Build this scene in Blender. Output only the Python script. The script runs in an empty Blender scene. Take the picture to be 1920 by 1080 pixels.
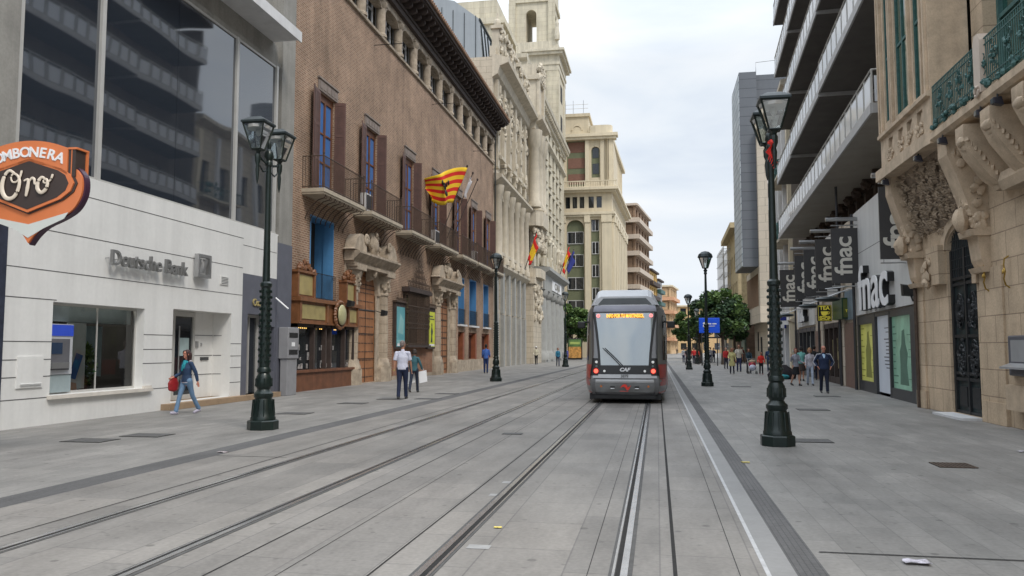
import bpy, bmesh, math, random
from mathutils import Vector, Matrix
R = math.radians
random.seed(7)
SC = bpy.context.scene
COL = SC.collection
# ---------------------------------------------------------------- camera
cam = bpy.data.cameras.new("camera")
cam.sensor_width = 36.0
cam.lens = 36.0 * 1500 / 1920
cam.clip_end = 5000
CAM = bpy.data.objects.new("camera", cam)
COL.objects.link(CAM)
YAW = math.atan(272 / (1500 / math.cos(math.atan(113 / 1500.0))))
PIT = math.atan(113 / 1500.0)
CAM.location = (0, 0, 1.73)
CAM.rotation_euler = (math.pi / 2 + PIT, 0, YAW)
SC.camera = CAM
# ---------------------------------------------------------------- sky and sun (overcast)
SUN_EL, SUN_AZ = 50, 132
W = bpy.data.worlds.new("World")
SC.world = W
W.use_nodes = True
nt = W.node_tree
for n in list(nt.nodes): nt.nodes.remove(n)
def WN(t, **k):
    n = nt.nodes.new(t)
    for a, b in k.items(): setattr(n, a, b)
    return n
out = WN("ShaderNodeOutputWorld")
bgS = WN("ShaderNodeBackground"); bgC = WN("ShaderNodeBackground"); mx = WN("ShaderNodeMixShader")
sky = WN("ShaderNodeTexSky", sky_type='NISHITA', sun_disc=False)
sky.sun_elevation = R(SUN_EL); sky.sun_rotation = R(SUN_AZ); sky.air_density = 1.0; sky.dust_density = 2.0
bgS.inputs[1].default_value = 0.15
tc = WN("ShaderNodeTexCoord"); mp = WN("ShaderNodeMapping"); mp.inputs['Scale'].default_value = (2.0, 2.0, 6.5)
mp.inputs['Location'].default_value = (3.1, 0.4, 0.2)
nz = WN("ShaderNodeTexNoise"); nz.inputs['Scale'].default_value = 1.15; nz.inputs['Detail'].default_value = 7; nz.inputs['Roughness'].default_value = .5
nz.inputs['Distortion'].default_value = .5
cr = WN("ShaderNodeValToRGB")
cr.color_ramp.elements[0].position = .40; cr.color_ramp.elements[0].color = (.57, .635, .735, 1)
cr.color_ramp.elements[1].position = .70; cr.color_ramp.elements[1].color = (.83, .85, .87, 1)
e = cr.color_ramp.elements.new(.54); e.color = (.69, .745, .81, 1)
nz2 = WN("ShaderNodeTexNoise"); nz2.inputs['Scale'].default_value = 2.0; nz2.inputs['Detail'].default_value = 5
mr = WN("ShaderNodeMapRange"); mr.inputs[1].default_value = .35; mr.inputs[2].default_value = .6; mr.inputs[3].default_value = .93; mr.inputs[4].default_value = 1.0
L = nt.links.new
L(tc.outputs['Generated'], mp.inputs[0]); L(mp.outputs[0], nz.inputs[0]); L(mp.outputs[0], nz2.inputs[0])
L(nz.outputs[0], cr.inputs[0]); L(cr.outputs[0], bgC.inputs[0])
# an overcast sky is brighter overhead than at the horizon
spz = WN("ShaderNodeSeparateXYZ"); mrz = WN("ShaderNodeMapRange"); mrz.inputs[1].default_value = .34; mrz.inputs[2].default_value = .85; mrz.inputs[3].default_value = .84; mrz.inputs[4].default_value = 2.35
L(tc.outputs['Generated'], spz.inputs[0]); L(spz.outputs[2], mrz.inputs[0]); L(mrz.outputs[0], bgC.inputs[1])
L(sky.outputs[0], bgS.inputs[0]); L(nz2.outputs[0], mr.inputs[0]); L(mr.outputs[0], mx.inputs[0])
L(bgS.outputs[0], mx.inputs[1]); L(bgC.outputs[0], mx.inputs[2]); L(mx.outputs[0], out.inputs[0])
sl = bpy.data.lights.new("sun", 'SUN'); sl.energy = 1.4; sl.angle = R(15); sl.color = (1, .93, .84)
SUN = bpy.data.objects.new("sun", sl); COL.objects.link(SUN)
az = R(SUN_AZ)
sd = Vector((math.sin(az) * math.cos(R(SUN_EL)), math.cos(az) * math.cos(R(SUN_EL)), math.sin(R(SUN_EL))))
SUN.rotation_euler = (-sd).to_track_quat('-Z', 'Y').to_euler()
SC.view_settings.view_transform = 'Standard'; SC.view_settings.look = 'None'
SC.view_settings.exposure = 0.5; SC.view_settings.gamma = 1
SC.render.engine = 'CYCLES'
SC.cycles.max_bounces = 8; SC.cycles.diffuse_bounces = 4; SC.cycles.glossy_bounces = 4
SC.cycles.transmission_bounces = 6; SC.cycles.transparent_max_bounces = 8
# ---------------------------------------------------------------- mesh helpers
def worg(o):
    v = Vector((0, 0, 0))
    while o is not None: v = v + o.location; o = o.parent
    return v
SPLIT = {'concrete_pier', 'red_granite_pier', 'impost_block', 'gilt_panel', 'dark_slot', 'end_wall', 'stone_base', 'tan_pilaster', 'white_fascia', 'mezzanine_window', 'balcony_door', 'glazing', 'tall_window', 'tower_window', 'dark_window_bands', 'olive_window', 'slot_window', 'inner_frosted_band', 'window_sill', 'pinnacle', 'olive_pane', 'modillion', 'lit_bulb', 'roof_antenna', 'standoff', 'attic_dormer', 'wooden_stud'}
class MB:
    """collects geometry in facade coordinates (u along the wall, d outward, z up)"""
    def __init__(s, tf=None):
        s.v = []; s.f = []; s.m = []; s.tf = tf or (lambda u, d, z: (u, d, z))
    def add(s, vs, fs, mi=0):
        b = len(s.v)
        s.v += [s.tf(*p) for p in vs]
        for f in fs:
            s.f.append([b + i for i in f]); s.m.append(mi)
        return s
    def box(s, u0, u1, d0, d1, z0, z1, mi=0):
        return s.add([(u0, d0, z0), (u1, d0, z0), (u1, d1, z0), (u0, d1, z0), (u0, d0, z1), (u1, d0, z1), (u1, d1, z1), (u0, d1, z1)],
                     [(0, 3, 2, 1), (4, 5, 6, 7), (0, 1, 5, 4), (1, 2, 6, 5), (2, 3, 7, 6), (3, 0, 4, 7)], mi)
    def puz(s, pts, d0, d1, mi=0):      # polygon in (u,z) extruded outward
        n = len(pts)
        vs = [(u, d0, z) for u, z in pts] + [(u, d1, z) for u, z in pts]
        return s.add(vs, [tuple(range(n)), tuple(range(2 * n - 1, n - 1, -1))] + [(i, (i + 1) % n, n + (i + 1) % n, n + i) for i in range(n)], mi)
    def pdz(s, pts, u0, u1, mi=0):      # polygon in (d,z) run along the wall
        n = len(pts)
        vs = [(u0, d, z) for d, z in pts] + [(u1, d, z) for d, z in pts]
        return s.add(vs, [tuple(range(n)), tuple(range(2 * n - 1, n - 1, -1))] + [(i, (i + 1) % n, n + (i + 1) % n, n + i) for i in range(n)], mi)
    def pud(s, pts, z0, z1, mi=0):      # plan polygon run upward
        n = len(pts)
        vs = [(u, d, z0) for u, d in pts] + [(u, d, z1) for u, d in pts]
        return s.add(vs, [tuple(range(n)), tuple(range(2 * n - 1, n - 1, -1))] + [(i, (i + 1) % n, n + (i + 1) % n, n + i) for i in range(n)], mi)
    def lathe(s, cu, cd, prof, seg=16, mi=0, rot=0, sq=1.0):
        vs = []; fs = []
        for r, z in prof:
            for k in range(seg):
                a = 2 * math.pi * k / seg + rot
                vs.append((cu + r * math.cos(a), cd + r * sq * math.sin(a), z))
        for j in range(len(prof) - 1):
            for k in range(seg):
                k2 = (k + 1) % seg
                fs.append((j * seg + k, j * seg + k2, (j + 1) * seg + k2, (j + 1) * seg + k))
        fs.append(tuple(range(seg))); fs.append(tuple((len(prof) - 1) * seg + k for k in range(seg)))
        return s.add(vs, fs, mi)
    def tube(s, pts, r, seg=8, mi=0, r2=None, close=False):
        P = [Vector(p) for p in pts]; n = len(P); vs = []; fs = []
        for i in range(n):
            t = (P[(i + 1) % n] - P[i - 1]) if close else (P[min(i + 1, n - 1)] - P[max(i - 1, 0)])
            t.normalize()
            a = Vector((0, 0, 1)) if abs(t.z) < .9 else Vector((1, 0, 0))
            x = t.cross(a).normalized(); y = t.cross(x)
            rr = r if r2 is None else r + (r2 - r) * i / (n - 1)
            if isinstance(r, (list, tuple)): rr = r[i]
            for k in range(seg):
                an = 2 * math.pi * k / seg
                vs.append(tuple(P[i] + x * math.cos(an) * rr + y * math.sin(an) * rr))
        for i in range(n if close else n - 1):
            for k in range(seg):
                k2 = (k + 1) % seg; j = (i + 1) % n
                fs.append((i * seg + k, i * seg + k2, j * seg + k2, j * seg + k))
        if not close:
            fs.append(tuple(range(seg))); fs.append(tuple((n - 1) * seg + k for k in range(seg)))
        return s.add(vs, fs, mi)
    def ell(s, c, r, seg=10, rings=6, mi=0, jit=0):
        vs = []; fs = []
        for j in range(rings + 1):
            th = math.pi * j / rings
            for k in range(seg):
                a = 2 * math.pi * k / seg
                q = 1 + random.uniform(-jit, jit)
                vs.append((c[0] + r[0] * q * math.sin(th) * math.cos(a), c[1] + r[1] * q * math.sin(th) * math.sin(a), c[2] + r[2] * q * math.cos(th)))
        for j in range(rings):
            for k in range(seg):
                k2 = (k + 1) % seg
                fs.append((j * seg + k, j * seg + k2, (j + 1) * seg + k2, (j + 1) * seg + k))
        return s.add(vs, fs, mi)
    def loft(s, rings, mi=0, cap=True):
        n = len(rings[0]); vs = [p for r in rings for p in r]; fs = []
        for j in range(len(rings) - 1):
            for k in range(n):
                k2 = (k + 1) % n
                fs.append((j * n + k, j * n + k2, (j + 1) * n + k2, (j + 1) * n + k))
        if cap: fs.append(tuple(range(n))); fs.append(tuple((len(rings) - 1) * n + k for k in range(n)))
        return s.add(vs, fs, mi)
    def wall(s, u0, u1, z0, z1, holes, t=.3, d=0, mi=0):
        """front sheet with openings and their reveals"""
        us = sorted({u0, u1} | {min(max(h[i], u0), u1) for h in holes for i in (0, 1)})
        zs = sorted({z0, z1} | {min(max(h[i], z0), z1) for h in holes for i in (2, 3)})
        for i in range(len(us) - 1):
            for j in range(len(zs) - 1):
                cu = (us[i] + us[i + 1]) / 2; cz = (zs[j] + zs[j + 1]) / 2
                if any(h[0] < cu < h[1] and h[2] < cz < h[3] for h in holes): continue
                s.add([(us[i], d, zs[j]), (us[i + 1], d, zs[j]), (us[i + 1], d, zs[j + 1]), (us[i], d, zs[j + 1])], [(0, 1, 2, 3)], mi)
        for a, b, c, e in [h[:4] for h in holes]:
            for q in ([(a, c), (b, c)], [(b, c), (b, e)], [(b, e), (a, e)], [(a, e), (a, c)]):
                s.add([(q[0][0], d, q[0][1]), (q[1][0], d, q[1][1]), (q[1][0], d - t, q[1][1]), (q[0][0], d - t, q[0][1])], [(0, 1, 2, 3)], mi)
        return s
    def spandrel(s, u0, u1, zs, zt, d0, d1, mi=0, n=10):
        """solid filling over a round head: opening u0..u1 springing at zs, crown below zt"""
        c = (u0 + u1) / 2; r = (u1 - u0) / 2; rz = zt - zs
        for sg in (-1, 1):
            pts = [(c + sg * r, zs)] + [(c + sg * r * math.cos(a), zs + rz * math.sin(a)) for a in [math.pi / 2 * k / n for k in range(1, n + 1)]] + [(c + sg * r, zt)]
            s.puz(pts, d0, d1, mi)
        return s
    def arch(s, uc, r0, r1, zs, d0, d1, mi=0, n=14, k=1.0):
        pts = [(uc + r1 * math.cos(a), zs + k * r1 * math.sin(a)) for a in [math.pi * i / n for i in range(n + 1)]]
        pin = [(uc + r0 * math.cos(a), zs + k * r0 * math.sin(a)) for a in [math.pi * i / n for i in range(n + 1)]]
        for i in range(n):
            s.puz([pts[i], pts[i + 1], pin[i + 1], pin[i]], d0, d1, mi)
        return s
    def islands(s):
        par = list(range(len(s.v)))
        def fd(a):
            while par[a] != a: par[a] = par[par[a]]; a = par[a]
            return a
        for f in s.f:
            for i in f[1:]: par[fd(i)] = fd(f[0])
        g = {}
        for f, m in zip(s.f, s.m): g.setdefault(fd(f[0]), []).append((f, m))
        out = []
        for fs in g.values():
            n = MB(); ix = {}
            for f, m in fs:
                for i in f:
                    if i not in ix: ix[i] = len(n.v); n.v.append(s.v[i])
                n.f.append([ix[i] for i in f]); n.m.append(m)
            out.append(n)
        return out
    def build(s, name, mats, parent=None, smooth=False, bevel=0, origin=None, double=False):
        if name in SPLIT and len(s.f) > 6:
            return [n.build_one(name, mats, parent, smooth, bevel, origin) for n in s.islands()[:100]][0]
        return s.build_one(name, mats, parent, smooth, bevel, origin)
    def build_one(s, name, mats, parent=None, smooth=False, bevel=0, origin=None):
        me = bpy.data.meshes.new(name)
        o3 = Vector(origin) if origin is not None else worg(parent)
        me.from_pydata([tuple(Vector(p) - o3) for p in s.v], [], s.f)
        if not isinstance(mats, (list, tuple)): mats = [mats]
        for m in mats: me.materials.append(m)
        if len(mats) > 1: me.polygons.foreach_set('material_index', s.m)
        bm = bmesh.new(); bm.from_mesh(me)
        bmesh.ops.remove_doubles(bm, verts=bm.verts, dist=1e-5)
        bmesh.ops.recalc_face_normals(bm, faces=bm.faces)
        if smooth:
            for f in bm.faces: f.smooth = True
            for ed in bm.edges:
                if len(ed.link_faces) == 2 and ed.calc_face_angle(0) > R(38): ed.smooth = False
        bm.to_mesh(me); bm.free()
        o = bpy.data.objects.new(name, me); COL.objects.link(o)
        if parent is not None: o.parent = parent
        else: o.location = o3
        if bevel:
            m = o.modifiers.new('bevel', 'BEVEL'); m.width = bevel; m.segments = 2; m.limit_method = 'ANGLE'; m.angle_limit = R(40)
        return o
def FT(ox, oy, ang=0, side=1):
    """facade frame: u runs down the street from (ox,oy), d points at the street"""
    a = R(ang); ux, uy = math.sin(a), math.cos(a); nx, ny = side * math.cos(a), -side * math.sin(a)
    return lambda u, d, z: (ox + ux * u + nx * d, oy + uy * u + ny * d, z)
def empty(name, loc, rz=0):
    o = bpy.data.objects.new(name, None); COL.objects.link(o); o.location = loc; o.rotation_euler = (0, 0, rz)
    o.empty_display_size = .3
    return o
def tag(o, label, cat, group=None, kind=None):
    o['label'] = label; o['category'] = cat
    if group: o['group'] = group
    if kind: o['kind'] = kind
    return o
def thing(name, loc, label, cat, group=None, rz=0):
    return tag(empty(name, loc, rz), label, cat, group)
def struct(o, label=None):
    o['kind'] = 'structure'
    return o
def kids(o): return [c for c in o.children]
def copy_tree(o, parent=None):
    c = o.copy(); COL.objects.link(c)
    if parent is not None: c.parent = parent
    for ch in kids(o): copy_tree(ch, c)
    return c
def text_mb(s, size, ext, tf, bold=0.0, align='CENTER', spacing=1.0, font_shear=0):
    """lettering as solid geometry: text plane x->u', y->z', depth->d' given by tf(x,y,depth)"""
    cu = bpy.data.curves.new('lettering', 'FONT'); cu.body = s; cu.size = size; cu.extrude = ext / 2; cu.offset = bold
    cu.align_x = align; cu.align_y = 'CENTER'; cu.space_character = spacing; cu.shear = font_shear; cu.resolution_u = 4
    o = bpy.data.objects.new('lettering', cu); COL.objects.link(o)
    bpy.context.view_layer.update()
    me = o.to_mesh()
    mb = MB()
    mb.v = [tf(v.co.x, v.co.y, v.co.z) for v in me.vertices]; mb.f = [list(p.vertices) for p in me.polygons]; mb.m = [0] * len(mb.f)
    o.to_mesh_clear(); bpy.data.objects.remove(o); bpy.data.curves.remove(cu)
    return mb
# ---------------------------------------------------------------- materials
def nm(name):
    m = bpy.data.materials.new(name); m.use_nodes = True
    t = m.node_tree; b = t.nodes['Principled BSDF']
    return m, t, b
def N(t, ty, ins=None, **k):
    n = t.nodes.new(ty)
    for a, b in k.items(): setattr(n, a, b)
    if ins:
        for a, b in ins.items():
            if hasattr(b, 'is_output') or isinstance(b, bpy.types.NodeSocket): t.links.new(b, n.inputs[a])
            else: n.inputs[a].default_value = b
    return n
def c4(c, k=1.0): return (min(c[0] * k, 1), min(c[1] * k, 1), min(c[2] * k, 1), 1)
def mat(name, col, rough=.6, metal=0, var=.12, scale=2.5, bump=0.0, streak=0.0, spec=.5, coat=0, fine=0.0, emit=None, es=1):
    m, t, b = nm(name)
    b.inputs['Roughness'].default_value = rough; b.inputs['Metallic'].default_value = metal
    b.inputs['Specular IOR Level'].default_value = spec; b.inputs['Coat Weight'].default_value = coat
    g = N(t, 'ShaderNodeNewGeometry')
    n1 = N(t, 'ShaderNodeTexNoise', {'Vector': g.outputs['Position'], 'Scale': scale, 'Detail': 6, 'Roughness': .6})
    r = N(t, 'ShaderNodeValToRGB', {0: n1.outputs[0]})
    r.color_ramp.elements[0].position = .3; r.color_ramp.elements[1].position = .7
    r.color_ramp.elements[0].color = c4(col, 1 - var); r.color_ramp.elements[1].color = c4(col, 1 + var)
    cur = r.outputs[0]
    if streak:
        mp_ = N(t, 'ShaderNodeMapping', {'Vector': g.outputs['Position'], 'Scale': (2.2, 2.2, .12)})
        n2 = N(t, 'ShaderNodeTexNoise', {'Vector': mp_.outputs[0], 'Scale': 1.0, 'Detail': 5, 'Roughness': .65})
        r2 = N(t, 'ShaderNodeMapRange', {0: n2.outputs[0], 1: .42, 2: .72, 3: 1.0, 4: 1 - streak})
        mm = N(t, 'ShaderNodeMixRGB', {1: cur, 2: r2.outputs[0], 0: 1.0}, blend_type='MULTIPLY'); cur = mm.outputs[0]
    if fine:
        n3 = N(t, 'ShaderNodeTexNoise', {'Vector': g.outputs['Position'], 'Scale': scale * 14, 'Detail': 3})
        r3 = N(t, 'ShaderNodeMapRange', {0: n3.outputs[0], 1: .3, 2: .7, 3: 1 - fine, 4: 1 + fine})
        mm = N(t, 'ShaderNodeMixRGB', {1: cur, 2: r3.outputs[0], 0: 1.0}, blend_type='MULTIPLY'); cur = mm.outputs[0]
    t.links.new(cur, b.inputs['Base Color'])
    if bump:
        bp = N(t, 'ShaderNodeBump', {'Height': n1.outputs[0], 'Strength': bump, 'Distance': .05}); t.links.new(bp.outputs[0], b.inputs['Normal'])
    if emit:
        b.inputs['Emission Color'].default_value = c4(emit); b.inputs['Emission Strength'].default_value = es
    return m
def brickmat(name, c1, c2, mortar, bw, bh, ms, bump=.4, plane='wall', rough=.85, streak=.15, offset=.5, var=.2, vs=.5, bias=0.0, smooth=.1):
    m, t, b = nm(name)
    b.inputs['Roughness'].default_value = rough; b.inputs['Specular IOR Level'].default_value = .3
    g = N(t, 'ShaderNodeNewGeometry'); sp = N(t, 'ShaderNodeSeparateXYZ', {0: g.outputs['Position']})
    if plane == 'wall':
        ad = N(t, 'ShaderNodeMath', {0: sp.outputs[0], 1: sp.outputs[1]}, operation='ADD')
        cb = N(t, 'ShaderNodeCombineXYZ', {0: ad.outputs[0], 1: sp.outputs[2]})
    elif plane == 'floor':
        cb = N(t, 'ShaderNodeCombineXYZ', {0: sp.outputs[0], 1: sp.outputs[1]})
    else:
        cb = N(t, 'ShaderNodeCombineXYZ', {0: sp.outputs[1], 1: sp.outputs[0]})
    br = N(t, 'ShaderNodeTexBrick', {'Vector': cb.outputs[0], 'Color1': c4(c1), 'Color2': c4(c2), 'Mortar': c4(mortar), 'Scale': 1.0,
                                     'Mortar Size': ms, 'Brick Width': bw, 'Row Height': bh, 'Mortar Smooth': smooth, 'Bias': bias})
    br.offset = offset
    n1 = N(t, 'ShaderNodeTexNoise', {'Vector': g.outputs['Position'], 'Scale': vs, 'Detail': 8, 'Roughness': .62})
    r1 = N(t, 'ShaderNodeMapRange', {0: n1.outputs[0], 1: .3, 2: .7, 3: 1 - var, 4: 1 + var})
    mm = N(t, 'ShaderNodeMixRGB', {1: br.outputs[0], 2: r1.outputs[0], 0: 1.0}, blend_type='MULTIPLY'); cur = mm.outputs[0]
    nf = N(t, 'ShaderNodeTexNoise', {'Vector': g.outputs['Position'], 'Scale': 22, 'Detail': 4})
    rf = N(t, 'ShaderNodeMapRange', {0: nf.outputs[0], 1: .3, 2: .7, 3: .9, 4: 1.1})
    mm = N(t, 'ShaderNodeMixRGB', {1: cur, 2: rf.outputs[0], 0: 1.0}, blend_type='MULTIPLY'); cur = mm.outputs[0]
    if streak:
        mp_ = N(t, 'ShaderNodeMapping', {'Vector': g.outputs['Position'], 'Scale': (1.6, 1.6, .1) if plane == 'wall' else (1.2, .5, 1)})
        n2 = N(t, 'ShaderNodeTexNoise', {'Vector': mp_.outputs[0], 'Scale': 1.0, 'Detail': 6, 'Roughness': .65})
        r2 = N(t, 'ShaderNodeMapRange', {0: n2.outputs[0], 1: .45, 2: .75, 3: 1.0, 4: 1 - streak})
        mm = N(t, 'ShaderNodeMixRGB', {1: cur, 2: r2.outputs[0], 0: 1.0}, blend_type='MULTIPLY'); cur = mm.outputs[0]
    if plane == 'floor2':
        for sc_, lo, hi, dk in ((1.9, .06, .09, .62), (4.3, .08, .13, .74)):
            vo = N(t, 'ShaderNodeTexVoronoi', {'Vector': g.outputs['Position'], 'Scale': sc_})
            rv = N(t, 'ShaderNodeMapRange', {0: vo.outputs[0], 1: lo, 2: hi, 3: dk, 4: 1.0})
            mm = N(t, 'ShaderNodeMixRGB', {1: cur, 2: rv.outputs[0], 0: 1.0}, blend_type='MULTIPLY'); cur = mm.outputs[0]
        mq = N(t, 'ShaderNodeMapping', {'Vector': g.outputs['Position'], 'Scale': (.9, .22, 1)})
        nq = N(t, 'ShaderNodeTexNoise', {'Vector': mq.outputs[0], 'Scale': 1.3, 'Detail': 8, 'Roughness': .7})
        rq_ = N(t, 'ShaderNodeMapRange', {0: nq.outputs[0], 1: .35, 2: .65, 3: .78, 4: 1.14})
        mm = N(t, 'ShaderNodeMixRGB', {1: cur, 2: rq_.outputs[0], 0: 1.0}, blend_type='MULTIPLY'); cur = mm.outputs[0]
    t.links.new(cur, b.inputs['Base Color'])
    if bump:
        iv = N(t, 'ShaderNodeMath', {0: 1.0, 1: br.outputs[1]}, operation='SUBTRACT')
        ad2 = N(t, 'ShaderNodeMath', {0: iv.outputs[0], 1: nf.outputs[0]}, operation='ADD')
        bp = N(t, 'ShaderNodeBump', {'Height': ad2.outputs[0], 'Strength': bump, 'Distance': .02}); t.links.new(bp.outputs[0], b.inputs['Normal'])
    return m
def glassmat(name, col=(.012, .016, .022), refl=1.6, wob=.01, rough=.03, ws=.35):
    """opaque-backed window glass: dark room behind, sky and street mirrored"""
    m, t, b = nm(name)
    b.inputs['Base Color'].default_value = c4(col); b.inputs['Roughness'].default_value = rough
    b.inputs['IOR'].default_value = refl
    g = N(t, 'ShaderNodeNewGeometry')
    n1 = N(t, 'ShaderNodeTexNoise', {'Vector': g.outputs['Position'], 'Scale': ws, 'Detail': 1})
    bp = N(t, 'ShaderNodeBump', {'Height': n1.outputs[0], 'Strength': wob * 10, 'Distance': .1}); t.links.new(bp.outputs[0], b.inputs['Normal'])
    return m
def clearglass(name, tint=(.9, .95, .95), mixv=.12):
    m = bpy.data.materials.new(name); m.use_nodes = True; t = m.node_tree
    for n in list(t.nodes): t.nodes.remove(n)
    o = N(t, 'ShaderNodeOutputMaterial'); tr = N(t, 'ShaderNodeBsdfTransparent', {0: c4(tint)}); gl = N(t, 'ShaderNodeBsdfGlossy', {0: (1, 1, 1, 1), 'Roughness': .02})
    fr = N(t, 'ShaderNodeFresnel', {0: 1.5}); ad = N(t, 'ShaderNodeMath', {0: fr.outputs[0], 1: mixv}, operation='ADD')
    mxx = N(t, 'ShaderNodeMixShader', {0: ad.outputs[0], 1: tr.outputs[0], 2: gl.outputs[0]}); t.links.new(mxx.outputs[0], o.inputs[0])
    return m
M = {}
M['white_panel'] = mat('white_panel', (.70, .695, .67), .45, var=.05, scale=.7, streak=.09, fine=.02)
M['seam'] = mat('seam_shadow_gap', (.09, .09, .09), .8)
M['concrete'] = mat('grey_concrete', (.27, .26, .235), .85, var=.14, scale=1.2, streak=.25, fine=.08, bump=.15)
M['slab_edge'] = mat('pale_slab_edge', (.62, .62, .62), .6, var=.06, streak=.12)
M['alu'] = mat('aluminium_frame', (.52, .51, .48), .45, metal=.3, var=.05)
M['dark_frame'] = mat('dark_frame', (.035, .036, .04), .4, var=.1)
M['tint_glass'] = glassmat('tinted_mirror_glass', (.024, .031, .042), 2.5, .012)
M['win_glass'] = glassmat('window_glass', (.018, .022, .026), 1.7, .01)
M['pale_glass'] = glassmat('pale_window_glass', (.10, .115, .12), 1.9, .01)
M['clear'] = clearglass('shop_window_glass', (.93, .96, .95), .0)
M['rail_glass'] = clearglass('balcony_panel_glass', (.8, .86, .85), .25)
M['blue_dark'] = mat('dark_blue_cladding', (.025, .03, .05), .5, var=.35, scale=5, fine=.2)
M['slate'] = mat('slate_grey_panel', (.105, .11, .135), .5, var=.1)
M['brick'] = brickmat('palace_brick', (.335, .20, .128), (.225, .132, .084), (.43, .33, .245), .30, .095, .019, bump=1.0, streak=.26, var=.3)
M['brick_red'] = brickmat('low_red_brick', (.33, .13, .065), (.25, .10, .05), (.3, .22, .16), .28, .075, .014, bump=.5)
M['stone'] = brickmat('honey_stone', (.44, .36, .27), (.39, .32, .24), (.22, .17, .12), .9, .5, .012, bump=.35, streak=.3, var=.22, vs=1.6)
M['stone_plain'] = mat('carved_stone', (.42, .345, .26), .85, var=.28, scale=3, streak=.35, fine=.15, bump=.5)
M['sand'] = brickmat('sandstone_blocks', (.53, .41, .285), (.46, .355, .245), (.27, .2, .14), 1.1, .62, .012, bump=.3, streak=.22, var=.18, vs=1.1)
M['sand_plain'] = mat('carved_sandstone', (.52, .405, .285), .85, var=.2, scale=2.5, streak=.2, fine=.08, bump=.35)
M['sand_dark'] = mat('dark_carving', (.26, .20, .145), .9, var=.3, scale=6, fine=.2, bump=.8)  # darker mottled stone tone for the coved soffit
M['wood'] = mat('brown_wood', (.17, .068, .032), .55, var=.25, scale=3, streak=.3, fine=.1)
M['wood_red'] = mat('shutter_wood', (.115, .055, .040), .55, var=.2, scale=3, streak=.2, fine=.08)
M['wood_dark'] = mat('eaves_wood', (.052, .036, .030), .8, var=.3, scale=4, fine=.15)
M['door_wood'] = mat('oak_door', (.34, .15, .065), .55, var=.22, scale=2, streak=.35, fine=.1)
M['blue'] = mat('blue_niche_paint', (.085, .25, .48), .5, var=.18, scale=.8, streak=.15)
M['blue_glass'] = glassmat('blue_curtained_glass', (.06, .17, .42), 1.4, .01)
M['iron'] = mat('black_iron', (.022, .024, .026), .5, metal=.3, var=.2, scale=8)
M['rust_iron'] = mat('brown_iron', (.075, .05, .035), .7, metal=.1, var=.3, scale=8)
M['lamp_green'] = mat('dark_green_cast_iron', (.007, .016, .013), .38, metal=.2, var=.3, scale=9, fine=.2, coat=.15)
M['lamp_roof'] = mat('lamp_roof_metal', (.03, .04, .042), .4, metal=.3, var=.15)
M['verd'] = mat('verdigris_railing', (.045, .115, .105), .6, var=.3, scale=8, fine=.15)
M['cream'] = mat('cream_render', (.59, .51, .37), .85, var=.07, scale=.4, streak=.14)
M['cream_trim'] = mat('cream_trim', (.66, .58, .43), .85, var=.06, scale=.5, streak=.14)
M['green_panel'] = mat('olive_spandrel', (.15, .165, .095), .7, var=.1)
M['pale_stone'] = brickmat('pale_limestone', (.52, .455, .355), (.47, .41, .32), (.33, .29, .23), 1.2, .6, .02, bump=.3, streak=.25, var=.12, vs=.6)
M['pale_plain'] = mat('pale_carved_limestone', (.52, .46, .36), .85, var=.12, scale=1.5, streak=.28, fine=.08, bump=.4)
M['grey_stone'] = mat('grey_granite_columns', (.33, .33, .31), .75, var=.1, scale=1.5, streak=.15, fine=.08)
M['tower_stone'] = brickmat('tower_limestone', (.56, .51, .39), (.52, .47, .365), (.42, .36, .26), 1.6, .8, .02, bump=.3, streak=.3, var=.12, vs=.5)
M['tower_plain'] = mat('tower_trim_stone', (.54, .49, .385), .85, var=.12, scale=1.2, streak=.3, fine=.06, bump=.3)
M['zinc'] = mat('zinc_cladding', (.30, .325, .34), .5, metal=.3, var=.06, scale=.5, streak=.1)
M['metal_grey'] = brickmat('graphite_cladding', (.135, .145, .16), (.125, .135, .15), (.07, .075, .085), 60, 1.05, .035, bump=.2, streak=.05, var=.06, rough=.55, offset=0)
M['mesh_white'] = brickmat('perforated_cladding', (.50, .54, .56), (.32, .36, .40), (.22, .25, .28), .8, .8, .09, bump=.2, streak=.05, var=.15, rough=.5)
M['travertine'] = brickmat('travertine', (.60, .52, .42), (.56, .49, .39), (.38, .33, .26), 1.6, .9, .02, bump=.2, streak=.1, var=.07)
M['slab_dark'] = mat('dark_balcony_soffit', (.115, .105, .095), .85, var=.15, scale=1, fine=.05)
M['soffit'] = mat('stained_soffit', (.30, .275, .235), .85, var=.12, scale=.8, fine=.05)
M['shop_white'] = mat('white_shop_fascia', (.60, .60, .58), .5, var=.05, scale=.5, streak=.12)
M['grey_sign'] = mat('charcoal_sign', (.045, .043, .043), .5, var=.08)
M['letter'] = mat('cream_lettering', (.60, .57, .50), .5, var=.03)
M['letter_white'] = mat('white_lettering', (.8, .8, .8), .5, var=.02)
M['steel'] = mat('brushed_steel', (.42, .42, .42), .35, metal=.8, var=.08)
M['orange'] = mat('orange_enamel', (.66, .19, .062), .4, var=.05, coat=.2)
M['sign_brown'] = mat('dark_brown_enamel', (.05, .035, .03), .4, var=.1)
M['sign_pale'] = mat('pale_enamel', (.60, .62, .58), .4, var=.05)
M['purple'] = mat('dark_purple_side', (.05, .015, .04), .4, var=.1)
M['gold'] = mat('old_gold_panel', (.36, .29, .12), .5, var=.2, scale=2)
M['ochre_wood'] = mat('ochre_wood', (.20, .085, .035), .5, var=.25, scale=4, fine=.1)
M['black'] = mat('black', (.012, .012, .012), .5, var=.1)
M['dark_room'] = mat('dark_interior', (.03, .028, .026), .9, var=.2)
M['room'] = mat('shop_interior', (.22, .22, .20), .9, var=.1)
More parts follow.
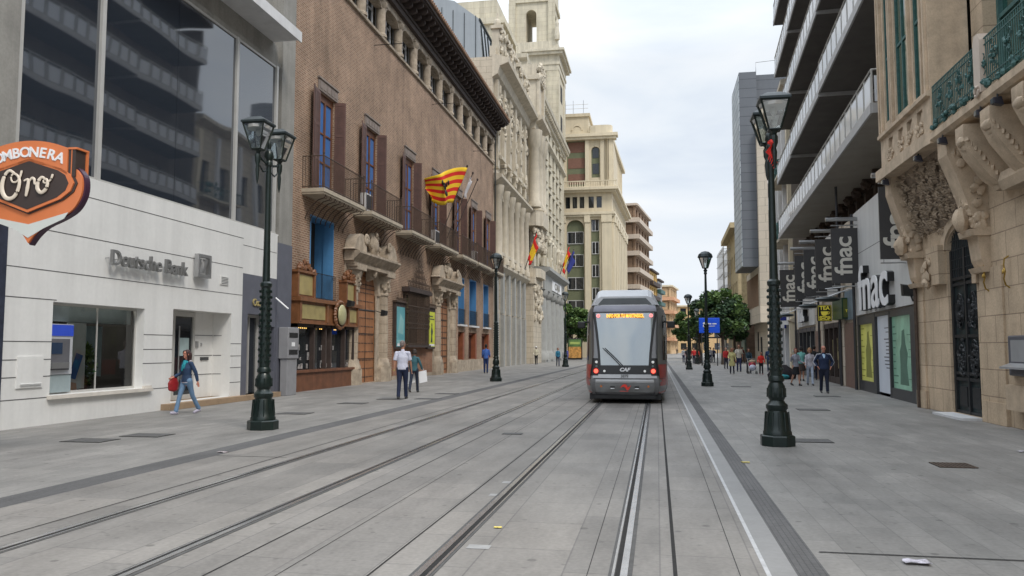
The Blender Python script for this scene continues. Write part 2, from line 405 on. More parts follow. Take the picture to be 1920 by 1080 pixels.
M['rubber'] = mat('black_rubber', (.02, .02, .02), .8, var=.1)
M['red_tile'] = mat('roof_tiles', (.25, .15, .095), .9, var=.25, scale=3, fine=.15)
# ================================================================ ground
M['pave'] = brickmat('granite_paving', (.25, .238, .22), (.205, .197, .183), (.172, .165, .154), .62, .31, .006, bump=.1, plane='floor2', rough=.6, streak=.16, var=.13, vs=.33)
M['pave2'] = brickmat('track_paving', (.248, .23, .207), (.198, .186, .17), (.152, .142, .132), 1.05, .74, .007, bump=.1, plane='floor2', rough=.6, streak=.18, var=.12, vs=.4, offset=.37)
M['kerb_dark'] = brickmat('ribbed_dark_strip', (.115, .112, .11), (.105, .102, .10), (.07, .07, .07), .6, .05, .004, bump=.4, plane='floor2', rough=.7, streak=.1, var=.12)
M['kerb_light'] = mat('pale_kerb_strip', (.232, .228, .22), .6, var=.1, scale=1.2, fine=.05)
M['line_white'] = mat('white_painted_line', (.42, .42, .42), .6, var=.16, scale=6, fine=.12)
M['rail_bed'] = mat('dark_rail_filler', (.075, .073, .07), .8, var=.22, scale=8, fine=.15)
M['rail_steel'] = mat('polished_rail', (.55, .54, .53), .25, metal=.85, var=.12, scale=5)
M['groove'] = mat('rail_groove_dirt', (.014, .013, .012), .95, var=.4, scale=14)
M['far_ground'] = M['pave']
def sheet(name, x0, x1, y0, y1, z, m, n=1):
    b = MB(); b.add([(x0, y0, z), (x1, y0, z), (x1, y1, z), (x0, y1, z)], [(0, 1, 2, 3)])
    return struct(b.build(name, m))
sheet('pavement', -700, 700, -40, 1500, 0, M['pave'])
sheet('tram_track_bed', -7.02, .80, -30, 420, .004, M['pave2'])
for x0, x1, m, nme in ((-7.50, -7.02, 'kerb_dark', 'dark_paving_strip'), (.80, .835, 'line_white', 'white_line'), (.835, 1.03, 'kerb_light', 'pale_paving_strip'), (1.03, 1.27, 'kerb_dark', 'dark_paving_strip')):
    sheet(nme, x0, x1, -30, 420, .005, M[m])
for x, w in ((.115, .016), (-2.19, .009), (-3.42, .009), (-5.95, .010), (-2.88, .004), (.60, .003), (-.55, .003)):
    sheet('paving_joint', x - w, x + w, -30, 300, .0065, M['groove'])
for y, x0, x1 in ((23.7, -7.02, .8), (7.3, 1.33, 7.6), (46.4, -7.02, .8), (12.0, -7.0, -5.8)):
    sheet('paving_joint', x0, x1, y - .012, y + .012, .0067, M['groove'])
def rail(x, side):
    r = tag(empty('tram_rail', (x, 0, .006)), RL[x], 'rail', 'grooved tram rails sunk in the paving')
    b = MB(); b.box(x - .09, x + .09, -30, 400, .0, .009); b.build('rail_bed', M['rail_bed'], r)
    b = MB(); b.box(x - .055 if side < 0 else x, x if side < 0 else x + .055, -30, 400, .0, .018); b.build('rail_head', M['rail_steel'], r)
    g0 = x if side < 0 else x - .04
    b = MB(); b.box(g0 + .0005, g0 + .0395, -30, 400, .0, .0115); b.build('rail_groove', M['groove'], r)
    b = MB(); o = x + .045 if side < 0 else x - .065
    b.box(o, o + .02, -30, 400, .0, .0155); b.build('rail_lip', M['rail_steel'], r)
RL = {-5.56: 'leftmost grooved tram rail, nearest the bank side of the street', -4.03: 'right-hand rail of the empty left tram track',
      -1.79: 'left rail of the track the tram stands on', -.30: 'right rail of the tram track, nearest the white line'}
for x, s_ in ((-5.56, -1), (-4.03, 1), (-1.79, -1), (-.30, 1)): rail(x, s_)
# drain covers and access lids
M['lid'] = mat('dark_access_lid', (.085, .083, .08), .7, var=.25, scale=9, fine=.2)
LIDS = [(-10.5, 13.55, 'flat dark access lid nearest the bank wall, leftmost of the pair'), (-10.0, 14.55, 'second dark access lid just right of the one before the bank'),
        (-9.5, 20.1, 'dark access lid right of the left lamp post'), (-9.45, 24.1, 'access lid behind the left lamp, before the bank doorway'),
        (-8.95, 26.3, 'long dark lid under the feet of the man in the pale shirt'), (-7.75, 26.7, 'dark lid right of the walking man, nearer the tracks'),
        (-7.9, 29.8, 'access lid beyond the walking man near the dark strip'), (2.75, 15.9, 'dark lid just right of the right foreground lamp base'),
        (4.3, 23.9, 'access lid on the right pavement behind the big lamp'), (6.0, 30.6, 'dark lid in front of the man in the tracksuit'),
        (3.7, 37.6, 'small lid between the second right lamp and the woman on the phone'), (-2.9, 16.1, 'small dark plate between the two tram tracks')]
for i, (x, y, lab) in enumerate(LIDS):
    t_ = thing('access_lid', (x, y, .004), lab, 'cover', 'access lids let into the paving')
    w, h = (.42, .3) if i != 11 else (.2, .15)
    b = MB(); b.box(x - w, x + w, y - h, y + h, 0, .008); b.build('rim', M['groove'], t_)
    b = MB(); b.box(x - w + .02, x + w - .02, y - h + .02, y + h - .02, .004, .0125)
    for k in range(5): b.box(x - w + .06 + k * w * .37, x - w + .12 + k * w * .37, y - h + .06, y + h - .06, .0125, .014)
    b.build('lid_plate', M['lid'], t_)
t_ = thing('drain_grate', (4.28, 12.95, .004), 'rusty slotted drain grate in the right pavement', 'grate')
b = MB(); b.box(4.02, 4.54, 12.72, 13.18, 0, .007); b.build('drain_well', M['groove'], t_)
b = MB()
for k in range(9): b.box(4.03 + k * .06, 4.065 + k * .06, 12.73, 13.17, .006, .014)
b.box(4.02, 4.54, 12.70, 12.73, .006, .014); b.box(4.02, 4.54, 13.17, 13.2, .006, .014); b.build('bars', M['rust_iron'], t_)
def litter(name, x, y, s, m, lab, cat, seed):
    rr = random.Random(seed); b = MB(); n = 4; vs = []; fs = []
    for i in range(n + 1):
        for j in range(n + 1):
            vs.append((x + (i / n - .5) * s * 1.7 + rr.uniform(-.1, .1) * s, y + (j / n - .5) * s + rr.uniform(-.1, .1) * s, .012 + rr.uniform(0, .16) * s))
    for i in range(n):
        for j in range(n): a = i * (n + 1) + j; fs.append((a, a + 1, a + n + 2, a + n + 1))
    b.add(vs, fs)
    o = b.build(name, m); o.modifiers.new('thick', 'SOLIDIFY').thickness = .004
    tag(o, lab, cat)
M['paper'] = mat('crumpled_paper', (.42, .40, .44), .7, var=.5, scale=22)
M['paper_dk'] = mat('crumpled_wrapper', (.35, .3, .3), .6, var=.8, scale=14)
M['leaf_yel'] = mat('yellow_scrap', (.62, .5, .12), .7, var=.2)
litter('crumpled_paper', 2.03, 7.05, .11, M['paper'], 'crumpled white and purple paper lying at bottom right', 'paper', 3)
litter('crushed_packet', -7.11, 12.38, .10, M['paper_dk'], 'crushed packet lying on the dark strip left of the tracks', 'packet', 4)
litter('yellow_scrap', 1.29, 12.7, .07, M['leaf_yel'], 'small yellow scrap beside the dark strip on the right', 'scrap', 5)
litter('pink_scrap', -1.53, 7.7, .045, M['leaf_yel'], 'tiny pinkish scrap between the rails in the foreground', 'scrap', 6)
litter('paper_scrap', 5.98, 14.8, .09, M['paper'], 'white paper scrap at the right edge of the pavement', 'paper', 8)
M['scuff'] = mat('pale_worn_paint', (.30, .295, .285), .7, var=.2, scale=9)
for x, y, w in ((-1.55, 6.95, .1), (-1.83, 8.9, .05), (-1.92, 9.4, .05), (-1.93, 10.3, .055)):
    sheet('worn_paint_patch', x - w, x + w, y - .07, y + .07, .0072, M['scuff'])
# ================================================================ LEFT: far-left candy shop pilaster
BX = -13.65
LB = FT(BX, 0)
sh = thing('corner_shop', (BX, 12, 0), 'dark blue clad shop front at the far left edge behind the orange sign', 'building')
b = MB(LB); b.box(2, 14.75, -10, .06, .25, 5.1); b.build('cladding', M['blue_dark'], sh)
b = MB(LB); b.box(2, 14.76, -9.9, .03, 0, .25); b.build('plinth', M['concrete'], sh)
b = MB(LB); b.box(2, 14.2, -10, -.02, 5.1, 17); b.box(12.6, 14.76, -9.9, .12, 5.1, 17.2); b.build('upper_wall', M['concrete'], sh)
# ================================================================ LEFT: bank
bk = thing('bank_building', (BX, 21, 0), 'bank with white panelled ground floor and big mirrored windows above', 'building')
b = MB(LB)
win = (16.2, 19.55, .66, 2.80); rec = (20.85, 24.05, .18, 2.86)
b.wall(14.78, 24.72, 0, 5.86, [win, rec], t=.32)
b.wall(24.72, 27.15, 4.25, 5.86, [], t=.3)
b.wall(14.78, 24.72, 5.86, 5.9, []); b.box(14.78, 27.2, -.7, -.001, 5.84, 5.9)
o = b.build('white_cladding', M['white_panel'], bk)
# recessed porch
b = MB(LB)
b.add([(20.85, -.32, .18), (20.85, -.65, .18), (20.85, -.65, 2.86), (20.85, -.32, 2.86)], [(0, 1, 2, 3)])
b.add([(24.05, -.32, .18), (24.05, -.65, .18), (24.05, -.65, 2.86), (24.05, -.32, 2.86)], [(0, 1, 2, 3)])
b.add([(22.95, -.65, .18), (24.05, -.65, .18), (24.05, -.65, 2.86), (22.95, -.65, 2.86)], [(0, 1, 2, 3)])
b.add([(20.85, -.32, 2.86), (24.05, -.32, 2.86), (24.05, -.65, 2.86), (20.85, -.65, 2.86)], [(0, 1, 2, 3)])
b.build('porch', M['white_panel'], bk)
b = MB(LB); b.box(20.4, 27.1, -1.25, .28, .004, .17); b.build('step', mat('tan_step', (.30, .21, .13), .7, var=.15, scale=3), bk)
b = MB(LB); b.box(20.86, 22.95, -.7, -.6, .18, .32); b.box(20.86, 22.95, -.7, -.6, 2.7, 2.85); b.box(20.86, 21.9, -.7, -.6, .32, 2.7); b.box(22.85, 22.95, -.7, -.6, .32, 2.7)
dr = b.build('door', M['alu'], bk)
b = MB(LB); b.box(21.9, 22.85, -.68, -.65, .32, 2.7); b.build('door_pane', M['win_glass'], dr)
b = MB(LB); b.tube([(22.05, -.56, .5), (22.05, -.56, 2.4)], .02); b.build('handle', M['steel'], dr)
b = MB(LB); b.box(22.15, 22.7, -.648, -.64, 1.5, 2.05); b.build('notice', mat('pale_notice', (.35, .45, .45), .5), dr)
b = MB(LB); b.box(23.35, 23.8, -.65, -.62, 1.35, 1.45); b.build('letter_slot', M['dark_frame'], bk)
b = MB(LB); b.box(23.05, 23.18, -.65, -.61, 1.75, 1.95); b.box(23.35, 23.4, -.65, -.62, 1.8, 1.9); b.build('door_intercom', M['steel'], bk)
# seams
b = MB(LB)
def seam(z, u0, u1): b.box(u0, u1, -.01, .004, z - .010, z + .010)
seam(5.42, 14.8, 24.7); seam(4.42, 14.8, 24.7); seam(3.5, 14.8, 24.7); seam(2.84, 14.8, 16.3)
seam(5.2, 24.7, 27.1)
for z in (1.88, 1.48, 1.1): seam(z, 14.8, 16.2); seam(z + .22, 19.55, 20.85); seam(z, 24.05, 24.7)
seam(.62, 14.8, 20.85); seam(.62, 24.05, 24.7)
b.build('panel_joint', M['seam'], bk)
b = MB(LB)
for z in (2.14, 1.5, .9): b.box(22.97, 24.04, -.65, -.643, z - .01, z + .01); b.box(24.043, 24.05, -.62, -.33, z - .01, z + .01)
b.build('porch_joint', M['seam'], bk)
b = MB(LB); b.box(15.2, 15.95, .0, .03, .86, 1.55); b.tube([(15.28, .06, .95), (15.88, .06, .95)], .015, 6); b.build('wall_hatch', M['white_panel'], bk)
b = MB(LB); b.box(23.3, 23.78, .0, .03, 3.76, 4.04); vf = b.build('vent', M['white_panel'], bk)
b = MB(LB)
for k in range(5): b.box(23.34, 23.74, .031, .035, 3.79 + k * .047, 3.81 + k * .047)
b.build('vent_slat', M['seam'], vf)
b = MB(LB); b.box(16.12, 19.9, .0, .10, .57, .655); b.box(19.55, 19.9, .0, .05, .655, .72); b.build('window_sill', mat('pale_sill', (.6, .56, .5), .6), bk)
b = MB(LB); b.box(16.2, 19.55, -.30, -.24, .66, .72); b.box(16.2, 19.55, -.30, -.24, 2.74, 2.8); b.box(16.2, 16.25, -.3, -.24, .72, 2.74); b.box(19.5, 19.55, -.3, -.24, .72, 2.74); b.box(18.02, 18.05, -.29, -.25, .72, 2.74)
wf = b.build('shop_window', M['alu'], bk)
b = MB(LB); b.add([(17.06, -.27, .72), (19.5, -.27, .72), (19.5, -.27, 2.74), (17.06, -.27, 2.74)], [(0, 1, 2, 3)]); b.build('pane', M['clear'], wf)
# interior
b = MB(LB)
b.add([(16, -3, .3), (20, -3, .3), (20, -3, 3.3), (16, -3, 3.3)], [(0, 1, 2, 3)]); b.add([(16, -.33, .5), (16, -3, .5), (16, -3, 3.3), (16, -.33, 3.3)], [(0, 1, 2, 3)])
b.add([(20, -.33, .5), (20, -3, .5), (20, -3, 3.3), (20, -.33, 3.3)], [(0, 1, 2, 3)]); b.add([(16, -.33, .5), (20, -.33, .5), (20, -3, .5), (16, -3, .5)], [(0, 1, 2, 3)])
b.add([(16, -.33, 3.3), (20, -.33, 3.3), (20, -3, 3.3), (16, -3, 3.3)], [(0, 1, 2, 3)])
b.build('lobby', M['dark_room'], bk)
b = MB(LB); b.box(16.25, 19.5, -.8, -.37, 2.37, 2.74); b.box(16.25, 17.06, -.9, -.16, .7, 1.11); b.build('inner_frosted_band', mat('frosted_band', (.30, .36, .37), .4), bk)
at_ = thing('cash_machine', (BX - .3, 16.6, 1.12), 'grey cash machine with a blue header in the bank window', 'cash machine')
b = MB(LB); b.box(16.22, 17.05, -.9, -.14, 1.12, 2.3); b.build('housing', mat('atm_grey', (.42, .43, .45), .5, var=.05), at_)
b = MB(LB); b.box(16.22, 17.05, -.14, -.125, 2.02, 2.28); b.build('blue_header', mat('atm_blue', (.02, .05, .3), .4, emit=(.02, .05, .4), es=.3), at_)
b = MB(LB); b.box(16.28, 16.95, -.14, -.13, 1.22, 1.95); b.build('recess', mat('atm_dark', (.11, .11, .12), .5), at_)
b = MB(LB); b.box(16.36, 16.7, -.13, -.12, 1.6, 1.86); b.build('screen', mat('atm_screen', (.03, .05, .09), .2), at_)
b = MB(LB); b.box(16.32, 16.86, -.13, -.05, 1.26, 1.4); b.build('keypad', M['steel'], at_)
pb = thing('window_poster', (BX - .6, 17.5, .8), 'white bank poster with a hand holding a phone', 'poster')
b = MB(LB); b.box(17.1, 17.75, -.36, -.34, .74, 2.35); b.build('board', mat('poster_white', (.5, .54, .55), .5), pb)
b = MB(LB); b.add([(17.12, -.33, .95), (17.45, -.33, .88), (17.74, -.33, 1.62), (17.42, -.33, 1.72)], [(0, 1, 2, 3)]); b.build('phone', mat('poster_phone', (.5, .5, .5), .5), pb)
b = MB(LB); b.add([(17.18, -.325, 1.02), (17.42, -.325, .97), (17.66, -.325, 1.55), (17.42, -.325, 1.62)], [(0, 1, 2, 3)]); b.build('phone_screen', mat('poster_blue', (.03, .1, .3), .5), pb)
b = MB(LB); b.puz([(17.05, .95), (17.1, .7), (17.5, .7), (17.45, .95), (17.25, 1.05)], -.339, -.335); b.build('hand', mat('poster_hand', (.5, .3, .2), .5), pb)
b = MB(LB); b.box(18.25, 18.85, -.75, -.73, 1.0, 2.3); tag(b.build('window_screen', mat('window_screen', (.22, .29, .32), .5, var=.2, scale=3)), 'pale grey information board in the bank window, right of the plant', 'board')
def leafy(name, tfm, base, h, rad, n, mats, seed, ls=.1, par=None):
    rr = random.Random(seed); b = MB(tfm)
    for i in range(n):
        z = base[2] + h * rr.random() ** .8; q = rad * (0.4 + .6 * math.sin(math.pi * min(1, (z - base[2]) / h))) * math.sqrt(rr.random()); a = rr.uniform(0, 6.283)
        c = Vector((base[0] + q * math.cos(a), base[1] + q * math.sin(a), z)); d1 = Vector((rr.gauss(0, 1), rr.gauss(0, 1), rr.gauss(0, .6))).normalized(); d2 = d1.cross(Vector((rr.gauss(0, 1), rr.gauss(0, 1), rr.gauss(0, 1)))).normalized()
        l = ls * rr.uniform(.6, 1.4); w = l * .35
        b.add([tuple(c - d1 * l), tuple(c + d2 * w), tuple(c + d1 * l), tuple(c - d2 * w)], [(0, 1, 2, 3)], rr.randrange(len(mats)))
    return b.build(name, mats, par)
M['leafA'] = mat('leaf_dark', (.022, .052, .02), .6, var=.4, scale=6); M['leafB'] = mat('leaf_mid', (.045, .10, .03), .6, var=.35, scale=6); M['leafC'] = mat('leaf_light', (.10, .17, .04), .6, var=.3, scale=6)
M['bark'] = mat('bark', (.06, .045, .035), .9, var=.3, scale=8, bump=.6)
b = MB(LB); b.box(16.6, 19.3, -2.2, -.6, 3.2, 3.24); b.build('added_fill_strip', mat('added_fill_glow', (.8, .8, .75), .5, emit=(1, .95, .85), es=2.2), bk)  # added unseen glowing strip that brightens the dark lobby
pl = thing('potted_plant', (BX - .75, 17.9, .5), 'bushy potted plant inside the bank window', 'plant')
leafy('foliage', LB, (18.0, -.55, .75), 1.05, .26, 320, [M['leafB'], M['leafC']], 5, .11, pl)
b = MB(LB); b.lathe(18.0, -.55, [(.12, .5), (.16, .8), (.15, .8)], 10); b.build('pot', M['sign_brown'], pl)
# grey doorway bay
b = MB(LB); b.wall(24.72, 27.15, 0, 4.25, [(25.1, 26.45, .17, 2.9), (26.55, 27.05, .9, 2.5)], t=.45); b.build('grey_cladding', M['slate'], bk)
b = MB(LB); b.box(25.1, 25.2, -.42, -.3, .17, 2.9); b.box(26.35, 26.45, -.42, -.3, .17, 2.9); b.box(25.2, 26.35, -.42, -.3, 2.8, 2.9); b.box(25.74, 25.8, -.42, -.3, .17, 2.8)
d2 = b.build('grey_bay_door', M['alu'], bk)
b = MB(LB); b.box(25.2, 26.35, -.4, -.36, .17, 2.8); b.build('pane', M['win_glass'], d2)
tb = text_mb('Coso', .34, .04, lambda x, y, z: (BX + .03 + z, 25.75 + x, 3.3 + y), .006)
tb.build('street_number_lettering', M['gold'], bk)
# pier right
b = MB(LB); b.box(27.15, 28.28, -10, .04, 0, 5.6); b.build('lower_pier', M['slate'], bk)
b = MB(LB); b.box(27.2, 28.26, -10, .02, 5.6, 17.6); b.box(14.2, 14.82, -10, .02, 5.86, 12.4); b.build('concrete_pier', M['concrete'], bk)
b = MB(LB); b.box(14.2, 27.2, -9, -.14, 12.15, 13.0); b.box(14.2, 27.2, -.14, -.05, 12.15, 12.3); b.build('beam', M['concrete'], bk)
b = MB(LB); b.box(9, 26.75, -2, .92, 13.0, 13.22); b.box(9, 26.78, .92, .97, 12.92, 13.3); b.build('canopy_slab', M['slab_edge'], bk)
# mirrored glazing
MUL = [14.95, 17.58, 24.13, 26.95]
b = MB(LB)
for u in MUL: b.box(u - .07, u + .07, -.2, -.03, 5.9, 12.15)
b.box(14.9, 27.1, -.2, -.05, 5.9, 5.96); b.box(14.9, 27.1, -.2, -.06, 12.07, 12.15)
wf = b.build('curtain_wall_frame', M['alu'], bk)
for i in range(3):
    n = 2 if i == 1 else 1; u0, u1 = MUL[i] + .07, MUL[i + 1] - .07
    for k in range(n):
        a0 = u0 + (u1 - u0) * k / n + (.012 if k else 0); a1 = u0 + (u1 - u0) * (k + 1) / n
        b = MB(LB); b.box(a0, a1, -.16, -.11 + .004 * k, 5.96, 12.07); b.build('mirror_pane', M['tint_glass'], wf)
b = MB(LB); b.wall(14.3, 27.2, 13.22, 17.4, [(17.6, 20.4, 13.9, 16.6), (21.4, 24.2, 13.9, 16.6), (24.6, 26.6, 13.5, 16.6)], t=.3, d=-.4); b.box(14.3, 27.2, -10, -.8, 12.6, 17.4); b.build('upper_wall', M['concrete'], bk)
for u0, u1, z0 in ((17.6, 20.4, 13.9), (21.4, 24.2, 13.9), (24.6, 26.6, 13.5)):
    b = MB(LB); uu = (u0 + u1) / 2
    for a0, a1 in ((u0, u0 + .1), (uu - .06, uu + .06), (u1 - .1, u1)): b.box(a0, a1, -.62, -.55, z0, 16.6)
    b.box(u0, u1, -.62, -.55, z0, z0 + .1); b.box(u0, u1, -.62, -.55, 16.5, 16.6); f = b.build('upper_window', M['slab_edge'], bk)
    b = MB(LB); b.box(u0 + .05, u1 - .05, -.62, -.59, z0 + .05, 16.55); b.build('pane', M['pale_glass'], f)
b = MB(LB); b.box(14.8, 20.3, -9.5, -3.2, .1, 5.8); b.box(20.3, 27.2, -9.5, -.72, .1, 5.8); b.box(14.8, 27.2, -9.5, -.5, 5.9, 12.6); b.build('core', M['dark_room'], bk)
# bank lettering and emblem
sg = thing('bank_sign', (BX, 19.6, 3.9), 'grey raised bank name with square slash emblem on white panels', 'sign')
tb = text_mb('Deutsche Bank', .55, .08, lambda x, y, z: (BX + .16 + z, 19.55 + x * .97, 4.0 + y), .006, spacing=1.02); tb.build('lettering', mat('letter_steel', (.24, .24, .235), .4, metal=.5), sg)
b = MB(LB)
b.box(21.75, 22.45, .06, .2, 3.86, 3.95); b.box(21.75, 22.45, .06, .2, 4.47, 4.56); b.box(21.75, 21.84, .06, .2, 3.95, 4.47); b.box(22.36, 22.45, .06, .2, 3.95, 4.47)
b.puz([(21.93, 4.0), (22.06, 4.0), (22.27, 4.42), (22.14, 4.42)], .06, .2); b.build('emblem', M['steel'], sg)
b = MB(LB)
for u in [17.9 + .35 * k for k in range(10)]: b.box(u - .008, u + .008, 0, .1, 3.99, 4.01)
b.build('standoff', M['steel'], sg)
# phone/parking cabinet by the pier
pm = thing('wall_cabinet', (BX + .3, 27.6, .9), 'grey steel wall cabinet with a screen beside the palace corner', 'cabinet')
b = MB(LB); b.box(27.3, 28.2, .05, .42, 1.35, 2.5); b.box(27.35, 28.15, .1, .38, 0, 1.35); b.build('body', mat('cabinet_grey', (.26, .26, .27), .5, var=.1), pm, bevel=.02)
b = MB(LB); b.box(27.4, 28.1, .42, .43, 1.5, 1.68); b.box(27.4, 28.1, .42, .43, 2.12, 2.3); b.build('dark_slot', M['black'], pm)
b = MB(LB); b.box(27.6, 27.85, .42, .432, 1.8, 1.95); b.build('label_plate', M['letter_white'], pm)
b = MB(); b.tube([(BX + .1, 26.9, 3.55), (BX + .55, 27.0, 3.15)], .03, 6); tag(b.build('wall_camera', M['letter_white']), 'white tube camera sticking out beside the grey doorway', 'camera')
# ================================================================ LEFT: brick palace
PX = -14.4
LP = FT(PX, 0)
pa = thing('brick_palace', (PX, 49, 0), 'old brick palace with wooden eaves, balconies and stone portals', 'building')
WC = [33.1, 38.75, 45.2, 51.1, 57.1, 62.3, 67.8]
holes = [(c - .85, c + .85, 8.35, 13.0) for c in WC]
blue = [(31.55, 34.05, 3.8, 7.4), (57.3, 59.1, 3.5, 7.0), (60.9, 63.2, 3.5, 7.15), (66.0, 68.0, 3.5, 7.15)]
doors = [(37.0, 39.6, .05, 5.75), (51.9, 54.2, .05, 5.75)]
grille = [(44.3, 48.4, 1.95, 4.95)]
low = [(57.3, 59.2, .9, 2.95), (60.7, 63.4, .9, 2.95), (65.4, 68.4, .9, 2.95)]
shopf = [(29.75, 35.9, .0, 2.75)]
b = MB(LP); b.wall(28.3, 70.2, 0, 18.35, holes + blue + doors + grille + low + shopf, t=.45)
wl = b.build('wall', M['brick'], pa)
b = MB(LP); b.box(28.3, 70.2, -12, -.9, 0, 21); b.build('core', M['dark_room'], pa)
b = MB(LP); b.box(69.9, 70.25, -12, -.02, 0, 22); b.box(28.28, 28.5, -12, -.02, 0, 22); b.build('end_wall', M['brick'], pa)
b = MB(LP); b.box(57.0, 70.2, .0, .12, 0, .85); b.box(28.3, 29.7, 0, .08, 0, .5); b.box(42.3, 50.5, .0, .06, 0, .2); b.build('stone_base', M['stone_plain'], pa)
b = MB(LP); b.box(42.4, 50.4, .004, .05, .2, 1.88); b.build('red_brick_apron', M['brick_red'], pa)
# sill string under the loggia
b = MB(LP); b.pdz([(-.1, 18.35), (.12, 18.35), (.14, 18.47), (.05, 18.55), (-.1, 18.55)], 28.3, 70.2); b.build('string_course', M['stone_plain'], pa)
# loggia
sp_ = 2.95; cols_ = [28.6 + sp_ * k for k in range(15)]
b = MB(LP); b.box(28.3, 70.2, -1.0, -.75, 18.5, 21); b.build('loggia_back_wall', M['stone'], pa)
for c in cols_:
    if c > 70: break
    b = MB(LP); b.lathe(c, -.16, [(.34, 18.55), (.34, 18.68), (.25, 18.78), (.26, 20.1), (.24, 20.15), (.3, 20.22), (.36, 20.42), (.36, 20.5)], 12)
    b.box(c - .4, c + .4, -.5, .1, 20.5, 20.62); b.build('column', M['stone_plain'], pa, smooth=True)
for c in cols_[:-1]:
    u0, u1 = c + .38, c + sp_ - .38
    b = MB(LP); uu = (u0 + u1) / 2
    for a in (u0, u0 + (u1 - u0) / 3, u0 + 2 * (u1 - u0) / 3, u1): b.box(a - .05, a + .05, -.62, -.5, 18.55, 20.75)
    b.box(u0, u1, -.62, -.5, 18.55, 18.65); b.box(u0, u1, -.62, -.5, 19.9, 19.98)
    f = b.build('loggia_window', M['slab_edge'], pa)
    b = MB(LP); b.box(u0, u1, -.6, -.55, 18.6, 20.8); b.build('pane', M['win_glass'], f)
    b = MB(LP); b.wall(c, c + sp_, 20.1, 20.95, [(u0, u1, 20.1, 20.5)], t=.35, d=-.02)
    b.arch(uu, (u1 - u0) / 2 - .02, (u1 - u0) / 2 + .1, 20.12, -.3, -.01, n=8, k=.4)
    b.build('loggia_arch', M['stone_plain'], pa)
# eaves
b = MB(LP); b.box(28.2, 70.3, -.6, .22, 20.9, 21.22); b.box(28.2, 70.3, -.6, .3, 21.222, 21.4); b.build('eaves_beam', M['wood_dark'], pa)
k = 0; u = 28.5
while u < 70.2:
    b = MB(LP)
    b.pdz([(-.3, 21.4), (.55, 21.4), (.72, 21.5), (.72, 21.68), (-.3, 21.68)], u, u + .26)
    b.pdz([(-.3, 21.7), (.95, 21.7), (1.12, 21.8), (1.12, 21.98), (-.3, 21.98)], u + .02, u + .24)
    b.build('eaves_bracket', M['wood_dark'], pa); u += .86
b = MB(LP); b.box(28.1, 70.6, -1, 1.22, 22.0, 22.1); b.box(28.1, 70.6, 1.1, 1.34, 22.1, 22.32); b.build('eaves_board', M['wood_dark'], pa)
b = MB(LP); b.pdz([(1.46, 22.3), (1.46, 22.38), (-6, 24.9), (-12, 22.4), (-12, 22.3)], 28.0, 70.65)
v = 28.2
while v < 70.5: b.tube([(v, 1.5, 22.4), (v, -6, 24.93)], .085, 6); v += .34
b.build('roof', M['red_tile'], pa)
# french windows with shutters
def french(c, k):
    z0, z1 = 8.35, 13.0
    b = MB(LP); b.box(c - .85, c - .74, -.22, -.1, z0, z1); b.box(c + .74, c + .85, -.22, -.1, z0, z1); b.box(c - .74, c + .74, -.22, -.1, z1 - .35, z1); b.box(c - .06, c + .06, -.2, -.08, z0, z1 - .35)
    b.box(c - .74, c + .74, -.21, -.11, z0, z0 + .35); b.box(c - .74, c + .74, -.21, -.11, 11.2, 11.27); b.box(c - .74, c + .74, -.21, -.11, 9.9, 9.97)
    f = b.build('window', M['wood'], pa)
    b = MB(LP); b.box(c - .78, c + .78, -.18, -.15, z0 + .1, z1 - .2); b.build('pane', M['blue_glass'] if k in (0, 1, 3) else M['blue_glass'], f)
    b = MB(LP); b.box(c - 1.05, c + 1.05, 0, .07, 13.0, 13.5); b.box(c - 1.1, c + 1.1, 0, .12, 13.5, 13.58)
    for q in range(5): b.box(c - .95 + q * .4, c - .67 + q * .4, .07, .09, 13.1, 13.4)
    b.build('lintel', M['slate'] if 0 else mat('grey_lintel_%d' % k, (.22, .18, .155), .8, var=.2) if k == 0 else bpy.data.materials['grey_lintel_0'], f)
    for sg, angs in ((-1, (158, 96)), (1, (100, 150))):
        # two folded leaves on each side
        hx = c + sg * .86; an = R(168 if sg < 0 else 150)
        for leaf in range(2):
            if sg < 0: p0, p1 = ((hx, .05), (hx - .6, .10)) if leaf == 0 else ((hx - .62, .11), (hx - 1.06, .24))
            else: p0, p1 = ((hx + .02, .0), (hx + .12, .46)) if leaf == 0 else ((hx + .16, .46), (hx + .62, .14))
            b = MB(LP)
            dx, dy = p1[0] - p0[0], p1[1] - p0[1]; l = math.hypot(dx, dy); nx, ny = -dy / l * .02, dx / l * .02
            def bar(a0, a1, q0, q1, th=1.0):
                P = [(p0[0] + dx * a0 + nx * s_ * th, p0[1] + dy * a0 + ny * s_ * th) for s_ in (-1, 1)] + [(p0[0] + dx * a1 + nx * s_ * th, p0[1] + dy * a1 + ny * s_ * th) for s_ in (1, -1)]
                b.pud(P, q0, q1)
            bar(0, .14, z0 + .03, z1 - .05); bar(.86, 1, z0 + .03, z1 - .05)
            for q in (z0 + .03, z0 + 1.5, z0 + 3.0, z1 - .2): bar(.14, .86, q, q + .16, .95)
            q = z0 + .2
            while q < z1 - .25: bar(.12, .88, q, q + .045, .6); q += .085
            bar(.13, .87, z0 + .1, z1 - .1, .15)
            b.build('shutter', M['wood_red'], f)
for k, c in enumerate(WC): french(c, k)
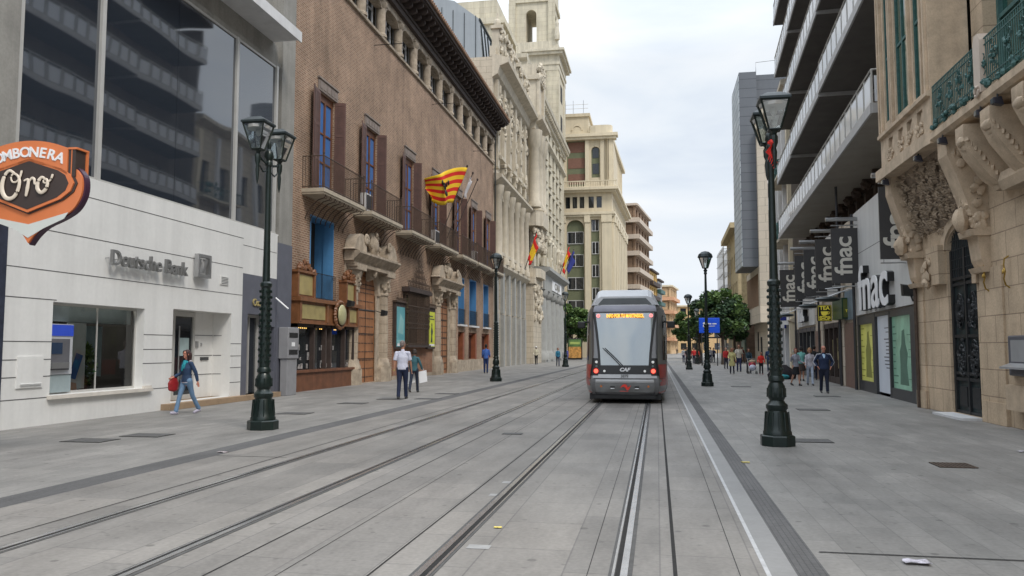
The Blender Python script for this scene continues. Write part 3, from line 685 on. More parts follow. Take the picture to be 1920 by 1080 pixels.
# balconies
for k, c in enumerate(WC):
    u0, u1, z = c - 2.45, c + 2.3, 8.2
    if k == 6: u1 = 70.1
    b = MB(LP); b.box(u0, u1, 0, 1.0, z - .02, z + .14); b.box(u0 + .03, u1 - .03, 0, .96, z - .1, z - .02)
    s_ = b.build('balcony', M['slab_edge'] if 0 else mat('balcony_stone', (.44, .38, .29), .8, var=.15, streak=.1) if k == 0 else bpy.data.materials['balcony_stone'], pa)
    b = MB(LP); zt = z + 1.5
    per = [(u0 + .06, 0), (u0 + .06, .94), (u1 - .06, .94), (u1 - .06, 0)]
    for j in range(3):
        a, e_ = per[j], per[j + 1]
        for zz in (zt, z + .22): b.tube([(a[0], a[1], zz), (e_[0], e_[1], zz)], .022, 6)
        n = max(2, int(math.hypot(e_[0] - a[0], e_[1] - a[1]) / .125))
        for q in range(n + 1):
            x, y = a[0] + (e_[0] - a[0]) * q / n, a[1] + (e_[1] - a[1]) * q / n
            b.tube([(x, y, z + .14), (x, y, zt)], .022 if q in (0, n) else .011, 5)
    for e_ in per[1:3]: b.tube([(e_[0], e_[1], z + .14), (e_[0], e_[1], zt + .06)], .028, 6); b.ell((e_[0], e_[1], zt + .1), (.05, .05, .05), 8, 5)
    b.build('railing', M['rust_iron'], s_)
    for q in range(9):
        uu = u0 + .35 + q * (u1 - u0 - .7) / 8
        b = MB(LP); b.tube([(uu, .92, z - .1), (uu, .88, z - .22), (uu, .6, z - .3), (uu, .3, z - .55), (uu, .05, z - .95), (uu, .03, z - 1.1)], .022, 6)
        b.tube([(uu, .92, z - .12), (uu, .98, z - .2), (uu, .94, z - .27), (uu, .87, z - .24)], .016, 5); b.build('curved_bracket', M['rust_iron'], s_)
for k in (1, 3, 5):
    c = WC[k]; x = c - 1.9
    a_ = thing('white_air_unit', (PX + .6, x, 8.34), ['', 'white framed unit standing on the second balcony', '', 'white unit standing on the fourth balcony beside the flags', '', 'white unit on the sixth balcony of the palace'][k], 'air conditioner', 'white units standing on the palace balconies')
    b = MB(LP); b.box(x - .45, x + .45, .35, .65, 8.4, 9.25); b.build('case', M['letter_white'], a_)
    b = MB(LP); b.box(x - .38, x + .0, .65, .67, 8.48, 9.17); b.box(x + .04, x + .38, .65, .67, 8.48, 9.17); b.build('grille', M['dark_frame'], a_)
# blue niches
for i, h in enumerate(blue):
    b = MB(LP); dd = -1.3 if i == 0 else -.8
    b.add([(h[0], -.02, h[2]), (h[0], dd, h[2]), (h[0], dd, h[3]), (h[0], -.02, h[3])], [(0, 1, 2, 3)]); b.add([(h[1], -.02, h[2]), (h[1], dd, h[2]), (h[1], dd, h[3]), (h[1], -.02, h[3])], [(0, 1, 2, 3)])
    b.add([(h[0], dd, h[2]), (h[1], dd, h[2]), (h[1], dd, h[3]), (h[0], dd, h[3])], [(0, 1, 2, 3)]); b.add([(h[0], -.02, h[3]), (h[1], -.02, h[3]), (h[1], dd, h[3]), (h[0], dd, h[3])], [(0, 1, 2, 3)])
    for a in (h[0] + .004, h[1] - .07): b.box(a, a + .066, -.46, .02, h[2], h[3])
    b.box(h[0] + .07, h[1] - .07, -.46, .02, h[3] - .07, h[3] - .001)
    n_ = b.build('blue_niche', M['blue'], pa)
    b = MB(LP); z = h[2]
    for zz in (z + .08, z + 1.15): b.tube([(h[0] - .1, .08, zz), (h[1] + .15, .08, zz)], .018, 5)
    u = h[0] - .1
    while u < h[1] + .16: b.tube([(u, .08, z), (u, .08, z + 1.15)], .010, 4); u += .13
    b.build('railing', M['iron'], n_)
    if i: b = MB(LP); b.box(h[0] - .15, h[1] + .2, 0, .25, z - .13, z); b.build('sill', M['slab_edge'], n_)
# core cut for the deep first niche
# portals
def portal(p, c0, c1, ztop):
    """stone portal: two columns with bases, round arch, broken scroll pediment, oak door"""
    w = (c1 - c0) / 2; cu = (c0 + c1) / 2
    b = MB(LP); zs = 4.45
    b.wall(c0 - 1.6, c1 + 1.6, 0, 6.2, [(c0, c1, .02, 5.76)], t=.25, d=.08)
    b.box(c0 - 1.61, c0 - 1.6, 0, .08, 0, 6.2); b.box(c1 + 1.6, c1 + 1.61, 0, .08, 0, 6.2)
    b.spandrel(c0, c1, zs, 5.78, -.12, .077)
    b.arch(cu, w, w + .42, zs, .0, .16, n=16)
    po = b.build('stone_portal', M['stone_plain'], p)
    for sg in (-1, 1):
        cc = cu + sg * (w + .85)
        b = MB(LP)
        b.pud([(cc - .65, .0), (cc + .6, .0), (cc + .6, .3), (cc + .35, .52), (cc - .35, .52), (cc - .65, .3)], 0, .75)
        b.lathe(cc, .06, [(.5, .75), (.5, .9), (.44, 1.0), (.42, 1.12), (.38, 1.2)], 14)
        b.build('pedestal', M['stone_plain'], po, smooth=True)
        b = MB(LP); b.lathe(cc, .05, [(.35, 1.2), (.37, 2.4), (.33, 4.4), (.33, 4.5)], 16); b.build('column', M['stone'], po, smooth=True)
        b = MB(LP); b.lathe(cc, .06, [(.38, 4.5), (.38, 4.58), (.34, 4.62), (.40, 5.0), (.5, 5.35), (.5, 5.45)], 12)
        rr = random.Random(int(cc))
        for q in range(16):
            a = q * .39; b.ell((cc + .38 * math.cos(a), .06 + .38 * math.sin(a), 4.8 + .18 * (q % 3)), (.11, .11, .13), 6, 4, jit=.15)
        b.box(cc - .6, cc + .6, 0, .6, 5.45, 5.6); b.build('capital', M['stone_plain'], po, smooth=True)
    b = MB(LP)
    b.box(c0 - 1.55, c1 + 1.55, .1, .6, 5.6, 5.75); 
    b.pdz([(.05, 5.85), (.5, 5.85), (.55, 5.95), (.68, 6.05), (.82, 6.2), (.82, 6.3), (.05, 6.36)], c0 - 1.75, c1 + 1.75)
    b.box(c0 - 1.6, c1 + 1.6, .05, .5, 5.72, 5.86); b.build('entablature', M['stone_plain'], po)
    for sg in (-1, 1):
        b = MB(LP); ax = cu + sg * 2.3
        pts = []
        for q in range(9):
            a = math.pi * (q / 8)
            pts.append((ax + sg * .75 * math.cos(a) * 1.0, 6.36 + (.1 if q in (0, 8) else 0) + 1.0 * math.sin(a) * (.65 + .35 * (q / 8))))
        b.puz([(ax + sg * 1.0, 6.36)] + pts + [(ax - sg * .75, 6.36)], .05, .6)
        for q in range(14):   # scroll
            a = q * .5; r_ = .34 - .02 * q
            b.ell((ax - sg * (.62) + r_ * math.cos(a) * .8, .62, 6.95 + r_ * math.sin(a) * .8), (.10, .07, .10), 6, 4)
        b.build('scroll_pediment', M['stone_plain'], po, smooth=True)
    b = MB(LP); rr = random.Random(int(cu * 3))
    b.ell((cu, .35, 6.85), (.5, .2, .62), 14, 9, jit=.05); b.ell((cu, .42, 6.9), (.36, .2, .42), 12, 8)
    for q in range(26):
        a = rr.uniform(0, 6.28); b.ell((cu + .6 * math.cos(a), .35 + rr.uniform(-.1, .15), 6.85 + .6 * math.sin(a)), (.12, .10, .13), 6, 4, jit=.2)
    b.build('carved_shield', M['stone_plain'], po, smooth=True)
    b = MB(LP); b.pdz([(.05, 5.1), (.3, 5.2), (.5, 5.8), (.5, 5.84), (.05, 5.84)], cu - .22, cu + .22); b.ell((cu, .42, 5.5), (.2, .15, .25), 8, 6, jit=.1); b.build('keystone', M['stone_plain'], po)
    b = MB(LP); b.box(c0 - .05, c1 + .05, -.2, -.03, .03, 5.72)
    d = b.build('door', M['door_wood'], p)
    b = MB(LP); z = .3
    while z < 5.5:
        u = c0 + .15
        while u < c1 - .05: b.ell((u, -.02, z), (.035, .03, .035), 6, 4); u += .2
        z += .42
    b.build('stud', M['iron'], d)
    b = MB(LP)
    for z in (1.2, 2.45, 3.6, 4.7): b.box(c0, c1, -.03, -.015, z, z + .03)
    b.box(cu - .015, cu + .015, -.03, -.013, .05, 5.6); b.build('door_joint', M['black'], d)
portal(pa, 37.0, 39.6, 6.2)
portal(pa, 51.9, 54.2, 6.2)
# wrought window grille with crest
b = MB(LP); b.box(44.3, 48.4, -.45, -.4, 1.9, 5); b.build('dark_window', M['win_glass'], pa)
gx = pa
b = MB(LP); b.box(44.0, 48.7, 0, .42, 1.78, 1.92); b.box(44.0, 48.7, 0, .5, 5.0, 5.2); b.box(44.0, 48.7, .0, .44, 5.2, 5.28); b.build('stone_sill', M['wood_dark'], gx)
b = MB(LP); u = 44.2
while u <= 48.51: b.tube([(u, .36, 1.92), (u, .36, 5.0)], .02, 5); u += .17
for u_ in (.09, .2): b.tube([(44.2, u_, 1.92), (44.2, u_, 5.0)], .02, 5); b.tube([(48.5, u_, 1.92), (48.5, u_, 5.0)], .02, 5)
for z in (1.98, 2.9, 3.2, 3.9, 4.2, 4.94): b.tube([(44.2, 0.03, z), (44.2, .36, z), (48.5, .36, z), (48.5, .03, z)], .025, 5)
for k in range(13):
    for z in (3.05, 3.38, 3.72, 4.05):
        c = 44.45 + k * .325
        b.tube([(c + .13 * math.cos(a), .39, z + .13 * math.sin(a)) for a in [j * .785 for j in range(8)]], .014, 4, close=True)
gx = b.build('window_grille', M['rust_iron'], pa)
b = MB(LP); rr = random.Random(4)
for k in range(15):
    c = 44.2 + k * .307; hh = 1.3 * math.exp(-((c - 46.35) / 1.0) ** 2) + .35 + rr.uniform(0, .2)
    b.tube([(c, .36, 5.25), (c, .36, 5.25 + hh)], .03, 5, r2=.006)
    for q in range(int(hh / .17)):
        z = 5.38 + q * .17; r_ = .11
        b.tube([(c + r_ * math.cos(a) * (1 if q % 2 else -1), .36 + .05 * math.sin(a * 2), z + r_ * math.sin(a)) for a in [j * .7 for j in range(7)]], .015, 4)
b.build('crest', M['rust_iron'], gx)
for sg in (42.6, 48.9):
    b = MB(LP)
    for k in range(7):
        c = sg + k * .25; h_ = .35 + .3 * math.sin(k * 1.1 + 1) ** 2
        b.tube([(c, .2, 4.35), (c, .2, 4.35 + h_)], .02, 5, r2=.006); b.tube([(c + .09 * math.cos(a), .2, 4.5 + .09 * math.sin(a)) for a in [j * .8 for j in range(8)]], .013, 4, close=True)
    b.build('side_crest', M['rust_iron'], gx)
# poster cases
for (u0, u1, colr, lab, sec) in ((42.55, 44.0, (.12, .38, .42), 'teal exhibition poster in a dark case left of the iron grille', (.25, .5, .5)), (48.85, 50.3, (.62, .66, .04), 'bright yellow poster with a dark figure right of the iron grille', (.03, .05, .03))):
    t_ = thing('poster_case', (PX, u0 + .7, 1.8), lab, 'poster', 'poster cases on the palace wall')
    b = MB(LP); b.box(u0 - .12, u1 + .12, .01, .2, 1.7, 4.3); b.build('case', M['wood_dark'], t_)
    b = MB(LP); b.box(u0 - .18, u1 + .18, .01, .28, 4.3, 4.4); b.build('hood', M['rust_iron'], t_)
    b = MB(LP); b.box(u0 + .02, u1 - .02, .2, .215, 1.82, 4.05); b.build('poster', mat(lab[:12], colr, .4, var=.12, scale=1.5), t_)
    b = MB(LP)
    if sec[0] < .1:
        b.puz([(u0 + .45, 2.1), (u0 + .9, 2.1), (u0 + .85, 2.5), (u0 + 1.0, 2.8), (u0 + .8, 3.1), (u0 + .6, 3.05), (u0 + .5, 2.8), (u0 + .6, 2.5)], .216, .22); b.ell((u0 + .72, .22, 3.2), (.12, .005, .14), 10, 6)
        b.box(u0 + .15, u1 - .2, .216, .22, 3.55, 3.62); b.box(u0 + .15, u1 - .5, .216, .22, 3.72, 3.8)
    else:
        b.box(u0 + .1, u1 - .1, .216, .22, 1.9, 2.2); b.puz([(u0 + .2, 2.6), (u1 - .3, 2.5), (u1 - .2, 3.3), (u0 + .6, 3.7)], .216, .219)
    b.build('print', mat('print_' + lab[:5], sec, .5), t_)
    b = MB(LP); b.box(u0 + .1, u1 - .1, .216, .221, 1.86, 2.0); b.build('caption_strip', M['letter_white'], t_)
# low shop windows at the far end
for i, h in enumerate(low):
    b = MB(LP); b.box(h[0], h[0] + .12, -.4, -.2, .9, 2.95); b.box(h[1] - .5, h[1], -.4, .03, .85, 2.9); b.box(h[0] + .12, h[1] - .5, -.4, -.2, 2.75, 2.95)
    f = b.build('low_window', mat('red_wood_trim', (.24, .07, .03), .5, var=.2) if i == 0 else bpy.data.materials['red_wood_trim'], pa)
    b = MB(LP); b.box(h[0] + .1, h[1] - .4, -.36, -.33, .9, 2.9); b.build('pane', M['win_glass'], f)
    b = MB(LP); b.box(h[0] + .45, h[0] + 1.0, -.3, -.29, 1.0, 2.3); b.build('inner_poster', mat('green_poster', (.12, .35, .2), .5) if i == 0 else bpy.data.materials['green_poster'], f)
# wooden jewel-box shop front
sf = thing('wooden_shop_front', (PX, 32.8, 0), 'carved brown wooden shop front with gilt panels under the blue niche', 'shop front')
b = MB(LP); b.box(29.7, 36.0, 0, .35, 0, .75); b.box(29.7, 36.0, .0, .42, .75, .85); b.build('stall_riser', M['wood'], sf)
b = MB(LP)
for u in (29.7, 31.4, 32.6, 33.15, 34.75, 35.85): b.box(u, u + .14, 0, .33, .85, 2.75)
b.box(29.7, 36.0, 0, .33, 2.6, 2.75); b.build('mullions', M['wood_dark'], sf)
b = MB(LP); b.box(29.84, 35.9, .1, .14, .85, 2.6); b.build('display_glass', M['win_glass'], sf)
rr = random.Random(11)
b = MB(LP)
for k in range(26):
    u = rr.uniform(29.95, 35.7); z = .9 + rr.choice([0, 0, .35, .75]); s_ = rr.uniform(.06, .16); b.box(u, u + s_, .15, .17, z, z + s_ * rr.uniform(1, 2.2), 0)
b.build('goods', mat('goods', (.35, .33, .32), .5, var=.6, scale=5), sf)
b = MB(LP)
for k in range(9): b.ell((30.1 + k * .17 + (1.2 if k > 4 else 0) + (1.2 if k > 6 else 0), .26, 2.55), (.025, .025, .025), 8, 5)
b.build('lit_bulb', mat('warm_bulb', (.9, .6, .2), .5, emit=(1, .6, .15), es=1.2), sf)
b = MB(LP); b.box(29.62, 36.15, 0, .45, 2.76, 3.62); b.box(29.55, 36.3, 0, .58, 3.62, 3.78); b.box(29.6, 36.2, 0, .5, 2.72, 2.8)
for u in (29.7, 32.35, 34.75, 35.9): b.box(u - .05, u + .12, .45, .52, 2.8, 3.62)
b.build('fascia', M['ochre_wood'], sf)
b = MB(LP); b.box(29.95, 32.2, .452, .475, 2.92, 3.5); b.box(34.9, 35.8, .452, .475, 2.92, 3.5); b.build('gilt_panel', M['gold'], sf)
b = MB(LP); b.ell((33.6, .66, 3.2), (.42, .12, .46), 18, 10); b.build('oval_plaque', mat('oval_pale', (.42, .40, .22), .4), sf, smooth=True)
b = MB(LP); rr = random.Random(2)
for k in range(30):
    a = k * .21; b.ell((33.6 + .54 * math.cos(a), .55, 3.2 + .58 * math.sin(a)), (.1, .1, .1), 6, 4, jit=.25)
b.build('oval_frame', M['ochre_wood'], sf, smooth=True)
for (u0, u1) in ((29.7, 31.4), (34.8, 36.0)):
    b = MB(LP); b.box(u0, u1, 0, .3, 3.8, 4.78); b.box(u0 - .06, u1 + .06, 0, .4, 4.78, 4.88); b.box(u0, u0 + .14, .3, .38, 3.8, 4.78); b.box(u1 - .14, u1, .3, .38, 3.8, 4.78); b.build('upper_panel', M['ochre_wood'], sf)
    b = MB(LP); b.box(u0 + .2, u1 - .2, .302, .32, 3.9, 4.7); b.build('gilt_panel', M['gold'], sf)
    b = MB(LP); rr = random.Random(int(u0 * 9))
    for k in range(34):
        uu = (u0 + u1) / 2 + rr.gauss(0, .38 * (u1 - u0) / 1.7); b.ell((uu, .25 + rr.uniform(-.1, .1), 4.95 + max(0, .42 - abs(uu - (u0 + u1) / 2) * .6) * rr.random()), (.1, .09, .1), 6, 4, jit=.3)
    b.build('carved_crest', M['ochre_wood'], sf, smooth=True)
fl_lab = ['black floodlight above the oval plaque of the wooden shop front', 'black floodlight on a long arm before the first oak door']
for k, (u, d, z) in enumerate(((34.3, .75, 3.75), (38.4, .9, 3.5))):
    t_ = thing('floodlight', (PX + d, u, z), fl_lab[k], 'floodlight')
    b = MB(LP); b.pdz([(d - .1, z - .16), (d + .12, z - .12), (d + .16, z + .1), (d - .06, z + .16)], u - .2, u + .2); b.build('head', M['black'], t_)
    b = MB(LP); b.tube([(u, d - .1, z), (u, .1 if k == 0 else .5, z + .1), (u - (.0 if k == 0 else 2.4), .1, z + .1)], .02, 5); b.build('arm', M['iron'], t_)
# tension wires brackets on the loggia
for k, u in enumerate((39.0, 50.0, 62.0, 69.5)):
    b = MB(LP); b.tube([(u, .0, 17.6 + .2 * (k % 2)), (u, 1.6, 17.6 + .2 * (k % 2))], .02, 5); b.tube([(u, 0, 18.2), (u, 1.5, 17.65)], .008, 4)
    b.build('wire_bracket', M['iron'], pa)
b = MB(LP); b.tube([(70.1, .18, .2), (70.1, .18, 20.9)], .06, 8); b.build('drainpipe', M['iron'], pa)
# flags of the palace
def flagm(name, stripes):
    m, t, bs = nm(name); bs.inputs['Roughness'].default_value = .8
    g = N(t, 'ShaderNodeTexCoord'); sp = N(t, 'ShaderNodeSeparateXYZ', {0: g.outputs['UV']})
    r = N(t, 'ShaderNodeValToRGB', {0: sp.outputs[1]}); r.color_ramp.interpolation = 'CONSTANT'
    el = r.color_ramp.elements; el[0].position = 0; el[0].color = c4(stripes[0]); el[1].position = 1 / len(stripes); el[1].color = c4(stripes[1])
    for i in range(2, len(stripes)): q = el.new(i / len(stripes)); q.color = c4(stripes[i])
    t.links.new(r.outputs[0], bs.inputs['Base Color']); return m
YL, RD = (.78, .50, .02), (.62, .02, .015)
M['aragon'] = flagm('striped_flag', [YL, RD, YL, RD, YL, RD, YL, RD, YL])
M['spain'] = flagm('spain_flag', [RD, YL, YL, RD]); M['blueflag'] = mat('blue_cloth', (.02, .03, .2), .8); M['whiteflag'] = mat('white_cloth', (.6, .58, .6), .8, var=.15)
def flag(name, p0, p1, fly, h0, m, par, seed=1, n=26, drop=.5, wave=.16, taper=.12):
    """cloth along the pole from p1 downward, streaming in direction fly"""
    P0, P1, Fv = Vector(p0), Vector(p1), Vector(fly); ax = (P1 - P0).normalized(); side = ax.cross(Fv).normalized(); rr = random.Random(seed); ph = rr.uniform(0, 6)
    me = bpy.data.meshes.new(name); vs = []; fs = []; uv = []
    mm = 12
    for i in range(n + 1):
        for j in range(mm + 1):
            s_, q = i / n, j / mm
            p = P1 - ax * (.08 + q * h0 * (1 - taper * s_ ** 1.3)) + Fv * s_ * (1 - .35 * taper * q) + Vector((0, 0, -1)) * (drop * s_ ** 1.6 + taper * .9 * q * math.sin(s_ * 2.6) ** 2) + side * (wave * (.2 + s_) * math.sin(s_ * 9 + q * 2.6 + ph) + .05 * math.sin(s_ * 21 + q * 6)) + Vector((0, 0, 1)) * .12 * s_ * math.sin(s_ * 6 + q * 3 + ph)
            vs.append(p - worg(par)); uv.append((s_, 1 - q))
    for i in range(n):
        for j in range(mm): a = i * (mm + 1) + j; fs.append((a, a + 1, a + mm + 2, a + mm + 1))
    me.from_pydata([tuple(v) for v in vs], [], fs); ul = me.uv_layers.new(name='UVMap')
    for l in me.loops: ul.data[l.index].uv = uv[l.vertex_index]
    for p in me.polygons: p.use_smooth = True
    me.materials.append(m); o = bpy.data.objects.new(name, me); COL.objects.link(o); o.parent = par
    o.modifiers.new('thick', 'SOLIDIFY').thickness = .006
    return o
def pole(p0, p1, lab, grp=None, r=.03):
    t_ = thing('flagpole', p0, lab, 'flag', grp)
    b = MB(); b.tube([p0, p1], r, 8); b.ell(p1, (.07, .07, .1), 8, 6); b.build('pole', M['wood_dark'], t_); return t_
A = (-13.6, 49.6, 9.0)
f1 = pole(A, (-12.05, 50.2, 13.6), 'leaning pole flying the big red and yellow striped flag')
flag('flag', A, (-12.05, 50.2, 13.55), (-2.3, -2.1, .3), 2.5, M['aragon'], f1, 3, drop=1.5, wave=.34, taper=.72)
b = MB(); rr = random.Random(5)
for k in range(7): b.ell((-13.1 + rr.uniform(-.2, .2), 48.72 + rr.uniform(-.06, .06), 11.85 + rr.uniform(-.45, .45)), (.06, .15, .16), 7, 5, jit=.2)
b.build('coat_of_arms', M['black'], f1)
f2 = pole((-13.6, 51.0, 9.0), (-11.95, 51.4, 13.4), 'middle leaning pole behind the striped flag with a hanging white and red cloth')
flag('flag', (-13.6, 51.0, 9.0), (-12.05, 51.4, 13.2), (.02, -.08, -.15), 1.2, M['whiteflag'], f2, 8, drop=.2, wave=.08)
f3 = pole((-13.6, 52.1, 9.0), (-11.9, 52.6, 13.2), 'farthest bare pole of the three on the palace balcony')
# ================================================================ RIGHT: sandstone building
RS = FT(7.65, 0, 0, -1)
M['sand_shade'] = mat('shade_toned_sandstone', (.33, .255, .18), .9, var=.35, scale=5, fine=.2, bump=.5)  # darker sandstone copy: shade under the bay is put into its colour
ss = thing('sandstone_building', (7.65, 18, 0), 'honey sandstone building with carved corbels, bay windows and an iron door', 'building')
b = MB(RS)
b.wall(2, 25.68, 0, 6.95, [(21.05, 23.0, .06, 4.9), (15.0, 18.3, 1.95, 5.1)], t=.16)
b.wall(2, 20.7, 6.95, 20, [(17.4, 20.0, 6.98, 12.2), (13.2, 15.6, 6.98, 12.2)], t=.5)
b.box(25.62, 25.69, -11, -.002, 0, 20)
b.build('wall', M['sand'], ss)
b = MB(RS); b.box(2, 25.6, -11, -.9, .0, 20); b.build('core', M['dark_room'], ss)
# segmental door head and carved imposts
b = MB(RS)
n = 12; pts = [(21.05, 4.35)] + [(22.025 - .975 * math.cos(math.pi * k / n), 4.35 + .52 * math.sin(math.pi * k / n)) for k in range(1, n)] + [(23.0, 4.35), (23.0, 4.92), (21.05, 4.92)]
b.puz(pts, -.15, -.003); b.arch(22.025, .98, 1.3, 4.35, .0, .06, n=14, k=.62)
b.build('door_arch', M['sand_plain'], ss)
for u0, u1 in ((24.9, 25.6), (19.5, 20.75)):
    b = MB(RS); b.box(u0, u1, .003, .05, 0, 3.6); b.box(u0 - .05, u1 + .05, .003, .09, 0, .5); b.build('pilaster', M['sand'], ss)
b = MB(RS); b.box(20.8, 21.07, .003, .1, 3.3, 3.6); b.box(23.05, 24.0, .003, .2, 3.45, 4.5); b.build('impost_block', M['sand'], ss)
b = MB(RS); rr = random.Random(8)
for k in range(14): b.ell((23.9 + rr.uniform(-.25, .25), .22 + rr.uniform(-.05, .1), 3.8 + rr.uniform(-.35, .3)), (.1, .07, .12), 6, 4, jit=.25)
b.build('carved_foliage', M['sand_plain'], ss, smooth=True)
# iron door
b = MB(RS); b.box(21.05, 23.0, -.15, -.12, .06, 4.88); dr = b.build('iron_door', mat('patinated_iron', (.018, .032, .034), .45, metal=.3, var=.5, scale=6, fine=.3), ss)
b = MB(RS)
for u0, u1 in ((21.07, 21.2), (21.95, 22.05), (22.85, 22.98)): b.box(u0, u1, -.13, -.06, .06, 4.3)
for z in (.06, .9, 1.05, 2.0, 3.35, 3.5): b.box(21.07, 22.98, -.13, -.07, z, z + .08)
u = 21.2
while u < 22.85: b.tube([(u, -.08, 3.55), (u, -.08, 4.8)], .014, 4); u += .13
for z in (3.8, 4.05, 4.3, 4.55): b.tube([(21.1, -.08, z), (22.95, -.08, z)], .012, 4)
b.build('door_frame', M['iron'], dr)
b = MB(RS); rr = random.Random(3)
for c in (21.57, 22.43):
    for z in (1.5, 2.7):
        for r_ in (.14, .24, .33): b.tube([(c + r_ * .85 * math.cos(a), -.08, z + r_ * 1.35 * math.sin(a)) for a in [j * .524 for j in range(12)]], .018, 4, close=True)
        for q in range(22): a = rr.uniform(0, 6.28); r_ = rr.uniform(.05, .33); b.ell((c + r_ * .9 * math.cos(a), -.08, z + r_ * 1.5 * math.sin(a)), (.05, .05, .06), 6, 4, jit=.3)
    b.puz([(c - .25, .25), (c + .25, .25), (c + .25, .75), (c - .25, .75)], -.12, -.08)
b.build('scrollwork', M['iron'], dr)
b = MB(RS); b.box(21.0, 23.0, -.3, .5, .0, .055); b.build('threshold', M['slab_edge'], ss)
br_lab = ['curled brass wall lamp on the stone jamb nearest the iron door', 'curled brass wall lamp, the one farther right of the iron door']
for k, u in enumerate((20.2, 19.1)):
    t_ = thing('brass_lamp', (7.45, u, 3.3), br_lab[k], 'lamp')
    b = MB(RS); zz = 3.05; b.tube([(u, .04, zz), (u, .12, zz + .06), (u + .01, .15, zz + .2), (u, .12, zz + .35), (u - .01, .15, zz + .5), (u, .13, zz + .64), (u, .04, zz + .7)], .018, 6); b.ell((u, .14, zz + .38), (.03, .03, .07), 8, 6); b.ell((u, .17, zz + .35), (.03, .02, .05), 8, 6); b.build('bracket', mat('brass', (.45, .30, .08), .3, metal=.8) if k == 0 else bpy.data.materials['brass'], t_, smooth=True)
# right-edge window, shelf ledge and cash machine
b = MB(RS); b.box(15.0, 18.3, -.3, -.22, 1.95, 5.1); b.build('dark_window', M['win_glass'], ss)
b = MB(RS); b.box(12, 18.95, .003, .28, .42, .95); b.box(12, 18.7, .003, .2, .95, 1.2); b.build('stone_ledge', M['sand_plain'], ss)
b = MB(RS); b.box(12, 18.6, .004, .06, .0, .41); b.build('basement_opening', M['black'], ss)
b = MB(RS); b.pdz([(0, 5.1), (.32, 5.1), (.4, 5.3), (.34, 5.5), (0, 5.55)], 12, 18.55); b.build('window_cornice', M['sand_plain'], ss)
cm = thing('wall_cash_machine', (7.4, 18.3, 1.3), 'grey wall cash machine cut off by the right edge', 'cash machine')
b = MB(RS); b.box(17.2, 18.75, .02, .28, 1.15, 2.0); b.build('housing', mat('dark_atm', (.10, .10, .115), .4), cm, bevel=.03)
b = MB(RS); b.box(17.35, 18.6, .28, .285, 1.45, 1.9); b.pdz([(.28, 1.3), (.5, 1.3), (.5, 1.34), (.28, 1.42)], 17.3, 18.65); b.build('keypad_shelf', mat('keypad_steel', (.3, .3, .3), .3), cm)  # even grey colour for the keypad shelf
# drainpipe strip between the two buildings
b = MB(RS); b.tube([(25.35, .12, 0), (25.35, .12, 5.0)], .05, 8); b.build('drainpipe', M['rust_iron'], ss)
# corbelled balcony floor
b = MB(RS)
b.pdz([(0, 6.74), (.92, 6.74), (1.0, 6.82), (1.0, 6.98), (.92, 7.04), (0, 7.04)], 2, 20.8)
b.pud([(20.8, 0), (20.8, 1.0), (21.2, 1.04), (25.6, 1.04), (25.4, .5), (25.4, 0)], 6.74, 7.06)
b.build('balcony_floor', M['sand_plain'], ss)
def console(uc, w, top, d1, par):
    b = MB(RS); P = [(0, 3.55), (.1, 3.55), (.2, 3.8), (.26, 4.3), (.34, 4.8), (.5, 5.3), (.66, 5.8), (d1, 6.3), (d1, top), (0, top)]
    b.pdz(P, uc - w / 2, uc + w / 2)
    b.pdz([(0, 4.35), (.42, 4.35), (.46, 4.5), (0, 4.55)], uc - w / 2 - .06, uc + w / 2 + .06); b.pdz([(0, 3.5), (.2, 3.5), (.26, 3.62), (0, 3.66)], uc - w / 2 - .04, uc + w / 2 + .04)
    o = b.build('corbel', M['sand_plain'], par)
    b = MB(RS); rr = random.Random(int(uc * 7))
    for k in range(46):
        z = rr.uniform(4.5, 6.5); dd = max(.2, (z - 3.6) * .24); s_ = rr.choice([-1, 1])
        if k % 2: b.ell((uc + s_ * (w / 2 + .03), rr.uniform(.1, dd), z), (.05, .11, .12), 6, 4, jit=.25)
        else: b.ell((uc + rr.uniform(-.25, .25), dd + .04, z), (.12, .08, .13), 6, 4, jit=.25)
    b.ell((uc, .5, 4.75), (.22, .2, .3), 8, 6, jit=.15)
    b.build('corbel_carving', M['sand_plain'], o, smooth=True)
console(25.2, .62, 6.74, .8, ss); console(20.45, .62, 6.74, .85, ss)
b = MB(RS); rr = random.Random(12)
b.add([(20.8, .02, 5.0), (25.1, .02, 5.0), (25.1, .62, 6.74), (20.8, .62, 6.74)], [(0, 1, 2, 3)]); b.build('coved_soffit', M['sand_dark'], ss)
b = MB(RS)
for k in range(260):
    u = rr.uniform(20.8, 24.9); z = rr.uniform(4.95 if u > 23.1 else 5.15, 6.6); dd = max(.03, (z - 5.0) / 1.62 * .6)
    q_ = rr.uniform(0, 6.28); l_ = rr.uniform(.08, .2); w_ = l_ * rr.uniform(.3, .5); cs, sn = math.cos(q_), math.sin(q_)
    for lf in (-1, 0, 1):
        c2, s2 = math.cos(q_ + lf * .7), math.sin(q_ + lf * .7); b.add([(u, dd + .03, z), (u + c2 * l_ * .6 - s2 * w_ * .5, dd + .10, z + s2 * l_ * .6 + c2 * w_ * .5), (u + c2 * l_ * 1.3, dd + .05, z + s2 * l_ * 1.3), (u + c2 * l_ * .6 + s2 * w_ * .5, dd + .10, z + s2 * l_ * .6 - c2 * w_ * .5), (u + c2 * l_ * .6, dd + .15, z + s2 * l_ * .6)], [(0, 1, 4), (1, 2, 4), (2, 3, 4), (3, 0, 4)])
b.build('foliage_relief', M['sand_shade'], ss, smooth=True)
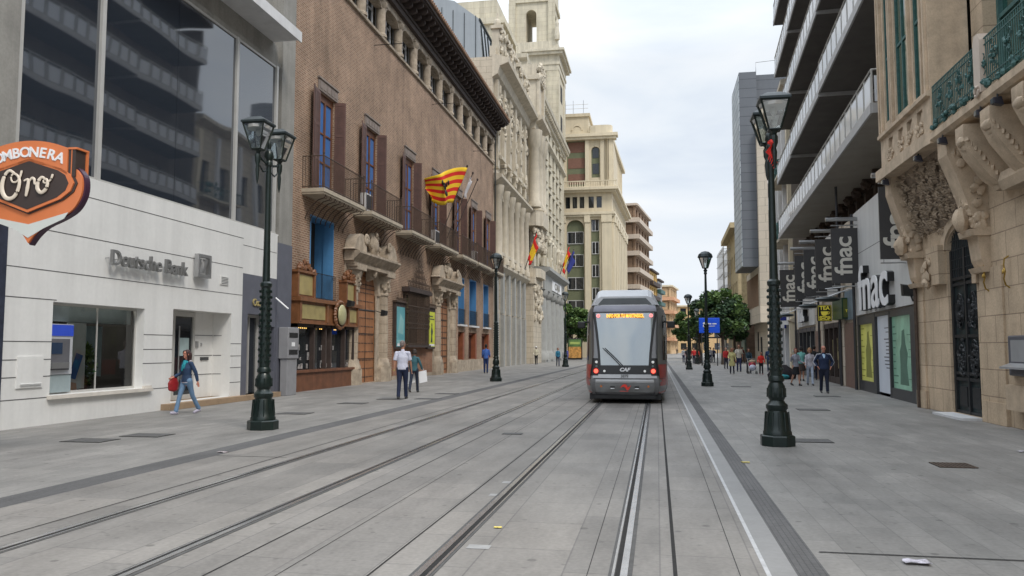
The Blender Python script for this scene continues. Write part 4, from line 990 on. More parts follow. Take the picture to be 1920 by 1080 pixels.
for uc in (18.9, 17.5, 16.0, 14.5):
    b = MB(RS)
    P = [(.0, 5.25), (.2, 5.2), (.5, 5.45), (.85, 5.95), (1.0, 6.3), (1.0, 6.62), (0, 6.62)]
    b.pdz(P, uc - .24, uc + .24)
    for k in range(10): b.ell((uc, .2 + .08 * k, 5.3 + .11 * k), (.29, .13, .13), 8, 5, jit=.1)
    b.build('scroll_bracket', M['sand_plain'], ss, smooth=True)
# closed bay
b = MB(RS); hs = [(22.6, 23.7, 8.25, 12.6), (21.45, 22.1, 8.2, 12.6), (24.25, 24.75, 8.35, 12.6)]
tri = [(c - .22, c + .22, 7.42, 7.82) for c in (21.75, 22.6, 23.4, 24.35)]
b.wall(20.9, 25.35, 7.06, 20, hs + tri, t=.16, d=.92)
b.add([(25.35, 0, 7.06), (25.35, .92, 7.06), (25.35, .92, 20), (25.35, 0, 20)], [(0, 1, 2, 3)]); b.add([(20.9, 0, 7.06), (20.9, .92, 7.06), (20.9, .92, 20), (20.9, 0, 20)], [(0, 1, 2, 3)])
b.box(21.1, 25.2, .3, .74, 7.08, 20)
b.build('bay_wall', M['sand_plain'], ss)
b = MB(RS)
for u in (21.05, 21.3, 22.3, 23.9, 24.05, 24.95, 25.2): b.box(u - .05, u + .05, .923, 1.0, 8.0, 19.5)
b.pdz([(.922, 7.95), (1.02, 7.98), (1.02, 8.08), (.922, 8.12)], 20.91, 25.34); b.pdz([(.922, 12.7), (1.08, 12.8), (.922, 13.0)], 20.91, 25.34)
b.build('bay_mouldings', M['sand_plain'], ss)
b = MB(RS)
for h in tri:
    c = (h[0] + h[1]) / 2; b.puz([(h[0] + .01, h[2] + .005), (c, h[3]), (h[1] - .01, h[2] + .005)], .77, .87)
    rr = random.Random(int(c * 5))
    for k in range(12): b.ell((c + rr.uniform(-.26, .26),   .94, 7.27 + rr.uniform(-.1, .2)), (.07, .04, .07), 6, 4, jit=.3)
b.build('bay_carving', M['sand_plain'], ss)
M['green_glass'] = glassmat('green_tinted_window', (.02, .07, .055), 1.7, .01)
for h in hs:
    b = MB(RS); b.box(h[0], h[0] + .05, .8, .88, h[2], 12.6); b.box(h[1] - .05, h[1], .8, .88, h[2], 12.6); b.box(h[0], h[1], .8, .87, 10.2, 10.28)
    if h[1] - h[0] > .8: b.box((h[0] + h[1]) / 2 - .03, (h[0] + h[1]) / 2 + .03, .8, .88, h[2], 12.6)
    f = b.build('bay_window', M['verd'], ss)
    b = MB(RS); b.box(h[0] + .02, h[1] - .02, .78, .84, h[2], 12.6); b.build('pane', M['green_glass'], f)
for h in ((17.4, 20.0), (13.2, 15.6)):
    b = MB(RS); b.box(h[0], h[0] + .12, -.45, -.3, 7, 12.2); b.box(h[1] - .12, h[1], -.45, -.3, 7, 12.2); b.box((h[0] + h[1]) / 2 - .06, (h[0] + h[1]) / 2 + .06, -.45, -.3, 7, 12.2)
    for z in (7.0, 9.4, 10.9): b.box(h[0], h[1], -.44, -.31, z, z + .1)
    f = b.build('balcony_window', M['verd'], ss)
    b = MB(RS); b.box(h[0], h[1], -.45, -.4, 7, 12.2); b.build('pane', M['green_glass'], f)
# green wrought railing with flowers
b = MB(RS); z0, z1 = 7.08, 8.12
for z in (z0 + .04, z0 + .18, z1 - .14, z1): b.tube([(8, .92, z), (20.75, .92, z)], .018, 5)
u = 10.0
while u < 20.75: b.tube([(u, .92, z0), (u, .92, z1)], .013, 5); u += .095
rl = b.build('railing', M['verd'], ss)
b = MB(RS); rr = random.Random(5); u = 10.2
while u < 20.5:
    for k in range(5):
        c = (u + rr.uniform(-.1, .1), .95, z0 + .5 + rr.uniform(-.22, .3)); r_ = rr.uniform(.06, .12)
        b.tube([(c[0] + r_ * math.cos(a) * (1 - a / 12), c[1], c[2] + r_ * math.sin(a) * (1 - a / 12)) for a in [j * .8 for j in range(9)]], .013, 4)
    for k in range(7): b.ell((u + rr.uniform(-.13, .13), .96 + rr.uniform(-.03, .05), z0 + .5 + rr.uniform(-.12, .12)), (.05, .03, .05), 6, 4, jit=.35)
    for k in range(6): b.ell((u + .3 + rr.uniform(-.1, .1), .99 + rr.uniform(-.03, .05), z0 + .02 + rr.uniform(-.06, .08)), (.07, .05, .06), 6, 4, jit=.3)
    u += .62
b.build('iron_flowers', M['verd'], rl)
b = MB(RS)
for u in (17.75, 14.3):
    b.puz([(u - .17, 7.0), (u + .17, 7.0), (u + .17, 8.1), (u + .1, 8.25), (u - .1, 8.25), (u - .17, 8.1)], .82, 1.02); b.tube([(u + .1 * math.cos(a), 1.04, 7.05 + .1 * math.sin(a)) for a in [j * .785 for j in range(8)]], .03, 6, close=True)
b.build('stone_post', mat('pale_post', (.55, .46, .38), .8, var=.1), ss)
fl5 = [('nearest floodlight under the green railing, at the right', 17.0), ('second floodlight under the green railing', 17.85), ('floodlight below the corner where the railing meets the bay', 20.1), ('floodlight under the middle of the carved bay', 21.9), ('farthest floodlight, at the far end under the bay', 24.9)]
for lab, u in fl5:
    t_ = thing('floodlight', (6.5, u, 6.6), lab, 'floodlight', 'floodlights under the carved balcony')
    b = MB(RS); b.pdz([(.85, 6.52), (1.03, 6.56), (1.05, 6.68), (.89, 6.70)], u - .08, u + .08); b.build('head', mat('flood_grey', (.05, .05, .065), .35, metal=.4) if u == 17.0 else bpy.data.materials['flood_grey'], t_, bevel=.012)
    b = MB(RS); b.pdz([(1.04, 6.57), (1.055, 6.57), (1.055, 6.66), (1.04, 6.66)], u - .06, u + .06); b.build('lens', M['pale_glass'], t_)
    b = MB(RS); b.tube([(u, .95, 6.66), (u, .93, 6.78)], .02, 5); b.build('bracket', M['iron'], t_)
# ================================================================ RIGHT: modern block with long balconies
RM = FT(7.92, 26.36, 2.86, -1)
mb_ = thing('balcony_block', (7.92, 27, 0), 'modern block with long dark-bottomed balconies above the shops', 'building')
U1 = 32.6
b = MB(RM); gh = [(-.3, 9.5, .0, 3.06), (13.0, 18.8, .0, 3.0), (22.5, 29.8, 0, 3.0), (30.5, 32.3, 0, 3)]
b.wall(-.68, U1, 0, 7.4, gh, t=.6); b.add([(-.68, 0, 7.4), (U1, 0, 7.4), (U1, -1.6, 7.4), (-.68, -1.6, 7.4)], [(0, 1, 2, 3)])
b.build('shop_level_wall', M['travertine'], mb_)
b = MB(RM); b.box(-.66, 9.45, .005, .1, 3.1, 7.42); b.box(22.3, 30, .005, .1, 3.1, 7.42); b.box(13.1, 18.7, .005, .1, 4.3, 7.42); b.build('white_fascia', M['shop_white'], mb_)
b = MB(RM); b.box(-.66, 9.45, .1, .104, 5.62, 5.64); b.box(22.3, 30, .1, .104, 5.62, 5.64); b.build('fascia_joint', M['seam'], mb_)
b = MB(RM); b.box(0, U1, -1.9, -1.6, 7.4, 27.5); b.box(0, .06, -10, -.01, 0, 27.5); b.box(U1 - .1, U1, -10, .0, 0, 28); b.build('upper_wall', mat('warm_concrete', (.27, .23, .19), .85, var=.1, scale=1, streak=.2), mb_)
b = MB(RM)
for q in range(8): b.box(9.2 + q * 0 + 0, 9.25, 0, 0, 0, 0) if 0 else None
b.box(9.5, 10.05, .005, .12, 0, 7.4); b.box(12.4, 12.95, .005, .12, 0, 7.4); b.box(18.85, 19.5, .005, .12, 0, 7.4); b.build('tan_pilaster', M['travertine'], mb_)
b = MB(RM); b.box(10.1, 12.35, .003, .1, 0, 2.85); b.box(19.6, 21.9, .003, .1, 0, 2.7); b.build('red_granite_pier', mat('red_granite', (.17, .095, .07), .5, var=.15, scale=4, fine=.1, streak=.1), mb_)
b = MB(RM); b.box(10.1, 12.35, .003, .06, 3.0, 4.3); b.build('blue_poster_panel', mat('pale_blue_panel', (.18, .25, .30), .4, var=.3, scale=1.5), mb_)
for u, zt_ in ((9.3, 7.4), (12.9, 9.3), (19.55, 7.4), (30.2, 7.4)):
    b = MB(RM); b.tube([(u, .2, 0 if u > 9 else 3.0), (u, .2, zt_)], .06, 8); b.build('drainpipe', M['dark_frame'], mb_)
b = MB(RM); u = 9.0
while u < U1 - 1: b.box(u, u + 1.6, -1.6, -1.55, 7.9, 9.1); u += 2.6
b.build('mezzanine_window', M['win_glass'], mb_)
u = 1.0
while u < U1:
    b = MB(RM); b.box(u - .12, u + .12, -1.5, -.75, 9.1, 9.36); b.ell((u, -.9, 9.1), (.3, .25, .22), 8, 5, jit=.2); b.box(u - .2, u + .2, -1.6, -1.25, 8.1, 9.3); b.build('soffit_bracket', M['rust_iron'], mb_); u += 2.15
# balconies
lv = [9.36, 13.45, 17.35, 21.15, 24.95]
def balc(u0, u1, z, first):
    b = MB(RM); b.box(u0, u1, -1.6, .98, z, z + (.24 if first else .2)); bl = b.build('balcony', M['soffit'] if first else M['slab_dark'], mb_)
    b = MB(RM); b.box(u0 - .02, u1, .98, 1.05, z - .03, z + .3)
    if u0 > 1: b.box(u0 - .03, u0 + .06, -1.6, .98, z - .03, z + .28)
    else: b.box(u0 - .06, u0, -1.6, .98, z - .03, z + .3)
    b.build('edge_fascia', M['slab_edge'] if 0 else M['concrete_pale'], bl)
    b = MB(RM); zt = z + 1.42
    b.tube([(u0, .99, zt), (u1, .99, zt)], .03, 6); b.tube([(u0, .99, zt - .16), (u1, .99, zt - .16)], .018, 5); b.tube([(u0, .99, z + .36), (u1, .99, z + .36)], .018, 5)
    if first: b.tube([(u0, .99, zt), (u0, -1.6, zt)], .03, 6)
    n = max(2, round((u1 - u0) / 1.18))
    for q in range(n + 1):
        u = u0 + (u1 - u0) * q / n; b.box(u - .02, u + .02, .95, 1.0, z + .28, zt)
        if q < n:
            b.box(u + .05, u + .08, .985, 1.01, z + .36, zt - .16); b.box(u + (u1 - u0) / n - .08, u + (u1 - u0) / n - .05, .985, 1.01, z + .36, zt - .16)
    b.build('railing', M['alu'], bl)
    b = MB(RM)
    for q in range(n):
        a = u0 + (u1 - u0) * q / n + .15; e_ = u0 + (u1 - u0) * (q + 1) / n - .15; b.box(a, e_, .995, 1.003, z + .38, zt - .2)
    if first: b.box(u0 + .0, u0 + .01, -1.5, .9, z + .36, zt - .2)
    b.build('panel', M['panel_white'], bl)
    # wall windows on this level
    if not first or 1:
        u = u0 + .6; b = MB(RM)
        while u < u1 - 1.5: b.box(u, u + 1.5, -1.6, -1.56, z + .4, z + 2.7); u += 2.4
        b.build('balcony_door', M['win_glass'], bl)
M['concrete_pale'] = mat('pale_balcony_edge', (.42, .41, .395), .7, var=.08, streak=.1)
M['panel_white'] = mat('milky_glass_panel', (.86, .88, .90), .25, var=.05, scale=.5, coat=1.0)
_t = M['panel_white'].node_tree; _p = _t.nodes['Principled BSDF']; _o = [n for n in _t.nodes if n.type == 'OUTPUT_MATERIAL'][0]
_tl = N(_t, 'ShaderNodeBsdfTranslucent', {0: (.92, .94, .96, 1)}); _mx = N(_t, 'ShaderNodeMixShader', {0: .42, 1: _p.outputs[0], 2: _tl.outputs[0]}); _t.links.new(_mx.outputs[0], _o.inputs[0])
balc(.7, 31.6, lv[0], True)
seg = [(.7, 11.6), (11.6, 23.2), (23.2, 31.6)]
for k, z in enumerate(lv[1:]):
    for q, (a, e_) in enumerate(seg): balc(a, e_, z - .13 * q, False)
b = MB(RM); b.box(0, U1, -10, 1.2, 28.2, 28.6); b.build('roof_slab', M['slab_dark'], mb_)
# bookshop front
fs = thing('glass_shop_front', (8.1, 31, 0), 'glass shop front with yellow and green window displays under the big white letters', 'shop front')
b = MB(RM)
for u0, u1 in ((-.3, .9), (3.7, 3.88), (6.1, 6.6), (9.3, 9.5)): b.box(u0, u1, -.12, .06, 0, 3.06)
b.box(.9, 3.7, -.1, .05, 0, .36); b.box(.9, 3.7, -.1, .05, 2.82, 3.06); b.box(6.6, 9.3, -.1, .05, 0, .42); b.box(6.6, 9.3, -.1, .05, 2.7, 3.06); b.box(3.88, 6.1, -.1, .05, 2.92, 3.06)
b.build('frame', M['dark_frame'], fs)
dispmat = {}
for nme, (u0, u1, z0, z1), colr, v_ in (('green_display', (.9, 3.7, .36, 2.82), (.17, .33, .24), .45), ('white_display', (3.95, 6.05, .1, 2.92), (.42, .46, .52), .06), ('yellow_display', (6.6, 9.3, .42, 2.7), (.45, .45, .10), .4)):
    b = MB(RM); b.box(u0, u1, -.08, -.03, z0, z1); d_ = b.build(nme, mat(nme, colr, .3, var=v_, scale=1.1, emit=colr, es=.14), fs)
    b = MB(RM); rr = random.Random(len(nme))
    if nme[0] == 'w':
        for k in range(11): b.box(u0 + .2, u0 + .2 + rr.uniform(.5, 1.0), -.03, -.026, 1.0 + k * .13 if k < 9 else 2.3 + (k - 9) * .15, 1.04 + k * .13 if k < 9 else 2.33 + (k - 9) * .15)
    else:
        cc = u0 + (u1 - u0) * .45; b.puz([(cc - .55, z0 + .15), (cc + .6, z0 + .15), (cc + .5, z0 + .8), (cc + .55, z0 + 1.25), (cc + .3, z0 + 1.5), (cc + .2, z0 + 1.95), (cc - .1, z0 + 2.0), (cc - .25, z0 + 1.5), (cc - .5, z0 + 1.2), (cc - .35, z0 + .8)], -.03, -.026)
        for k in range(9): zz = z0 + .12 + k * .24; b.box(u0 + .1, u0 + rr.uniform(.3, .9), -.026, -.023, zz, zz + .02); b.box(u1 - rr.uniform(.3, .8), u1 - .08, -.026, -.023, zz + .05, zz + .09)
    b.build('print', mat(nme + '_print', [c * .55 for c in colr] if nme[0] != 'w' else (.1, .1, .12), .6), d_)
b = MB(RM); b.box(-.3, 9.5, -2, -.36, 0, 3.1); b.build('interior_backing', M['dark_room'], fs)
def xy(u, d, z): return RM(u, d, z)
def signtext(txt, size, uc, zc, d0, ext, name, lab, bold=.02, face=None, shade=None, spacing=1.0, squash=1.0):
    t_ = thing(name, RM(uc, d0, zc), lab, 'sign')
    a = text_mb(txt, size, ext, lambda x, y, z: RM(uc - x * squash, d0 + z, zc + y), bold, spacing=spacing); a.build('letter_side', shade or M['black'], t_)
    a = text_mb(txt, size, .03, lambda x, y, z: RM(uc - x * squash, d0 + ext / 2 + .018 + z, zc + y), bold, spacing=spacing); a.build('letter_face', face or M['letter_white'], t_)
    return t_
signtext('fnac', 2.45, 5.0, 3.98, .2, .24, 'shop_sign', 'big raised white letters with deep black sides on the nearest white fascia', .03, squash=1.3)
signtext('fnac', 2.2, 26, 4.05, .22, .28, 'shop_sign', 'farther set of raised white letters with black sides, beyond the tea sign', .03, squash=.92)
pj = thing('projector_lamp', (7.8, 26.6, 3.6), 'black square floodlight on an arm in front of the big white letters', 'floodlight')
b = MB(); b.add([(7.52, 26.42, 3.38), (8.02, 26.42, 3.34), (8.02, 26.42, 3.62), (7.5, 26.42, 3.68), (7.52, 26.66, 3.36), (8.02, 26.66, 3.32), (8.02, 26.66, 3.66), (7.5, 26.66, 3.74)], [(0, 1, 2, 3), (4, 5, 6, 7), (0, 1, 5, 4), (1, 2, 6, 5), (2, 3, 7, 6), (3, 0, 4, 7)]); b.build('head', M['black'], pj)
b = MB(); b.tube([(7.75, 26.5, 3.36), (7.8, 26.5, 3.2), (8.0, 26.5, 3.18)], .03, 5); b.build('arm', M['iron'], pj)
# vertical banners
BN = [(27.25, 7.1, 1.02, 6.93, 2.35, 'nearest dark vertical banner, half hidden by the carved corbel'), (35.0, 7.2, 1.05, 6.72, 2.3, 'frontmost fully visible banner of the overlapping four'),
      (38.4, 7.2, 1.05, 6.72, 2.3, 'dark banner showing mostly behind the frontmost one'), (41.3, 7.2, 1.05, 6.6, 2.3, 'third of the overlapping dark banners, a little lower'),
      (44.0, 7.2, 1.05, 6.6, 2.3, 'dark banner only half visible behind the third one'), (49.2, 7.2, 1.1, 6.35, 2.2, 'farthest dark banner, just right of the big lamp post')]
for i, (y, x0, w, zt, h, lab) in enumerate(BN):
    t_ = thing('vertical_banner', (x0, y, zt - h), lab, 'banner', 'dark vertical banners over the shop pavement')
    b = MB(); b.box(x0, x0 + w, y - .04, y + .04, zt - h, zt); b.build('panel', M['grey_sign'], t_)
    wallx = 8.1 + .05 * (y - 27)
    b = MB(); b.tube([(x0 - .2, y + .0, zt + .38), (wallx, y, zt + .38)], .085, 8); b.tube([(x0, y, zt + .12), (wallx, y, zt + .12)], .025, 6); b.tube([(x0, y, zt - h - .12), (wallx, y, zt - h - .12)], .025, 6); b.tube([(x0 + .1, y, zt - h - .12), (x0 + .1, y, zt - h)], .012, 4)
    b.build('arm', M['steel'], t_)
    a = text_mb('fnac', 1.05, .02, lambda px, py, z, x0=x0, w=w, y=y, zt=zt, h=h: (x0 + w * .47 - py * .92, y - .052 - z, zt - h / 2 + px * 1.0), .018, spacing=.95); a.build('lettering', M['letter'], t_)
# tea shop signs
ts = thing('tea_sign', (7.65, 40.6, 3.0), 'square black sign with yellow cup and TEA SHOP lettering', 'sign')
b = MB(); b.box(7.62, 8.3, 40.55, 40.7, 3.02, 3.82); b.build('board', M['black'], ts, bevel=.05)
b = MB(); mY = mat('sign_yellow', (.75, .65, .08), .5, emit=(.6, .5, .05), es=.15)
b.puz([], 0, 0) if 0 else None
cup = MB(lambda u, d, z: (u, 40.54 - d, z)); cup.puz([(7.78, 3.5), (8.12, 3.5), (8.08, 3.36), (8.0, 3.29), (7.88, 3.29), (7.81, 3.36)], 0, .02); cup.tube([(8.1, .01, 3.48), (8.19, .01, 3.46), (8.16, .01, 3.38), (8.08, .01, 3.37)], .018, 5); cup.box(7.72, 8.2, 0, .015, 3.24, 3.27)
for q in ((7.66, 8.26, 3.06, 3.075), (7.66, 8.26, 3.765, 3.78)): cup.box(q[0], q[1], 0, .01, q[2], q[3])
cup.box(7.66, 7.675, 0, .01, 3.075, 3.765); cup.box(8.245, 8.26, 0, .01, 3.075, 3.765); cup.build('cup_emblem', mY, ts)
a = text_mb('TEA', .26, .015, lambda x, y, z: (7.96 + x, 40.53 - z, 3.65 + y), .006); a.build('upper_lettering', mY, ts)
a = text_mb('SHOP', .2, .015, lambda x, y, z: (7.96 + x, 40.53 - z, 3.15 + y), .006); a.build('lower_lettering', mY, ts)
gs = thing('green_box_sign', (8.1, 39.5, 3.2), 'dark green box sign with small gold lettering beside the tea sign', 'sign')
b = MB(); b.box(8.2, 8.75, 38.0, 40.0, 3.05, 4.0); b.build('box', mat('bottle_green', (.02, .06, .03), .4), gs)
b = MB(); b.box(8.26, 8.69, 37.985, 38.0, 3.12, 3.93); b.build('front_panel', mat('moss_panel', (.12, .14, .03), .4), gs)
a = text_mb('TEA', .16, .01, lambda x, y, z: (8.48 + x, 37.98 - z, 3.4 + y), .004); a.build('lettering', mY, gs)
aw = ['dark boat-shaped lamp shade above the blue poster panel', 'dark boat-shaped lamp shade above the green box sign', 'boat-shaped lamp shade beyond the far raised letters']
for k, u in enumerate((10.9, 17.0, 28.5)):
    t_ = thing('street_wall_lamp', RM(u, 1, 3.6), aw[k], 'wall lamp', 'boat-shaped wall lamps')
    b = MB(RM); b.ell((u, 1.0, 3.9), (.5, .55, .12), 14, 6); b.build('shade', M['lamp_roof'], t_, smooth=True)
    b = MB(RM); b.tube([(u, 1.0, 4.0), (u, .05, 4.35)], .03, 6); b.tube([(u + .6, 1.0, 4.4), (u - .6, .05, 4.42)], .02, 5); b.build('arm', M['steel'], t_)
# tea shop and second shop glazing
for nme, lab, u0, u1, cl in (('tea_shop_front', 'narrow dark tea shop front with bright goods between granite piers', 13.0, 18.8, 1), ('glass_shop_front', 'second dark glass shop front beyond the tea shop', 22.5, 29.8, 2), ('glass_shop_front', 'farthest dark shop front of the block with the long balconies', 30.5, 32.3, 3)):
    t_ = thing(nme, RM((u0 + u1) / 2, 0, 0), lab, 'shop front')
    b = MB(RM); n = 4
    for q in range(n + 1): u = u0 + (u1 - u0) * q / n; b.box(u - .1, u + .1, -.2, .04, 0, 3.0)
    b.box(u0, u1, -.2, .03, 2.75, 2.998); b.box(u0, u1, -.2, .03, 0, .3); b.build('frame', M['dark_frame'] if cl > 1 else M['wood_dark'], t_)
    b = MB(RM); b.box(u0, u1, -.16, -.12, .3, 2.75); b.build('glass', M['win_glass'], t_)
    b = MB(RM); rr = random.Random(cl)
    for q in range(9): u = rr.uniform(u0 + .2, u1 - .5); b.box(u, u + rr.uniform(.1, .35), -.12, -.105, .5 + rr.random(), 1.3 + rr.random() * 1.2)
    b.build('goods', mat('goods_%d' % cl, [(.3, .25, .12), (.25, .28, .26), (.3, .2, .12)][cl - 1], .5, var=.7, scale=3), t_)
# ================================================================ RIGHT: pale pilastered house beyond
RN = FT(9.62, 59.0, 2.86, -1)
ph = thing('pilastered_house', (9.7, 60, 0), 'pale house with white pilasters and a dark green balcony beyond the long balconies', 'building')
wn = [(1.2 + 3.4 * k, 2.6 + 3.4 * k, z, z + 2.7) for k in range(4) for z in (5.6, 10.2, 14.8)]
b = MB(RN); b.wall(0.05, 14.5, 0, 21, wn + [(1.0, 13.5, .0, 3.2)], t=.4); b.box(14.44, 14.5, -10, -.01, 0, 21); b.box(0.05, 14.5, -10, -.6, 0, 21); b.build('wall', M['pale_stone'], ph)
for k in range(5):
    b = MB(RN); b.box(.25 + 3.4 * k, .8 + 3.4 * k if k < 4 else 14.3, .003, .28, 3.6, 20); b.box(.2 + 3.4 * k, .85 + 3.4 * k if k < 4 else 14.3, .002, .36, 0, 3.6); b.build('pilaster', M['slab_edge'] if k != 0 else M['cream_trim'], ph)
b = MB(RN); b.pdz([(0, 20.4), (.6, 20.8), (.6, 21.1), (0, 21.2)], .05, 14.5); b.pdz([(0, 3.5), (.5, 3.7), (0, 3.9)], .05, 14.5); b.build('cornice', M['pale_plain'], ph)
for h in wn:
    b = MB(RN); b.box(h[0], h[1], -.38, -.33, h[2], h[3]); b.build('window', M['win_glass'], ph)
for z in (9.5, 14.2):
    b = MB(RN); b.box(.4, 6.5, 0, .9, z, z + .18); bb = b.build('balcony', M['pale_plain'], ph)
    b = MB(RN)
    for zz in (z + .25, z + 1.15): b.tube([(.45, .1, zz), (.45, .85, zz), (6.4, .85, zz), (6.4, .1, zz)], .03, 5)
    u = .45
    while u < 6.4: b.tube([(u, .85, z + .2), (u, .85, z + 1.15)], .018, 4); u += .22
    rr = random.Random(int(z))
    for q in range(14): b.ell((.45 + rr.uniform(0, 3), .9, z + rr.uniform(.3, 1.4)), (.14, .1, .16), 6, 4, jit=.3)
    b.build('railing', M['verd'], bb)
b = MB(RN); b.box(1.2, 13.3, -.35, -.3, 0, 3.2); b.build('shop_glass', M['win_glass'], ph)
for k, (u, z, m_, lab) in enumerate(((.6, 3.4, 'letter_white', 'small white square sign beside the yellow stone pilaster'), (3.2, 3.2, 'letter_white', 'larger pale sign beyond, partly behind the big lamp post'))):
    t_ = thing('small_sign', RN(u, .7, z), lab, 'sign'); b = MB(RN); b.box(u - .04, u + .04, .4, 1.2, z, z + .9); b.build('panel', M[m_], t_)
    b = MB(RN); b.box(u - .06, u - .04, .55, .95, z + .3, z + .6) if k == 0 else b.box(u - .1, u - .04, .3, .45, z, z + .9); b.build('mark', M['blueflag'], t_)
# ================================================================ LEFT far: baroque house
BQ = FT(-14.55, 0, 0, 1)
bq = thing('baroque_house', (-14.55, 82, 0), 'pale ornate baroque house with columns next to the brick palace', 'building')
gh = [(72 + 3.1 * k, 73.9 + 3.1 * k, z0, z1) for k in range(5) for z0, z1 in ((1.1, 4.6), (5.4, 8.4))]
uh = [(72.2 + 3.1 * k, 73.7 + 3.1 * k, z0, z1) for k in range(5) for z0, z1 in ((10.6, 15.6), (19.6, 24.6))]
b = MB(BQ); b.wall(70.3, 95.4, 0, 27, gh + uh + [(89.6, 92.8, 0, 6.5), (89.9, 92.4, 10.4, 15.5), (90.0, 92.2, 19.4, 24.6)], t=.5)
b.box(70.35, 95.35, -12, -.7, 0, 28.45); b.add([(95.4, 0, 0), (95.4, -12, 0), (95.4, -12, 28.5), (95.4, 0, 28.5)], [(0, 1, 2, 3)]); b.add([(70.3, 0, 0), (70.3, -12, 0), (70.3, -12, 28.5), (70.3, 0, 28.5)], [(0, 1, 2, 3)])
b.build('wall', M['pale_stone'], bq)
for h in gh + uh + [(89.9, 92.4, 10.4, 15.5), (90.0, 92.2, 19.4, 24.6), (89.6, 92.8, 0, 6.5)]:
    b = MB(BQ); b.box(h[0], h[1], -.48, -.42, h[2], h[3]); f = b.build('window', M['win_glass'], bq)
    b = MB(BQ); c = (h[0] + h[1]) / 2; b.box(c - .05, c + .05, -.42, -.34, h[2], h[3]); b.box(h[0], h[1], -.42, -.35, h[3] - 1.1, h[3] - 1.0); b.build('frame', M['concrete'] if h[2] < 9 else M['slab_edge'], f)
for k in range(6):
    c = 71.5 + 3.1 * k
    b = MB(BQ); b.box(c - .4, c + .4, .003, .35, 0, 4.9); b.box(c - .4, c + .4, .003, .3, 5.0, 8.9); b.build('lower_pilaster', M['grey_stone'], bq)
    b = MB(BQ); b.lathe(c, .32, [(.5, 9.6), (.5, 10), (.4, 10.2), (.42, 12), (.37, 15.7), (.5, 15.9), (.6, 16.7)], 12); b.build('column', M['pale_plain'], bq, smooth=True)
    b = MB(BQ); b.box(c - .45, c + .45, .003, .4, 18.3, 26.6); rr = random.Random(k)
    for q in range(9): b.ell((c + rr.uniform(-.3, .3), .42, rr.uniform(18.8, 26)), (rr.uniform(.15, .32), .18, rr.uniform(.2, .5)), 6, 4, jit=.35)
    b.build('carved_pilaster', M['pale_plain'], bq)
b = MB(BQ); rr = random.Random(77)
for h in uh:
    c = (h[0] + h[1]) / 2
    b.arch(c, .75, 1.1, h[3], .0, .35, n=8, k=.6)
    for q in range(10): b.ell((c + rr.uniform(-.6, .6), .25, h[3] + .5 + rr.uniform(-.2, .7)), (.2, .16, .2), 6, 4, jit=.3)
    b.box(h[0] - .25, h[1] + .25, 0, .6, h[2] - .3, h[2])
b.build('window_dressing', M['pale_plain'], bq)
b = MB(BQ)
for z, p in ((9.0, .6), (17.0, .9)): b.pdz([(0, z - .3), (p * .5, z), (p, z + .3), (p, z + .55), (0, z + .7)], 70.3, 95.5)
b.pdz([(0, 26.6), (.5, 26.9), (.7, 27.6), (1.5, 27.9), (1.55, 28.3), (0, 28.8)], 70.3, 88.9); b.pdz([(0, 26.6), (1.1, 26.9), (1.2, 27.6), (2.0, 27.9), (2.05, 28.3), (0, 28.8)], 88.902, 95.8)
b.build('cornice', M['pale_plain'], bq)
b = MB(BQ); b.box(89, 95.3, .003, .9, 0, 9); b.box(88.8, 95.35, .003, 1.1, 9.0, 9.8); b.build('end_bay', M['pale_stone'], bq)
for c in (89.6, 92.4, 95.0):
    b = MB(BQ); b.lathe(c, .95, [(.8, 17.8), (.8, 18.3), (.62, 18.6), (.65, 21), (.56, 24.6), (.7, 24.8), (.9, 26.2), (.95, 26.7)], 14); b.build('tall_column', M['pale_plain'], bq, smooth=True)
b = MB(BQ); b.pud([(89.3, 0), (89.3, 1.2), (90.2, 1.9), (94.2, 1.9), (95.2, 1.2), (95.2, 0)], 15.7, 17.4); b.pud([(89.5, 0), (89.5, 1.1), (90.4, 1.6), (94, 1.6), (95, 1.1), (95, 0)], 9.8, 10.8)
rr = random.Random(4)
for q in range(60): b.ell((rr.uniform(89.4, 95.2), rr.uniform(.9, 1.5), rr.uniform(13.2, 15.7)), (.35, .3, .4), 6, 4, jit=.3)
for q in range(40): b.ell((rr.uniform(89.4, 95.2), 1.0, rr.uniform(5.0, 9.2)), (.3, .25, .4), 6, 4, jit=.3)
b.build('carved_bay', M['pale_plain'], bq)
b = MB(BQ); b.box(90.3, 94.6, -.9, 1.2, 28.7, 33.0); b.box(90, 94.9, -1, 1.5, 33.0, 33.5); b.box(90.6, 94.2, -.8, 1.1, 33.5, 35.0); b.box(90.2, 90.9, 1.2, 1.5, 28.8, 33); b.box(94.0, 94.7, 1.2, 1.5, 28.8, 33)
for q in range(30): b.ell((rr.uniform(90.2, 94.8), 1.4, rr.uniform(33.2, 35.2)), (.35, .3, .4), 6, 4, jit=.3)
b.build('attic_pavilion', M['pale_plain'], bq)
b = MB(BQ)
for q in range(7):
    c = 71.6 + q * 2.6; b.box(c - .55, c + .55, -.2, .5, 28.6, 31.4); b.box(c - .75, c + .75, -.3, .75, 31.4, 31.7); b.ell((c, .2, 32.1), (.35, .35, .5), 8, 6); b.tube([(c, .2, 32.4), (c, .2, 33.1)], .08, 6)
    for k in range(5): b.ell((c + rr.uniform(-.7, .7), .6, 30.3 + rr.uniform(-.9, 1.1)), (.25, .2, .28), 6, 4, jit=.3)
b.box(70.5, 89, -.3, .2, 28.6, 29.6); b.build('attic_dormers', M['pale_plain'], bq)
zn = thing('zinc_attic', (-16.1, 75, 28), 'grey zinc clad attic with slanted glazing above the palace eaves', 'attic')
b = MB(); pts = [(-15.5, 26.0), (-16.1, 32.7), (-18.5, 34.6), (-24, 36), (-24, 26.0)]
